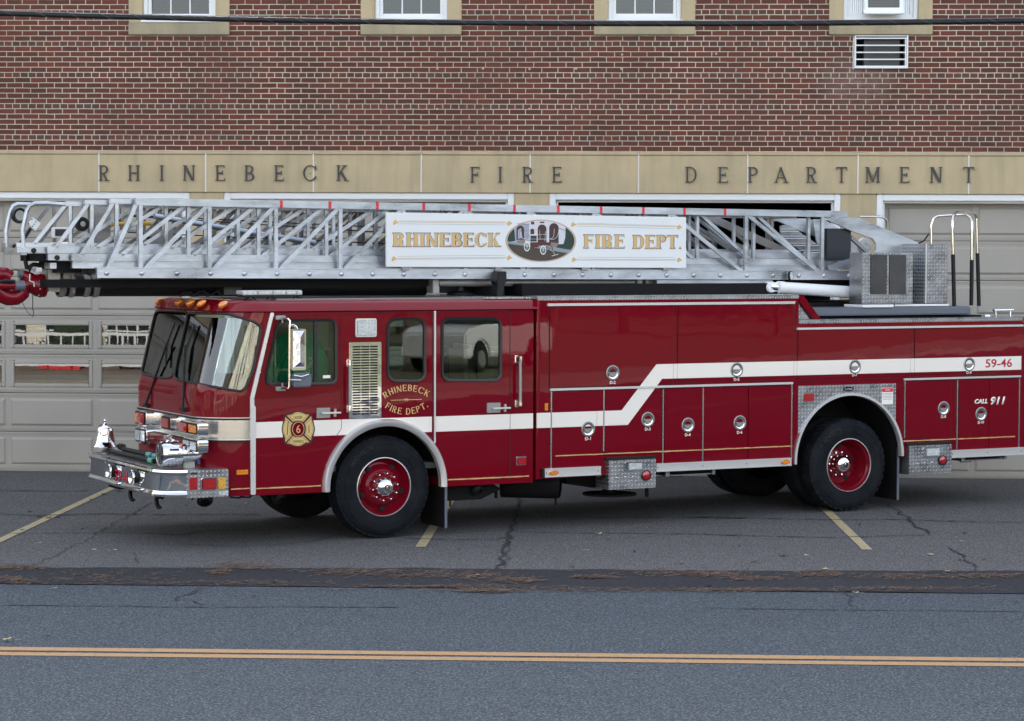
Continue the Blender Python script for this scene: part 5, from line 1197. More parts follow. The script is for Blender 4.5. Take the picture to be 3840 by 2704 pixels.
def stepbox(k,x0,y0,x1,y1,lx0,ly0,lx1,ly1,rx,ry,bolts):
    r=part('step_box'); a=S(k,x0,y0,W0-.07); b=S(k,x1,y1,W0-.07); ww=W0-.07
    MB().box(a[0],b[0],ww,ww+.30,b[1],a[1]).build('box_plate',M['plate'],r,bevel=.006)
    MB().box(a[0]-.02,b[0]+.01,ww+.02,ww+.4,a[1],a[1]+.03).build('box_shadow_gap',M['dark'],r)
    p=S(k,lx0,ly0,ww); q=S(k,lx1,ly1,ww); MB().prism(rr(p[0],q[0],q[1],p[1],.012),ww-.018,ww).build('light_bezel',M['chrome'],r,bevel=.005)
    MB().prism(rr(p[0]+.04,q[0]-.01,q[1]+.014,p[1]-.014,.010),ww-.03,ww-.018).build('step_light',M['lclr'],r,bevel=.006)
    c=S(k,rx,ry,ww); mb=MB(); mb.lathe([(.058,0),(.060,-.016),(.052,-.018),(.050,-.010)],(c[0],ww,c[1]),(0,1,0),28); mb.build('rubber_ring',M['rubber'],r,smooth=50)
    mb=MB(); mb.lathe([(.051,-.008),(.046,-.018),(.025,-.024),(0,-.026)],(c[0],ww,c[1]),(0,1,0),28); mb.build('round_light',M['lred'],r,smooth=50)
    for bx,by in bolts:
        c=S(k,bx,by,ww); mb=MB(); mb.lathe([(0,-.010),(.007,-.008),(.010,0)],(c[0],ww,c[1]),(0,1,0),10); mb.build('bolt',M['chrome'],r,smooth=50)
stepbox('E',635,1290,970,1482,745,1298,870,1360,898,1393,((688,1410),(748,1406),(802,1404)))
stepbox('F',972,1090,1272,1280,1065,1098,1182,1165,1205,1190,((1025,1212),(1076,1210),(1128,1205)))
# rub rails
def rub(k,x0,y0,x1,y1,hh,bolts,light=None):
    a=S(k,x0,y0,W0-.045); b=S(k,x1,y1,W0-.045); z=(a[1]+b[1])/2; r=part('rub_rail')
    mb=MB(); mb.box(a[0],b[0],W0-.040,W0,z-hh/2,z+hh/2); mb.box(a[0],b[0],W0-.048,W0-.040,z+hh/2-.014,z+hh/2+.002); mb.box(a[0],b[0],W0-.048,W0-.040,z-hh/2-.002,z-hh/2+.010); mb.build('rail',M['bright'],r,bevel=.002)
    MB().box(a[0]-.03,a[0],W0-.036,W0,z-hh/2,z+hh/2).build('end_cap',M['black'],r)
    for bx,by in bolts: c=S(k,bx,by,W0-.045); mb=MB(); mb.lathe([(0,-.005),(.006,-.003),(.007,0)],(c[0],W0-.040,z),(0,1,0),8); mb.build('rail_bolt',M['grey'],r)
    if light: c=S(k,*light,W0-.045); MB().prism([(c[0]+.045*math.cos(q)*(1.2),z+.026*math.sin(q)) for q in [2*PI*i/24 for i in range(24)]],W0-.064,W0-.040).build('amber_light',M['lamb'],r,bevel=.006)
rub('E',180,1378,580,1360,.092,((560,1362),(190,1380)),(240,1378)); rub('E',975,1340,1940,1297,.088,((985,1340),(1306,1325),(1618,1310)),(1893,1297)); rub('F',1272,1145,1790,1127,.088,((1530,1135),(1280,1145),(1770,1127)))
for k,x0,y0,x1,y1 in (('E',1040,1395,1375,1380),('F',1340,1192,1650,1180)):
    a=S(k,x0,y0,.02); b=S(k,x1,y1,.02); z=(a[1]+b[1])/2; r=part('fold_step'); mb=MB(); mb.box(a[0],b[0],.02,.30,z-.008,z+.004); mb.box(a[0]-.012,a[0]+.04,.0,.04,z-.01,z+.07); mb.box(b[0]-.02,b[0]+.02,.0,.04,z-.01,z+.07); mb.build('tread',M['alumd'],r)
    mb=MB(); mb.box(a[0]-.1,b[0]+.05,.05,.8,z+.012,z+.07); mb.build('step_case',M['under'],r)
    m_=(a[0]+b[0])/2+.12; mb=MB(); mb.tube([(m_-.08,.5,z),(m_-.08,.5,z-.07),(m_+.08,.5,z-.07),(m_+.08,.5,z)],.005,6); mb.build('pull_wire',M['ugrey'],r)
# chrome D-ring latches with their door numbers
for k,x,y,lab in (('E',658,662,'D-2'),('E',1542,640,'D-5'),('E',482,1063,'D-1'),('E',908,995,'D-3'),('E',1194,1035,'D-4'),('E',1564,1018,'D-6'),('F',577,523,'D-7'),('F',1392,505,'D-9'),('F',1210,820,'D-8'),('F',1477,860,'D-10')):
    c=S(k,x,y); R_=.0825; w_=W0-.0125; r=part('door_latch')
    mb=MB(); mb.lathe([(R_,.003),(R_,-.004),(R_-.010,-.008),(R_-.014,-.005),(R_-.016,-.001)],(c[0],w_,c[1]),(0,1,0),36); mb.build('latch_ring',M['greyl'],r,smooth=50)
    mb=MB(); mb.lathe([(R_-.015,-.001),(.050,-.001),(.044,.003)],(c[0],w_,c[1]),(0,1,0),36); mb.lathe([(.063,-.003),(.055,-.002),(.045,.006),(.02,.009),(0,.0095)],(c[0],w_-.002,c[1]),(0,1,0),36); mb.build('latch_cup',M['chrome'],r,smooth=50)
    mb=MB(); mb.prism([(c[0]+.048*math.cos(q),c[1]-.004+.040*math.sin(q)) for q in [math.radians(200+i*14) for i in range(11)]]+[(c[0]+.050,c[1]-.004),(c[0]-.050,c[1]-.004)],w_-.012,w_-.004); mb.box(c[0]-.062,c[0]+.062,w_-.016,w_-.006,c[1]-.004,c[1]+.006); mb.build('d_ring',M['greyl'],r,bevel=.002)
    MB().box(c[0]-.006,c[0]+.006,w_-.007,w_-.004,c[1]-.035,c[1]-.022).build('keyhole',M['black'],r)
    zz_=S(k,x,y+(80 if k=='E' else 70))[1]; sans(lab,c[0],zz_,w_+.0005,.034,M['letterw'],r,'number',width=.072 if len(lab)<4 else .090,off=.03)
a=S('F',1508,530); b=S('F',1698,462); sans('59-46',(a[0]+b[0])/2,a[1]+.0,W0-.0145,b[1]-a[1]-.004,M['redletter'],truck,'number',width=b[0]-a[0],off=.012)
a=S('F',1432,788); b=S('F',1525,752); w_=W0-.0115; sans('CALL',(a[0]+b[0])/2,a[1],w_,.055,M['letterw'],truck,'lettering',width=b[0]-a[0],off=.04,shear=.22)
a=S('F',1545,796); b=S('F',1650,735); sans('911',(a[0]+b[0])/2,a[1],w_,b[1]-a[1],M['letterw'],truck,'lettering',width=b[0]-a[0],off=.04,shear=.22)
a=S('E',176,880); b=S('E',196,930); MB().box(a[0],b[0],W0-.012,W0,b[1],a[1]).build('amber_reflector',M['lamb'],truck)
# red diagonal brace with plate gusset
P=[S('F',190,12),S('F',215,22),S('F',340,185),S('F',285,185),S('F',183,62)]; side_poly('diagonal_brace',P,W0-.012,W0+.05,M['red'],bevel=.004)
P=[S('F',183,75),S('F',262,185),S('F',183,185)]; side_poly('gusset_plate',P,W0+.01,W0+.03,M['plate'])
# rear corner post and its small red lamp
a=S('F',1775,180); MB().box(a[0],a[0]+.05,W0-.01,W0+.04,a[1]-.05,a[1]+.02).build('corner_lamp',M['lred'],truck)

# ================================================================ sub frame, turntable
mb=MB(); mb.box(1.9,5.6,.55,1.85,2.46,2.62); mb.box(5.2,7.95,.25,2.1,2.19,2.235); mb.build('ladder_bed',M['under'],truck)
a=S('H',950,745,.15); b=S('H',1975,785,.15); P=[(a[0]-.1,.15),(b[0]-.06,.15),(b[0],.22),(b[0],2.1),(b[0]-.06,2.2),(a[0]-.1,2.2)]
MB().prism(P,b[1],a[1],ax='z').build('turntable_deck',M['grey'],truck,bevel=.015)
zdk=a[1]
mb=MB(); mb.lathe([(.75,0),(.75,.10),(.6,.10)],(6.9,WC,2.235),(0,0,1),40); mb.box(5.5,7.7,.6,1.8,zdk,zdk+.05); mb.build('turntable_ring',M['under'],truck)
mb=MB(); p=S('L5',270,1275,.15); q=S('L5',660,1237,.15); mb.box(p[0],q[0],.13,.5,p[1],q[1]); p=S('L5',670,1262,.2); q=S('L5',1350,1230,.2); mb.box(p[0],q[0],.18,.9,p[1],q[1]); mb.build('box_foot',M['whitep'],truck,bevel=.004)
# equipment boxes
p=S('L5',270,1230,.15); q=S('L5',915,592,.15); r=part('control_box',label='diamond plate box with two mesh grilles')
MB().box(p[0],q[0],.15,.40,p[1],q[1]).build('box_plate',M['plate'],r,bevel=.006)
mb=MB(); side=S('L5',190,900,.15)
for x0,x1 in ((376,585),(611,822)):
    a=S('L5',x0,1110,.15); b=S('L5',x1,620,.15); MB().box(a[0],b[0],.144,.152,a[1],b[1]).build('grille_opening',M['dark'],r)
    mb=MB(); nx,nz=9,26; cw=(b[0]-a[0])/nx; ch=(b[1]-a[1])/nz
    for i in range(nx):
        for j in range(nz):
            ox=a[0]+i*cw; oz=a[1]+j*ch; 
            pts=[(ox,oz+ch/2),(ox+cw/2,oz+ch),(ox+cw,oz+ch/2),(ox+cw/2,oz)]
            for u in range(4):
                (xa,za),(xb,zb_)=pts[u],pts[(u+1)%4]; mb.add([(xa,.141,za-.0013),(xb,.141,zb_-.0013),(xb,.141,zb_+.0013),(xa,.141,za+.0013)],[(0,1,2,3)])
    mb.build('expanded_mesh',M['alumd'],r)
p=S('L5',1062,1225,.20); q=S('L5',1352,482,.20); r=part('tool_cabinet',label='taller diamond plate cabinet')
MB().box(p[0],q[0],.20,.86,p[1],q[1]).build('box_plate',M['plate'],r,bevel=.006); MB().box(p[0]-.004,p[0]+.012,.192,.204,p[1],q[1]+.004).build('edge_trim',M['bright'],r)
mb=MB(); mb.box(p[0]-.003,p[0]-.0005,.22,.86,p[1],q[1]); mb.build('front_plate',M['platef'],r)
# guard rails
for name_,pts in (('guard_rail',[(1140,520,.75),(1140,245,.75),(1165,165,.75),(1215,135,.75),(1400,122,.7),(1580,117,.6),(1625,150,.55),(1648,205,.5),(1645,700,.5),(1638,1250,.5)]),
                  ('guard_rail',[(1422,1255,.25),(1412,620,.25),(1402,190,.25),(1412,130,.3),(1455,88,.35),(1560,90,.6),(1680,100,1.0),(1702,150,1.05),(1706,220,1.05),(1715,620,1.05),(1735,1250,1.05)])):
    r=part(name_); P=[]
    for x,y,w_ in pts: q=S('L5',x,y,w_); P.append(Vector((q[0],w_,q[1])))
    P2=[P[0]]
    for i in range(len(P)-1):
        for j in range(1,5): P2.append(P[i].lerp(P[i+1],j/4))
    mb=MB(); mb.tube(P2,.017,10); mb.build('tube',M['tube'],r,smooth=60)
    def seg(x0,y0,x1,y1,w_): a=S('L5',x0,y0,w_); b=S('L5',x1,y1,w_); return [(a[0],w_,a[1]),(b[0],w_,b[1])]
    g_=[seg(1645,680,1638,1248,.5)] if pts[0][0]==1140 else [seg(1410,612,1425,1258,.25),seg(1715,597,1734,1255,1.05)]
    for s_ in g_: mb=MB(); mb.tube(s_,.024,12); mb.build('black_grip',M['black'],r,smooth=60)
r=part('guard_rail'); P=[]
for x,y in ((1237,158),(1360,158),(1395,165),(1415,185),(1421,240)): q=S('H',x,y,1.75); P.append((q[0],1.75,q[1]))
mb=MB(); mb.tube(P,.014,8); mb.build('tube',M['tube'],r,smooth=60)
mb=MB(); a=S('L5',985,470,1.0); b=S('L5',1110,355,.8); mb.tube([(a[0],1.0,a[1]),((a[0]+b[0])/2,.9,(a[1]+b[1])/2-.03),(b[0],.8,b[1])],.010,6); mb.build('cable_whip',M['ugrey'],truck)
a=S('L5',1675,350,.9); b=S('L5',1690,520,.9); MB().box(a[0]-.02,a[0]+.03,.88,.92,b[1],a[1]).build('hand_light',M['greyl'],truck,bevel=.01)
# grab handle on the rear deck
P=[]; mb=MB(); a=S('L5',1935,1310,.30); b=S('L5',2140,1305,.30); c_=S('L5',1940,1385,.30)
mb.tube([(a[0]-.02,.30,a[1]),(b[0]+.02,.30,b[1])],.017,10); mb.tube([(a[0]+.01,.3,a[1]),(a[0]+.02,.3,c_[1]-.02)],.013,8); mb.tube([(b[0]-.01,.3,b[1]),(b[0]-.02,.3,c_[1]-.02)],.013,8)
mb.lathe([(0,.03),(.05,.022),(.06,0)],(a[0]-.13,.3,zB),(0,0,1),20); mb.build('deck_handle',M['chrome'],truck,smooth=50)

# ================================================================ the aerial ladder: four nested sections
TI=-.0050
def tz(t,z): return z+TI*(t+1.9)
def section(label,wn,b0,b1,t0,t1,webz,chz,topz,vert,flip,bars,hw=.018,rung=None,head=None):
    r=part('ladder_section',label=label)
    for side,wp,sg_ in (('near',wn,1),('far',2*WC-wn,-1)):
        def bar(a,b,hh,dep,off=0,mb=None):
            m_=mb or MB(); w_=wp+sg_*(dep/2+off); m_.beam((a[0],w_,tz(*a)),(b[0],w_,tz(*b)),dep/2,hh/2); return m_
        mt=M['alum'] if side=='near' else M['alumd']  # far side takes the darker metal, its shade put into the colour
        mb=MB()
        if webz: zc=(webz[0]+webz[1])/2; bar((b0,zc),(b1,zc),webz[1]-webz[0],.03,.012,mb)
        if chz: zc=(chz[0]+chz[1])/2; bar((b0,zc),(b1,zc),chz[1]-chz[0],.055,0,mb); bar((b0,chz[1]-.004),(b1,chz[1]-.004),.010,.075,-.008,mb); bar((b0,chz[0]+.004),(b1,chz[0]+.004),.010,.075,-.008,mb)
        mb.build('bottom_rail',mt,r)
        zc=(topz[0]+topz[1])/2; mb=bar((t0,zc),(t1,zc),topz[1]-topz[0],.050); mb.build('top_rail',mt,r,bevel=.004)
        zb_=(webz or chz)[1]-.01; zt_=topz[0]+.004
        for v in vert: m_=MB(); bar((v,zb_-.015),(v,zt_),2*hw,.034,.008,m_)if 0 else m_.box(v-hw,v+hw,wp+sg_*.008,wp+sg_*.042,tz(v,zb_-.015),tz(v,zt_)); m_.build('upright',mt,r)
        for (ta,tb_,up) in bars:
            m_=MB(); za,zb2=(zb_,zt_) if up else (zt_,zb_); m_.beam((ta,wp+sg_*.026,tz(ta,za)),(tb_,wp+sg_*.026,tz(tb_,zb2)),.014,hw*1.05); m_.build('diagonal',mt,r)
    n=0; t=b0+.25
    zr=((webz or chz)[0]+(webz or chz)[1])/2
    while t<b1-.1: m_=MB(); m_.tube([(t,wn+.02,tz(t,zr)),(t,2*WC-wn-.02,tz(t,zr))],.016,8); m_.build('rung',M['alumd'],r,smooth=60); t+=.356
    return r
def bars_for(v,flip,first=None):
    B=[]
    if first: B.append((first[0],first[1],True))
    for a,b in zip(v[:-1],v[1:]):
        if b<=flip+.01: B.append((a+.05,b-.03,True))
        elif a>=flip-.01: B.append((a+.03,b-.05,False))
    return B
V1=[-2.40,-1.664,-.934,-.207,.525,1.26,2.03,2.85,3.83,4.861,5.922]
base=section('widest outer ladder section with bolted bottom rail',.64,-2.86,6.86,-2.455,6.27,None,(2.695,2.800),(3.425,3.500),V1,1.26,bars_for(V1,1.26,(-2.74,-2.45)),.020)
V2=[-2.62+.765*i for i in range(12)]
section(None,.735,-3.086,6.2,-2.692,6.1,(2.862,2.935),(2.790,2.858),(3.440,3.490),V2,1.60,bars_for(V2,1.21,(-2.98,-2.66)),.018)
V3=[-2.85+.785*i for i in range(11)]
section(None,.825,-3.309,6.0,-2.929,5.9,(2.938,3.006),(2.868,2.932),(3.428,3.475),V3,1.41,bars_for(V3,1.08,(-3.22,-2.89)),.017)
V4=[-3.05+.72*i for i in range(12)]
fly=section('innermost fly section with curved hand rails',.905,-3.60,5.8,-3.10,5.7,(2.995,3.040),(2.942,2.992),(3.412,3.458),V4,1.05,bars_for(V4,1.27,(-3.42,-3.10)),.016)
# thick diagonal plates seen through the right half
for a,b in (((2.6,3.42),(4.4,2.82)),((3.0,3.42),(4.8,2.85)),((4.0,3.42),(5.6,2.90)),((4.7,3.42),(5.95,2.95))):
    m_=MB(); m_.beam((a[0],1.35,a[1]),(b[0],1.35,b[1]),.012,.045); m_.build('brace_plate',M['alumd'],base)
# rail bolts on the base section
for k,x,y in [('C',920,752),('C',1222,752),('C',1525,750),('C',1815,752),('C',2105,752),('L3',380,1225),('L3',900,1225),('L3',1408,1225),('L3',1908,1225)]+[('G',x,511) for x in (212,424,632,845,1044,1245,1443,1638,1830,2022,2207)]+[('L4',x,y) for x,y in ((168,893),(500,893),(825,897),(1145,893),(1465,897),(1775,897),(2085,902))]:
    q=S(k,x,y,.635); mb=MB(); mb.lathe([(0,-.014),(.016,-.013),(.026,-.006),(.029,0),(.030,.004)],(q[0],.635,tz(q[0],2.744)),(0,1,0),8); mb.build('rail_bolt',M['alum'],base,smooth=60)
# red tape marks on the top rail
for x in [950+453/4.2547,950+1228/4.2547,950+1985/4.2547]+[1400+x/1.8368 for x in (350,665,975,1277,1572,1863,2147)]+[2550+560/3.28]:
    q=S('n',x,770,.63); z=tz(q[0],3.4625); MB().box(q[0]-.014,q[0]+.014,.634,.640,z-.0385,z+.0385).build('red_mark',M['redtape'],base)
# hand rails of the fly tip
for w_,pts,kk in ((.93,[(318,745),(314,600),(305,440),(335,300),(362,180),(400,115),(470,82),(640,80),(885,100)],'near'),(1.45,[(88,745),(86,600),(85,440),(115,300),(145,175),(180,115),(235,92),(330,95),(430,100)],'far')):
    P=[Vector((S('L1',x,y,w_)[0],w_,S('L1',x,y,w_)[1])) for x,y in pts]; mb=MB(); mb.tube(P,.022,10); mb.build('hand_rail',M['alum'],fly,smooth=60)
a=S('L1',85,730,1.45); b=S('L1',320,730,.93); mb=MB(); mb.beam((a[0],1.45,a[1]),(b[0]-.0,.93,b[1]),.03,.035); mb.build('tip_crossbar',M['alum'],fly)
a=S('L1',300,690,.92); b=S('L1',640,705,.92); 
# tip lights and fittings
q=S('L1',258,245,1.30); mb=MB(); mb.lathe([(.0,-.02),(.055,-.02),(.075,-.03),(.082,.0),(.07,.05),(.0,.09)],(q[0],1.30,q[1]),(-.15,1,0),24); mb.build('tip_spotlight',M['black'],fly,smooth=50)
mb=MB(); mb.lathe([(.0,-.022),(.052,-.024)],(q[0],1.30,q[1]),(-.15,1,0),24); mb.build('spotlight_lens',M['greyl'],fly)
q=[S('L1',x,y,.90) for x,y in ((430,265),(545,350),(470,455),(370,350))]; MB().prism(q,.885,.90).build('bolt_plate',M['alum'],fly)
for x,y in ((430,300),(385,355),(460,365),(440,390),(480,330)): s_=S('L1',x,y,.885); mb=MB(); mb.lathe([(0,-.003),(.007,0)],(s_[0],.885,s_[1]),(0,1,0),8); mb.build('plate_hole',M['black'],fly)
s_=S('L1',840,475,1.2); mb=MB(); mb.box(s_[0]-.10,s_[0]+.09,1.2,1.26,s_[1]-.055,s_[1]+.055); mb.build('work_light',M['whitep'],fly,bevel=.008); MB().box(s_[0]-.075,s_[0]+.075,1.19,1.2,s_[1]-.035,s_[1]+.035).build('work_light_lens',M['navy'],fly)
s_=S('L1',1105,360,1.25); mb=MB(); mb.lathe([(0,-.03),(.025,-.03),(.03,-.02),(.055,-.025),(.072,-.02),(.072,.03),(0,.03)],(s_[0],1.25,s_[1]),(0,1,0),24); mb.build('pulley',M['black'],fly,smooth=40); mb=MB(); mb.lathe([(0,-.034),(.028,-.032)],(s_[0],1.25,s_[1]),(0,1,0),16); mb.build('pulley_hub',M['greyl'],fly)
a=S('L1',1275,130,1.35); b=S('L1',1490,640,1.35); MB().box(a[0],b[0],1.35,1.36,b[1],a[1]).build('worn_plate',M['alumd'],fly)
a=S('L1',1490,360,1.1); b=S('L2',370,420,1.1); mb=MB(); mb.tube([(a[0],1.1,a[1]),(b[0],1.1,b[1])],.020,8); mb.build('yellow_strap',M['yell'],fly); 
a=S('L2',770,415,1.1); MB().box(a[0],a[0]+.06,1.09,1.11,a[1]-.02,a[1]+.01).build('yellow_strap',M['yell'],fly)
a=S('L2',420,300,1.3); b=S('L3',985,725,1.3); mb=MB(); mb.tube([(a[0],1.3,a[1]),((a[0]+b[0])/2,1.3,(a[1]+b[1])/2-.005),(b[0],1.3,b[1])],.030,12); mb.build('hydraulic_pipe',M['hose'],fly,smooth=60)
for y0,y1 in ((205,480),(300,560),(560,740),(760,810)):
    a=S('L2',0,y0+80 if y0<300 else y0,1.4); b=S('L3',2100,y1,1.4); mb=MB(); mb.tube([(a[0],1.4,a[1]),(b[0],1.4,b[1])],.007,6); mb.build('hose_line',M['black'],fly)
P=[S('L2',x,y,.98) for x,y in ((770,600),(840,590),(920,770),(900,800),(780,810))]; MB().prism(P,.97,.98).build('hinge_plate',M['alumd'],fly)
for x,y in ((828,655),(814,742)): s_=S('L2',x,y,.97); mb=MB(); mb.lathe([(0,-.003),(.008,0)],(s_[0],.97,s_[1]),(0,1,0),8); mb.build('plate_hole',M['black'],fly)
P=[S('L2',x,y,1.2) for x,y in ((260,560),(720,500),(720,800),(330,800),(255,700))]; MB().prism(P,1.2,1.21).build('hinge_plate',M['alumd'],fly)
s_=S('L2',330,650,1.2); MB().box(s_[0]-.03,s_[0]+.03,1.19,1.2,s_[1]-.012,s_[1]+.014).build('plate_slot',M['dark'],fly)
mb=MB(); P=[(S('L1',x,y,1.0)[0],1.0,S('L1',x,y,1.0)[1]) for x,y in ((170,665),(230,640),(280,680),(250,640),(300,590),(360,500),(410,420))]; mb.tube(P,.018,8); mb.build('tip_cable',M['black'],fly,smooth=60)
s_=S('L1',385,645,1.0); mb=MB(); mb.tube([(s_[0],.98,s_[1]),(s_[0]+.42,.98,s_[1]+.01)],.020,10); mb.build('tip_roller',M['tube'],fly,smooth=60)
for k,x,y,w_ in (('L1',455,718,.90),('L1',770,815,.82)): s_=S(k,x,y,w_); mb=MB(); mb.lathe([(0,-.012),(.026,-.010),(.028,0)],(s_[0],w_,s_[1]),(0,1,0),12); mb.build('pad_bolt',M['black'],fly)
# truss details near the turntable: black panel, butt plates
MB().box(*[v for v in (S('L4',1805,500,.70)[0],S('L4',2105,500,.70)[0])],.70,.80,S('L4',1900,712,.70)[1],S('L4',1900,318,.70)[1]).build('black_cabinet',M['navy'],truck,bevel=.004)
bt=part('butt_plate'); Hp=lambda *xy:[S('H',xy[i],xy[i+1],.655) for i in range(0,len(xy),2)]
U_=Hp(1010,165,1234,165,1600,318,1625,335,1640,400,1560,420,1330,400,1345,372,1345,330,1320,298,1190,252,1035,182,1010,182); L_=Hp(1045,470,1210,418,1330,400,1560,420,1500,500,1045,502)
for w0_,w1_ in ((.655,.685),(1.695,1.725)):
    MB().prism(U_,w0_,w1_).build('upper_arm',M['alum'],bt,bevel=.004); MB().prism(L_,w0_,w1_).build('lower_arm',M['alum'],bt)
a=S('H',1190,290,.70); b=S('H',1290,385,.70); MB().beam((a[0],.72,a[1]),(b[0],.72,b[1]),.02,.022).build('butt_strut',M['alumd'],bt)
s_=S('H',1268,345,1.0); mb=MB(); mb.lathe([(0,-.02),(.03,-.02),(.03,-.03),(.09,-.03),(.095,.02)],(s_[0],1.0,s_[1]),(0,1,0),24); mb.build('pulley',M['whitep'],bt,smooth=40)
P=[S('H',x,y,1.55) for x,y in ((940,175),(1010,175),(1215,300),(1215,430),(1010,480),(960,300))]; MB().prism(P,1.55,1.57).build('inner_plate',M['alum'],bt)
P=[S('L4',x,y,1.5) for x,y in ((1230,290),(1330,260),(1760,560),(1740,690),(1560,640),(1240,430))]; MB().prism(P,1.5,1.52).build('ladder_tread_plate',M['platef'],bt)
s_=S('L4',1345,900,.60); lt2=part('side_lamp'); mb=MB(); mb.prism([(s_[0]+.03*math.cos(q),s_[1]+.055*math.sin(q)) for q in [2*PI*i/20 for i in range(20)]],.55,.60); mb.build('lamp_body',M['black'],lt2,bevel=.008); mb=MB(); mb.prism([(s_[0]-.006+.020*math.cos(q),s_[1]+.046*math.sin(q)) for q in [2*PI*i/20 for i in range(20)]],.538,.552); mb.build('lamp_lens',M['lclr'],lt2)
# lift cylinder and its knuckle
cl=part('lift_cylinder'); a=S('L4',1230,1045,.55); b=S('H',1215,640,.55); A=Vector((a[0],.55,a[1])); B=Vector((b[0]+.4,.55,b[1]-.035)); d=(B-A).normalized()
mb=MB(); mb.tube([A+d*.03,B],[.068,.072],24); mb.build('barrel',M['whitep'],cl,smooth=40); mb=MB(); mb.tube([A-d*.03,A+d*.05],.074,24); mb.build('gland',M['whitep'],cl,smooth=40); mb=MB(); mb.tube([A-d*.14,A],.045,16); mb.build('rod',M['chrome'],cl,smooth=40)
k_=S('L4',1110,1040,.56); mb=MB(); mb.lathe([(0,-.03),(.024,-.03),(.026,-.022),(.055,-.022),(.062,-.012),(.062,.08)],(k_[0],.54,k_[1]),(0,1,0),24); mb.box(k_[0],k_[0]+.10,.53,.62,k_[1]-.05,k_[1]+.055); mb.build('knuckle',M['whitep'],cl,smooth=40,bevel=.003)
mb=MB(); mb.lathe([(0,-.034),(.014,-.033),(.02,-.028)],(k_[0],.54,k_[1]),(0,1,0),12); mb.build('pin',M['greyl'],cl)
# reinforcing plate under the base section
P=[S('G',1955,552,.66),S('L4',1135,955,.66),S('L4',1200,1050,.66),S('L4',1100,1105,.66),S('L4',0,1020,.66),S('G',1955,575,.66)]
for w0_,w1_ in ((.66,.69),(1.69,1.72)): MB().prism(P,w0_,w1_).build('doubler_plate',M['alum'],truck)
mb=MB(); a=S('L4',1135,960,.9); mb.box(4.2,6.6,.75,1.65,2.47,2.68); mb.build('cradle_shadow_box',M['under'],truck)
# pipes under the ladder
wp_=part('waterway'); Q=lambda k,x,y,w_=WC:(S(k,x,y,w_)[0],w_,S(k,x,y,w_)[1])
mb=MB(); a=Q('L1',1310,1190); b=Q('G',350,600); mb.tube([(a[0]-.35,WC,a[2]),(b[0],WC,tz(b[0],a[2]))],.110,20); mb.build('black_pipe',M['black'],wp_,smooth=50)
mb=MB(); a=Q('L2',1510,1362,.9); b=Q('G',385,567,.9); mb.tube([a,b],.017,8); mb.build('grey_rod',M['greyl'],wp_,smooth=50)
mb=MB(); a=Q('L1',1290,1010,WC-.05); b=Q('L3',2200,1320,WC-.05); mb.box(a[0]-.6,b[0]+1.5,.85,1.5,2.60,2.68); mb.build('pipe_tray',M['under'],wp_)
for x0,x1,c_ in ((775,980,875),(1105,1305,1200)):
    a=Q('L1',x0,1190); b=Q('L1',x1,1190); mb=MB(); mb.lathe([(.100,0),(.112,.0),(.118,.01),(.118,.05),(.106,.07),(.112,(b[0]-a[0])-.05),(.125,(b[0]-a[0])-.03),(.120,b[0]-a[0]),(.10,b[0]-a[0])],(a[0],WC,a[2]),(1,0,0),28); mb.build('coupling',M['greyl'],wp_,smooth=40)
mb=MB(); a=Q('L1',890,970); b=Q('L1',900,1100); mb.box(a[0]-.06,a[0]+.06,WC-.1,WC+.1,b[2],a[2]+.05); mb.tube([(a[0]+.03,WC-.13,a[2]-.05),(a[0]+.04,WC-.13,a[2]-.24)],.015,8); mb.tube([Q('L1',1040,1040),Q('L1',1060,1110)],.03,10); mb.build('coupling_bracket',M['greyl'],wp_,bevel=.006)
mb=MB(); a=Q('G',445,568,.80); b=Q('G',1790,568,.80); mb.tube([a,b],.044,16); mb.build('telescoping_pipe',M['greyl'],wp_,smooth=50)
mb=MB()
for x in (415,1818): a=Q('G',x,585,.8); mb.box(a[0]-.035,a[0]+.035,.74,.9,a[2]-.09,a[2]+.06)
for x in (1900,): a=Q('G',x,585,.8); mb.box(a[0]-.07,a[0]+.07,.76,.95,a[2]-.09,a[2]+.07)
mb.build('pipe_clamp',M['greyl'],wp_,bevel=.005)
a=Q('L2',1620,1460,1.05); mb=MB(); mb.box(a[0]-.10,a[0]+.10,.95,1.3,a[2]-.06,a[2]+.08); mb.build('pipe_saddle',M['ugrey'],wp_)
a=Q('G',600,620,.9); mb=MB(); mb.lathe([(.16,0),(.14,.03),(.05,.05),(.05,.12)],(a[0],.9,zA-.005),(0,0,1),20); mb.build('roof_dome',M['black'],truck,smooth=40)
# ladder rest
a=S('G',890,490,.45); b=S('G',870,670,.45); rb=part('ladder_rest'); mb=MB(); P=[S('G',x,y,.45) for x,y in ((862,492),(920,492),(920,560),(905,585),(893,668),(848,668),(858,585),(850,560))]; mb.prism(P,.45,.60); mb.build('rest_post',M['black'],rb,bevel=.008); mb=MB(); mb.box(a[0]-.05,a[0]+.05,.5,1.9,b[1]+.02,b[1]+.10); mb.build('rest_beam',M['under'],rb)
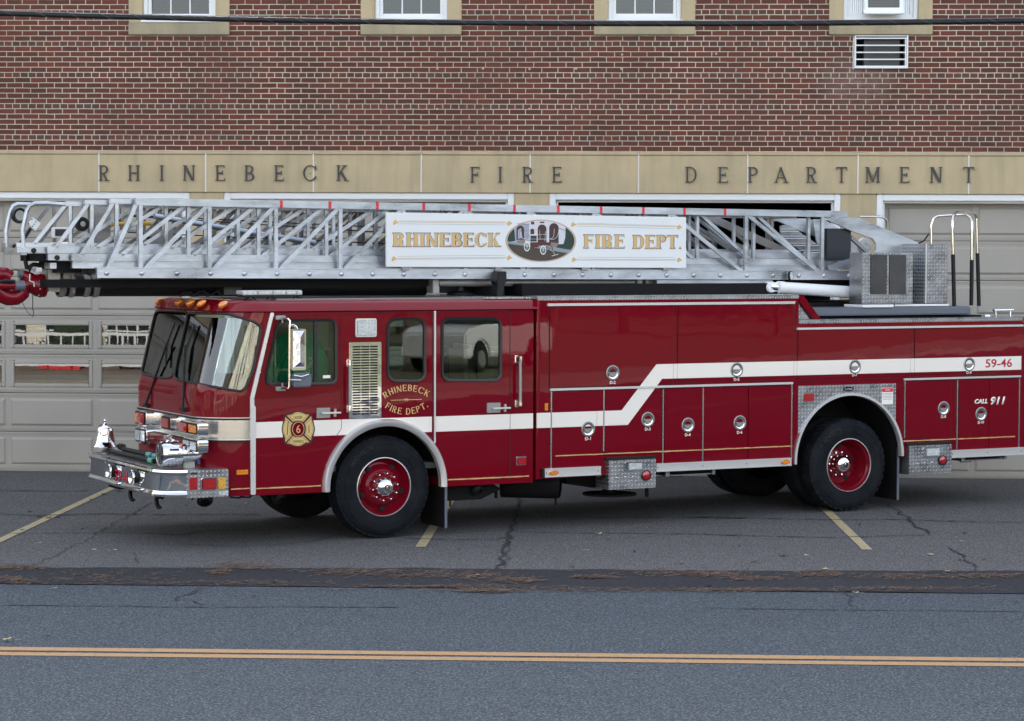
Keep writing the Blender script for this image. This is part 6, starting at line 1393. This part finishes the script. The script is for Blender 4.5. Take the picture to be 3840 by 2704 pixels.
# ---- sign on the ladder
sg=part('sign_board',label='white sign board with gold lettering and an oval picture'); WS_=.60
a=S('G',88,85,WS_); b=S('G',2155,118,WS_); c_=S('G',2155,468,WS_); d_=S('G',90,460,WS_)
P4=[a,b,c_,d_]; MB().prism(P4,WS_,WS_+.025).build('board',M['sign'],sg,bevel=.002)
mb=MB()
for x in (225,865,1460,2020): q=S('G',x,468,WS_); mb.box(q[0]-.04,q[0]+.04,WS_+.004,WS_+.03,q[1]-.03,q[1]+.01)
mb.build('board_bracket',M['alumd'],sg)
gs=lambda x,y:S('G',x,y,WS_)
GL=mat('sign_blue_line',(.10,.14,.22),.5)
def sign_word(txt,x0,x1,y0,y1,gap):
    a=gs(x0,y1); b=gs(x1,y1); t_=gs(x0,y0); sl_=(gs(x1,y1)[1]-a[1])/(b[0]-a[0]); h=t_[1]-a[1]
    f=lambda px,pz:(px,pz+(px-a[0])*sl_)
    mb=MB(); word(mb,txt,a[0]-.004,b[0]+.008,a[1]-.004,h+.008,WS_-.0015,WS_,gap=gap,f=f,sw=.30,tw=.13,s=.07,sh=.12); mb.build('letter_outline',GL,sg)
    mb=MB(); word(mb,txt,a[0]+.002,b[0]+.002,a[1]+.003,h-.006,WS_-.0052,WS_-.0045,gap=gap+.055,f=f,sw=.25,tw=.10,s=.05,sh=.09); mb.build('gold_lettering',M['goldsign'],sg)
sign_word('RHINEBECK',133,875,226,322,.045); sign_word('FIRE',1447,1727,238,333,.05); sign_word('DEPT.',1785,2122,242,336,.05)
for x0,x1,y0,y1 in ((150,935,150,158),(140,935,402,395),(1375,2105,166,184),(1380,2105,408,410)):
    for dy_,hh,mt in ((0,.0055,M['goldsign']),(14 if y0<300 else -14,.0022,GL),(-7 if y0<300 else 7,.0018,GL)):
        u0,u1=(x0+28,x1-28) if hh<.005 else (x0,x1); p=gs(u0,y0+dy_); q=gs(u1,y1+dy_); MB().prism([(p[0],p[1]-hh/2),(q[0],q[1]-hh/2),(q[0],q[1]+hh/2),(p[0],p[1]+hh/2)],WS_-.0018,WS_).build('border_line',mt,sg)
    for x,y,dd in ((x0,y0,1),(x1,y1,-1)):
        p=gs(x,y); rnd=random.Random(x); pts=[(p[0]+dd*.0+(.028+.010*math.cos(3*a_))*math.cos(a_),p[1]-.004+(.022+.008*math.cos(4*a_+1))*math.sin(a_)) for a_ in [2*PI*i/20 for i in range(20)]]; MB().prism(pts,WS_-.0030,WS_).build('scroll_ornament',M['goldsign'],sg)
# oval picture: an old hand drawn hose wagon before a white arched building
ov=part('oval_picture',sg); pc=lambda x,y:S('P',x,y,WS_)
oc=pc(1140,790); rx=(pc(2150,790)[0]-pc(118,790)[0])/2; rz=(pc(1140,180)[1]-pc(1140,1400)[1])/2
MB().prism([(oc[0]+rx*math.cos(a_),oc[1]+rz*math.sin(a_)) for a_ in [2*PI*i/60 for i in range(60)]],WS_-.002,WS_).build('oval_border',mat('oval_border',(.45,.36,.28),.5),ov)
PM={n:mat('picture_'+n,c_,.6) for n,c_ in dict(road=(.055,.040,.028),white=(.55,.55,.60),shade=(.30,.32,.40),arch=(.05,.022,.022),dark=(.03,.03,.04),tree=(.012,.035,.028),walk=(.20,.27,.30),brown=(.07,.022,.015),wheel=(.80,.83,.86),path=(.24,.17,.13)).items()}
def clipoval(P,f=.945):
    out=[]; n=len(P)
    D_=dens(P,10)
    for x,z in D_:
        u=(x-oc[0])/(rx*f); v=(z-oc[1])/(rz*f); l=math.hypot(u,v)
        if l>1: x=oc[0]+(x-oc[0])/l; z=oc[1]+(z-oc[1])/l
        out.append((x,z))
    return out
lay=[0]
def pic(m_,*xy,name='picture_field',clip=True):
    lay[0]+=1; P=[pc(xy[i],xy[i+1]) for i in range(0,len(xy),2)]; P=clipoval(P) if clip else P; MB().prism(P,WS_-.0025-lay[0]*.00012,WS_-.002).build(name,PM[m_],ov)
pic('white',400,200,1900,200,1900,900,400,900,150,800,150,300); pic('shade',300,330,790,300,790,760,420,800,300,700)
pic('tree',100,300,360,400,400,800,100,830); pic('tree',1840,400,2150,300,2150,1080,1560,980,1640,890,1780,880,1830,700)
pic('walk',100,800,700,850,1500,980,2000,1050,2100,1160,1800,1150,900,960,120,900); pic('road',100,860,700,940,1450,1070,1950,1150,2100,1300,1140,1500,100,1300)
for x0,x1,y0,y1,m_ in ((430,650,350,760,'arch'),(1040,1290,320,830,'arch'),(1370,1640,280,900,'arch'),(830,940,440,600,'arch'),(850,940,240,320,'brown'),(1100,1230,240,280,'dark')):
    r_=(x1-x0)/2; pts=[]
    for i in range(9): a_=PI*i/8; pts+=[(x0+x1)/2+r_*math.cos(a_),y0+r_-r_*math.sin(a_)]
    pic(m_,*(pts+[x0,y1,x1,y1]) if y1-y0>150 else (x0,y0,x1,y0,x1,y1,x0,y1))
pic('shade',470,480,560,420,600,700,470,740); pic('dark',1400,650,1640,650,1640,850,1420,850); pic('path',1420,830,1640,860,1560,980,1400,960); pic('path',400,800,680,740,680,850,500,850)
pic('brown',830,830,1400,830,1400,910,1060,930,1060,980,830,980,name='wagon_body'); pic('dark',830,640,1010,640,1010,810,830,810)
def ring(x,y,rx_,ry_,m_='wheel',spokes=10):
    global lay
    c=pc(x,y); a_x=pc(x+rx_,y)[0]-c[0]; a_z=c[1]-pc(x,y+ry_)[1]; lay[0]+=1; w_=WS_-.0025-lay[0]*.00012; mb=MB(); n=24
    for i in range(n):
        t0,t1=2*PI*i/n,2*PI*(i+1)/n; mb.prism([(c[0]+a_x*math.cos(t0),c[1]+a_z*math.sin(t0)),(c[0]+a_x*math.cos(t1),c[1]+a_z*math.sin(t1)),(c[0]+a_x*.82*math.cos(t1),c[1]+a_z*.82*math.sin(t1)),(c[0]+a_x*.82*math.cos(t0),c[1]+a_z*.82*math.sin(t0))],w_,w_+.0004)
    for i in range(spokes): t0=2*PI*i/spokes; mb.beam((c[0],w_,c[1]),(c[0]+a_x*.85*math.cos(t0),w_,c[1]+a_z*.85*math.sin(t0)),.0007,.0002,up=(0,1,0))
    mb.build('wagon_wheel',PM[m_],ov)
def stroke(pts,r_=.0022,m_='wheel'):
    lay[0]+=1; w_=WS_-.0025-lay[0]*.00012; P=[pc(x,y) for x,y in pts]; mb=MB(); mb.tube([(x,w_+.0015,z) for x,z in P],r_*.75,5); mb.build('wagon_bar',PM[m_],ov)
ring(730,950,85,140); ring(1195,1055,85,130); ring(765,700,70,100,'walk',8); ring(1375,1020,95,115,'dark',8)
stroke([(545,545),(560,650),(600,725),(760,740),(1350,740),(1450,720),(1500,640),(1515,445)]); stroke([(1400,745),(1500,745),(1590,680),(1630,560),(1650,490)]); stroke([(1095,490),(1110,740)]); stroke([(1260,520),(1245,800)]); stroke([(840,615),(1280,605)],.0016); stroke([(820,520),(835,740)],.0018); stroke([(1390,1040),(1480,1100),(1535,1190)]); stroke([(1440,1225),(1635,1170)],.003)
stroke([(430,520),(1380,440),(1640,430)],.0012,'dark'); stroke([(1640,420),(1820,490)],.003,'dark'); stroke([(440,300),(800,310)],.003,'brown')
# ---- roof light bar, antennas
lb=part('light_bar'); w_=.34; a=S('A',1372,88,w_); b=S('A',1885,130,w_); mb=MB(); mb.prism(rr(a[0],b[0],b[1],a[1],.022),w_-.10,w_+.10); mb.build('lens_case',M['lclr'],lb,bevel=.012,smooth=50)
mb=MB(); mb.box(a[0]+.02,b[0]-.01,w_-.112,w_+.11,b[1]-.014,b[1]+.006); mb.build('base_bar',M['black'],lb)
for i in (.25,.5,.72,.9): x=a[0]+(b[0]-a[0])*i; MB().box(x-.008,x+.008,w_-.106,w_-.09,b[1]+.01,a[1]-.008).build('divider',M['greyl'],lb)
for x in (1440,1640,1860): q=S('A',x,175,w_-.08); p=S('A',x+(30 if x<1600 else -10),138,w_-.08); mb=MB(); mb.tube([(q[0]-.04,w_-.08,q[1]),(p[0],w_-.08,p[1]),(q[0]+.10,w_-.08,q[1])],.008,6); mb.build('mounting_foot',M['black'],lb)
mb=MB()
for pts in (((860,140),(890,112),(960,108)),((975,140),(1030,100),(1130,128),(1200,90)),((1060,92),(1110,140)),((1170,95),(1220,138)),((900,130),(1000,122),(1100,138))): mb.tube([Q('A',x,y,.9) for x,y in pts],.009,6)
mb.build('roof_cable',M['black'],truck)
# ---- red water cannon at the ladder tip
mn=part('water_cannon',label='red water cannon hanging under the ladder tip'); LQ=lambda x,y,w_=WC:Vector((S('L1',x,y,w_)[0],w_,S('L1',x,y,w_)[1]))
c=LQ(525,1190); R_=(LQ(525,1030).z-LQ(525,1350).z)/2
mb=MB(); mb.lathe([(0,-.02),(R_*.72,-.02),(R_*.95,-.012),(R_,.0),(R_,.022),(R_*.9,.028),(R_*.98,.034),(R_*.96,.06),(R_*.6,.07)],c,(1,0,0),28); mb.build('flange',M['red2'],mn,smooth=40)
for i in range(8): a_=2*PI*i/8+.3; mb=MB(); mb.lathe([(0,-.012),(.012,-.01),(.013,.01)],c+Vector((-.015,math.cos(a_)*R_*.85,math.sin(a_)*R_*.85)),(1,0,0),8); mb.build('flange_bolt',M['bright'],mn)
mb=MB(); mb.tube([LQ(520,1190),LQ(440,1170),LQ(360,1170),LQ(310,1200)],[.115,.10,.085,.08],18); mb.tube([LQ(400,1100),LQ(350,1060),LQ(300,1030)],[.07,.055,.04],14); mb.build('casting',M['red2'],mn,smooth=60)
cc=LQ(120,1200); P=[]
for x,y in ((300,1190),(290,1290),(215,1345),(110,1350),(10,1310),(-60,1240),(-110,1150),(-80,1070),(-10,1040),(70,1045),(125,1085)): P.append(LQ(x,y,WC-.05))
P2=[P[0]]+[P[i].lerp(P[i+1],j/3) for i in range(len(P)-1) for j in (1,2,3)]
mb=MB(); mb.tube(P2,[.082]*(len(P2)-6)+[.074]*6,18); mb.build('elbow_pipe',M['red2'],mn,smooth=60)
mb=MB(); mb.tube([LQ(-160,1185,WC-.14),LQ(330,1190,WC-.14)],[.040,.045],16); mb.build('barrel',M['red2'],mn,smooth=60); mb=MB(); mb.tube([LQ(195,1188,WC-.14),LQ(325,1190,WC-.14)],.050,16); mb.tube([LQ(250,1030),LQ(300,1035)],.043,12); mb.build('black_band',M['grey'],mn,smooth=50)
mb=MB(); P=[LQ(x,y,WC-.2) for x,y in ((402,1035),(400,1125),(455,1145),(460,1205))]; mb.tube(P,.006,6); mb.build('lever_wire',M['bright'],mn)
mb=MB(); a=LQ(590,1270); b=LQ(750,968); mb.prism(rr(a.x,b.x,a.z,b.z,.012),WC-.16,WC+.12); 
mb.build('motor_box',M['greyl'],mn,bevel=.006,smooth=40)
mb=MB(); mb.tube([LQ(350,760),LQ(345,880),LQ(365,960),LQ(390,985),LQ(410,930),LQ(450,905),LQ(540,915)],.022,8);  mb.build('control_cable',M['black'],mn,smooth=60); MB().tube([LQ(150,1020),LQ(170,985),LQ(215,975),LQ(260,990),LQ(285,1005)],.006,6).build('control_cable',M['black'],mn); MB().tube([LQ(-20,1140,WC-.15),LQ(80,1125,WC-.2),LQ(200,1135,WC-.2)],.018,8).build('control_cable',M['black'],mn)
mb=MB(); mb.tube([LQ(285,1370),LQ(330,1480),LQ(380,1560),LQ(440,1605)],.0035,6); mb.tube([LQ(440,1310),LQ(442,1420),LQ(438,1500),LQ(455,1540),LQ(445,1610)],.005,6); mb.build('lanyard',M['ugrey'],mn)
mb=MB(); a=LQ(380,770); b=LQ(650,860); mb.box(a.x,b.x,WC-.28,WC+.28,b.z,a.z); a=LQ(640,860); b=LQ(980,960); mb.box(a.x,b.x,WC-.3,WC+.3,b.z-.04,a.z); mb.build('tip_carriage',M['under'],mn); 
mb=MB(); a=LQ(555,880); b=LQ(650,960); mb.box(a.x,b.x,WC-.3,WC-.1,b.z,a.z); a=LQ(410,945); b=LQ(490,1000); mb.box(a.x,b.x,WC-.2,WC-.1,b.z,a.z); mb.build('tip_bracket',M['alum'],mn,bevel=.005)
# ---- hand tools lying on the bumper
def tool(label,p0,p1,r_,tip,cols,z=z1):
    t=thing('hand_tool',label,'tool',(TX,TY,0),TH); mb=MB(); a=Vector(p0); b=Vector(p1); mb.tube([a,b],r_,10); mb.build('shaft',M['black'],t,smooth=60)
    for f0,f1,mt in cols: mb=MB(); mb.tube([a.lerp(b,f0),a.lerp(b,f1)],r_*1.12,10); mb.build('tape_band',mt,t,smooth=60)
    mb=MB(); d=(b-a).normalized(); mb.prism([(a.x-.03,a.y+.02),(a.x+.02,a.y-.03),(a.x+.03,a.y+.10),(a.x-.02,a.y+.14)],a.z-.015,a.z+tip,ax='z'); mb.build('tool_head',M['black'],t,bevel=.008)
zd=.80+.035
tool('black pike pole with green taped end lying along the front of the bumper deck',(-2.26,2.0,zd),(-2.27,.62,zd+.005),.026,.03,((.88,.97,M['tapeg']),))
tool('black axe handled tool with green and blue tape lying nearest the cab on the bumper',(-2.13,2.02,zd+.02),(-2.12,.55,zd+.02),.026,.05,((.52,.60,M['tapeg']),(.60,.66,M['tapeb']),(.66,.72,M['tapeg'])))

# ================================================================ across the street: what the paint, glass and chrome mirror
def house(x,y,wd,dp,h,rz,label,wall,rows=2,cols=5,rh=2.6):
    t=thing('house',label,'house',(x,y,0),rz)
    MB().box(-wd/2,wd/2,-dp,0,0,h).build('wall',wall,t)
    mb=MB(); mb.prism([(-dp-.5,h),(.5,h),(-dp/2,h+rh)],-wd/2-.4,wd/2+.4,ax='x'); mb.build('roof',M['roof'],t)
    for r in range(rows):
        for c in range(cols):
            cx=-wd/2+wd*(c+.5)/cols; z=1.1+r*2.9; f=MB(); f.box(cx-.62,cx+.62,-.001,.06,z-.12,z+1.62); fr=f.build('window',M['frame'],t); MB().box(cx-.5,cx+.5,.06,.07,z,z+1.5).build('pane',M['wglass'],fr)
    MB().box(-.5,.5,.0,.05,0,2.1).build('door',mat('house_door',(.03,.035,.03),.5),t); return t
t_cream=t=house(-3,-35.5,44,10,6.5,0,'long cream sided building right behind the photographer, mirrored in the garage glass',M['cream'],2,15)
for i in range(9): MB().box(-20+i*5.0-.12,-20+i*5.0+.12,.02,.12,0,3.0).build('porch_post',M['bark'],t)
for i in range(12): x=-19+i*3.4; MB().prism(rr(x-.5,x+.6,.02,.5+.35*(i%3),.2),.3,.9).build('planter_shrub',M['leafm'],t)
MB().box(-9,-7.6,.07,.10,.5,1.3).build('red_panel',M['redtape'],t); MB().box(3,4.2,.07,.10,.4,1.2).build('red_panel',M['redtape'],t)
house(13,-54,15,9,6.0,0,'pale yellow house across the street standing behind the bare trees',mat('pale_yellow_siding',(.58,.50,.33),.8))
house(44,-50,18,9,6.0,.2,'grey brown house down the street mirrored in the truck side',mat('brown_siding',(.06,.045,.038),.8))
house(80,-42,24,9,7.5,.6,'dark brick house far down the street at the right',mat('dark_brick_wall',(.05,.022,.018),.9))
house(-48,-34,20,9,7.0,-.7,'tan house up the street mirrored in the truck front',mat('tan_siding',(.30,.25,.18),.8))
def tree(x,y,h,seed,label,ever=False,group='trees across the street'):
    rnd=random.Random(seed); t=thing('tree',label,'tree',(x,y,0),rnd.uniform(0,6),group); mb=MB(); tips=[]
    def br(p,d,l,r,lv):
        P=[p]; rs=[r]
        for i in range(3): d=(d+Vector((rnd.uniform(-.2,.2),rnd.uniform(-.2,.2),rnd.uniform(-.05,.1)))).normalized(); p=p+d*l/3; P.append(p); rs.append(r*(1-.2*(i+1)))
        mb.tube(P,rs,6); tips.append(p)
        if lv<4:
            for i in range(3 if lv else 5):
                a=rnd.uniform(0,2*PI); q=P[2 if i%2 else 3]; e=(d*rnd.uniform(.5,1)+Vector((math.cos(a),math.sin(a),.35))*rnd.uniform(.5,.9)).normalized(); br(q,e,l*rnd.uniform(.55,.75),rs[-1]*.65,lv+1)
    if not ever: br(Vector((0,0,0)),Vector((0,0,1)),h*.34,h*.022,0); mb.build('trunk',M['bark'],t,smooth=60)
    else:
        mb.tube([(0,0,0),(0,0,h*.9)],[h*.02,.03],6); mb.build('trunk',M['bark'],t); cr=MB()
        for i in range(3500):
            z=rnd.uniform(.08,1)*h; R=(1-z/h)*h*.26+.2; a=rnd.uniform(0,2*PI); r=R*rnd.uniform(.4,1)**.6; p=Vector((r*math.cos(a),r*math.sin(a),z)); u=Vector((rnd.gauss(0,1),rnd.gauss(0,1),rnd.gauss(0,.5))).normalized()*.28; v=Vector((rnd.gauss(0,1),rnd.gauss(0,1),rnd.gauss(0,.5))).normalized()*.22; cr.add([p,p+u,p+u+v],[(0,1,2)])
        cr.build('crown',M['leafm'],t)
for i,(x,y,h,lb) in enumerate(((3.5,-41,12,'bare street tree behind the pavement opposite the stripe number'),(-14,-40,13,'bare street tree opposite the left garage bay'),(22,-38,12,'bare street tree beyond the white car'),(34,-44,13,'tall bare tree beside the brown house'),(54,-36,12,'bare tree far down the street'),(-30,-38,13,'bare tree up the street by the tan house'))): tree(x,y,h,20+i,lb)
for i,(x,y,h,lb) in enumerate(((28,-47,9,'dark evergreen between two houses down the street'),(62,-44,11,'tall dark evergreen by the brick house'),(-24,-46,10,'dark evergreen beside the cream house'),(66,-30,9,'dark evergreen close to the far pavement'),(95,-34,13,'farthest dark evergreen at the street end'))): tree(x,y,h,40+i,lb,True,'evergreens across the street')
# the white car the rear cab window mirrors
nrm=Vector((math.sin(TH),-math.cos(TH),0))
d=ray('n',1790,1285).normalized(); q=S('n',1790,1285); hit=Vector((TX+ct*q[0]+st*.03,TY+st*q[0]-ct*.03,q[1])); rf=d-2*d.dot(nrm)*nrm; cp=hit+rf*33+Vector((1.4,-.9,0))
car=thing('parked_car','white hatchback parked across the street and mirrored in the rear cab window','car',(cp.x,cp.y,0),math.radians(-4)); cl0=4.4
pr=[(-2.2,.35),(-2.2,.95),(-1.9,1.1),(-1.2,1.2),(-.5,1.65),(1.3,1.7),(2.0,1.2),(2.25,1.1),(2.3,.4)]
def carch(x): return [(x+.40*math.cos(a),.36+.40*math.sin(a)) for a in [PI*i/12 for i in range(13)]]
P=[(-2.2,.35),(-2.2,.95),(-1.9,1.08),(-1.15,1.16),(2.05,1.16),(2.28,1.05),(2.3,.36)]+carch(1.4)+carch(-1.4)
MB().prism(P,-.9,.9).build('body',M['carw'],car,bevel=.05,smooth=40); MB().prism([(-1.2,1.15),(-.5,1.62),(1.3,1.66),(2.0,1.16)],-.78,.78).build('cabin',mat('car_glass',(.02,.025,.03),.05),car,bevel=.05,smooth=40)
MB().prism([(-.5,1.62),(1.3,1.665),(1.25,1.72),(-.4,1.69)],-.72,.72).build('roof',M['carw'],car,bevel=.02)
for x in (-1.4,1.4):
    for s_ in (-1,1):
        r=bpy.data.objects.new('wheel',None); COL.objects.link(r); r.parent=car; mb=MB(); mb.lathe([(.2,-.02),(.30,-.02),(.335,.0),(.335,.2)],(x,s_*.9,.335),(0,-s_,0),28); mb.build('tyre',M['tyre'],r,smooth=50); mb=MB(); mb.lathe([(0,-.01),(.2,-.005),(.215,-.02)],(x,s_*.9,.335),(0,-s_,0),28); mb.build('rim',M['greyl'],r)
for s_ in (-1,1): MB().box(2.2,2.32,s_*.6-.18,s_*.6+.18,.85,1.02).build('tail_lamp',M['lred'],car)

# unseen dark ridge added to block the bright horizon from the reflections
mb=MB(); rnd=random.Random(5); n=150; P0=[];P1=[]
for i in range(n+1):
    a=math.radians(-215+250*i/n); r=135+10*math.sin(i*.3); h=17+5*math.sin(i*.17)+rnd.uniform(-1.6,1.6); P0.append((r*math.cos(a),r*math.sin(a),-1)); P1.append(((r+14)*math.cos(a),(r+14)*math.sin(a),h))
mb.add(P0+P1,[[i,i+1,n+2+i,n+1+i] for i in range(n)]); hm=mat('dark_ridge_blocker',(.05,.045,.04),.95); g=G(hm); g.base(g.mix(g.range(g.noise(.25,8,.7),.35,.65,0,1),(.014,.016,.012),(.045,.038,.030)))
tag(mb.build('horizon_blocker',hm),kind='structure')
for i,(x,y,h,lb) in enumerate(((38,-33,10,'dark evergreen just beyond the parked white car'),(47,-41,12,'dark evergreen leaning over the grey brown house'),(74,-37,12,'dark evergreen in front of the brick house'),(84,-26,11,'dark evergreen at the road bend'),(52,-29,8,'shorter dark evergreen at the pavement edge'))): tree(x,y,h,60+i,lb,True,'evergreens across the street')

house(-58,24,30,10,13,math.radians(62),'unseen pale green building added to lighten the windshield reflection',mat('sage_siding',(.70,.74,.56),.8),3,7,3)  # added out of view; its pale colour feeds the windshield reflection

# shop windows and shrubs by the cream building; railing and planters added for garage reflections
WF=mat('shop_window_dark',(.02,.025,.03),.1); wr_=thing('added_railing','unseen white railing added as a pale grid for the garage reflections','railing',(-13.2,-25.4,0)); rnd=random.Random(9)
MB().box(-5,5,-.03,.03,.86,.93).build('top_rail',M['frame'],wr_); MB().box(-5,5,-.03,.03,.12,.18).build('lower_rail',M['frame'],wr_)
for i in range(34): MB().box(-5+i*.30,-4.96+i*.30,-.02,.02,.18,.86).build('baluster',M['frame'],wr_)
for i in range(7):
    f=MB().box(-18.4+i*1.75,-17.2+i*1.75,.02,.05,.25,2.5).build('shop_window',WF,t_cream)
    for j in range(4): MB().box(-18.4+i*1.75+.29*j,-18.36+i*1.75+.29*j,.05,.07,.25,2.5).build('muntin',M['frame'],f)
    for zz_ in (.6,.95,1.3): MB().box(-18.4+i*1.75,-17.2+i*1.75,.071,.09,zz_,zz_+.04).build('muntin',M['frame'],f)
def shrub(x,y,h,lb,seed):
    rnd=random.Random(seed); t=thing('shrub',lb,'shrub',(x,y,0),0,'shrubs across the street'); mb=MB()
    for i in range(420):
        p=Vector((rnd.gauss(0,h*.42),rnd.gauss(0,h*.3),rnd.uniform(.05,1)*h)); u=Vector((rnd.gauss(0,1),rnd.gauss(0,1),rnd.gauss(0,1))).normalized()*.07; v=Vector((rnd.gauss(0,1),rnd.gauss(0,1),rnd.gauss(0,1))).normalized()*.06; mb.add([p,p+u,p+u+v],[(0,1,2)])
    mb.build('foliage',M['leafm'],t)
for i,(x,h,lb) in enumerate(((-17.2,.8,'shrub at the left end of the porch railing'),(-15.4,.5,'low shrub second from the left behind the porch railing'),(-13.9,.9,'tallest shrub before the porch railing'),(-10.6,.6,'shrub at the right end of the porch railing'))): shrub(x,-29.5,h,lb,70+i)

for i,(x,c_,lb) in enumerate(((-13.6,M['redtape'],'unseen red planter box added behind the white railing for the garage reflections'),(-11.6,M['black'],'unseen black planter box added behind the white railing for the garage reflections'))):
    t=thing('planter',lb,'planter',(x,-26.4,0)); MB().prism([(-.5,0),(.5,0),(.6,.42),(-.6,.42)],-.25,.25).build('box',c_,t); mb=MB(); rnd=random.Random(i)
    for j in range(160):
        p=Vector((rnd.uniform(-.55,.55),rnd.uniform(-.2,.2),rnd.uniform(.42,.75))); u=Vector((rnd.gauss(0,1),rnd.gauss(0,1),rnd.gauss(0,1))).normalized()*.07; mb.add([p,p+u,p+Vector((u.y,u.z,u.x))],[(0,1,2)])
    mb.build('foliage',M['leafm'],t)
sheet('far_walk',[(-30,-34),(-6,-34),(-6,-21.3),(-30,-21.3)],.01,mat('brick_walk',(.20,.15,.11),.85))
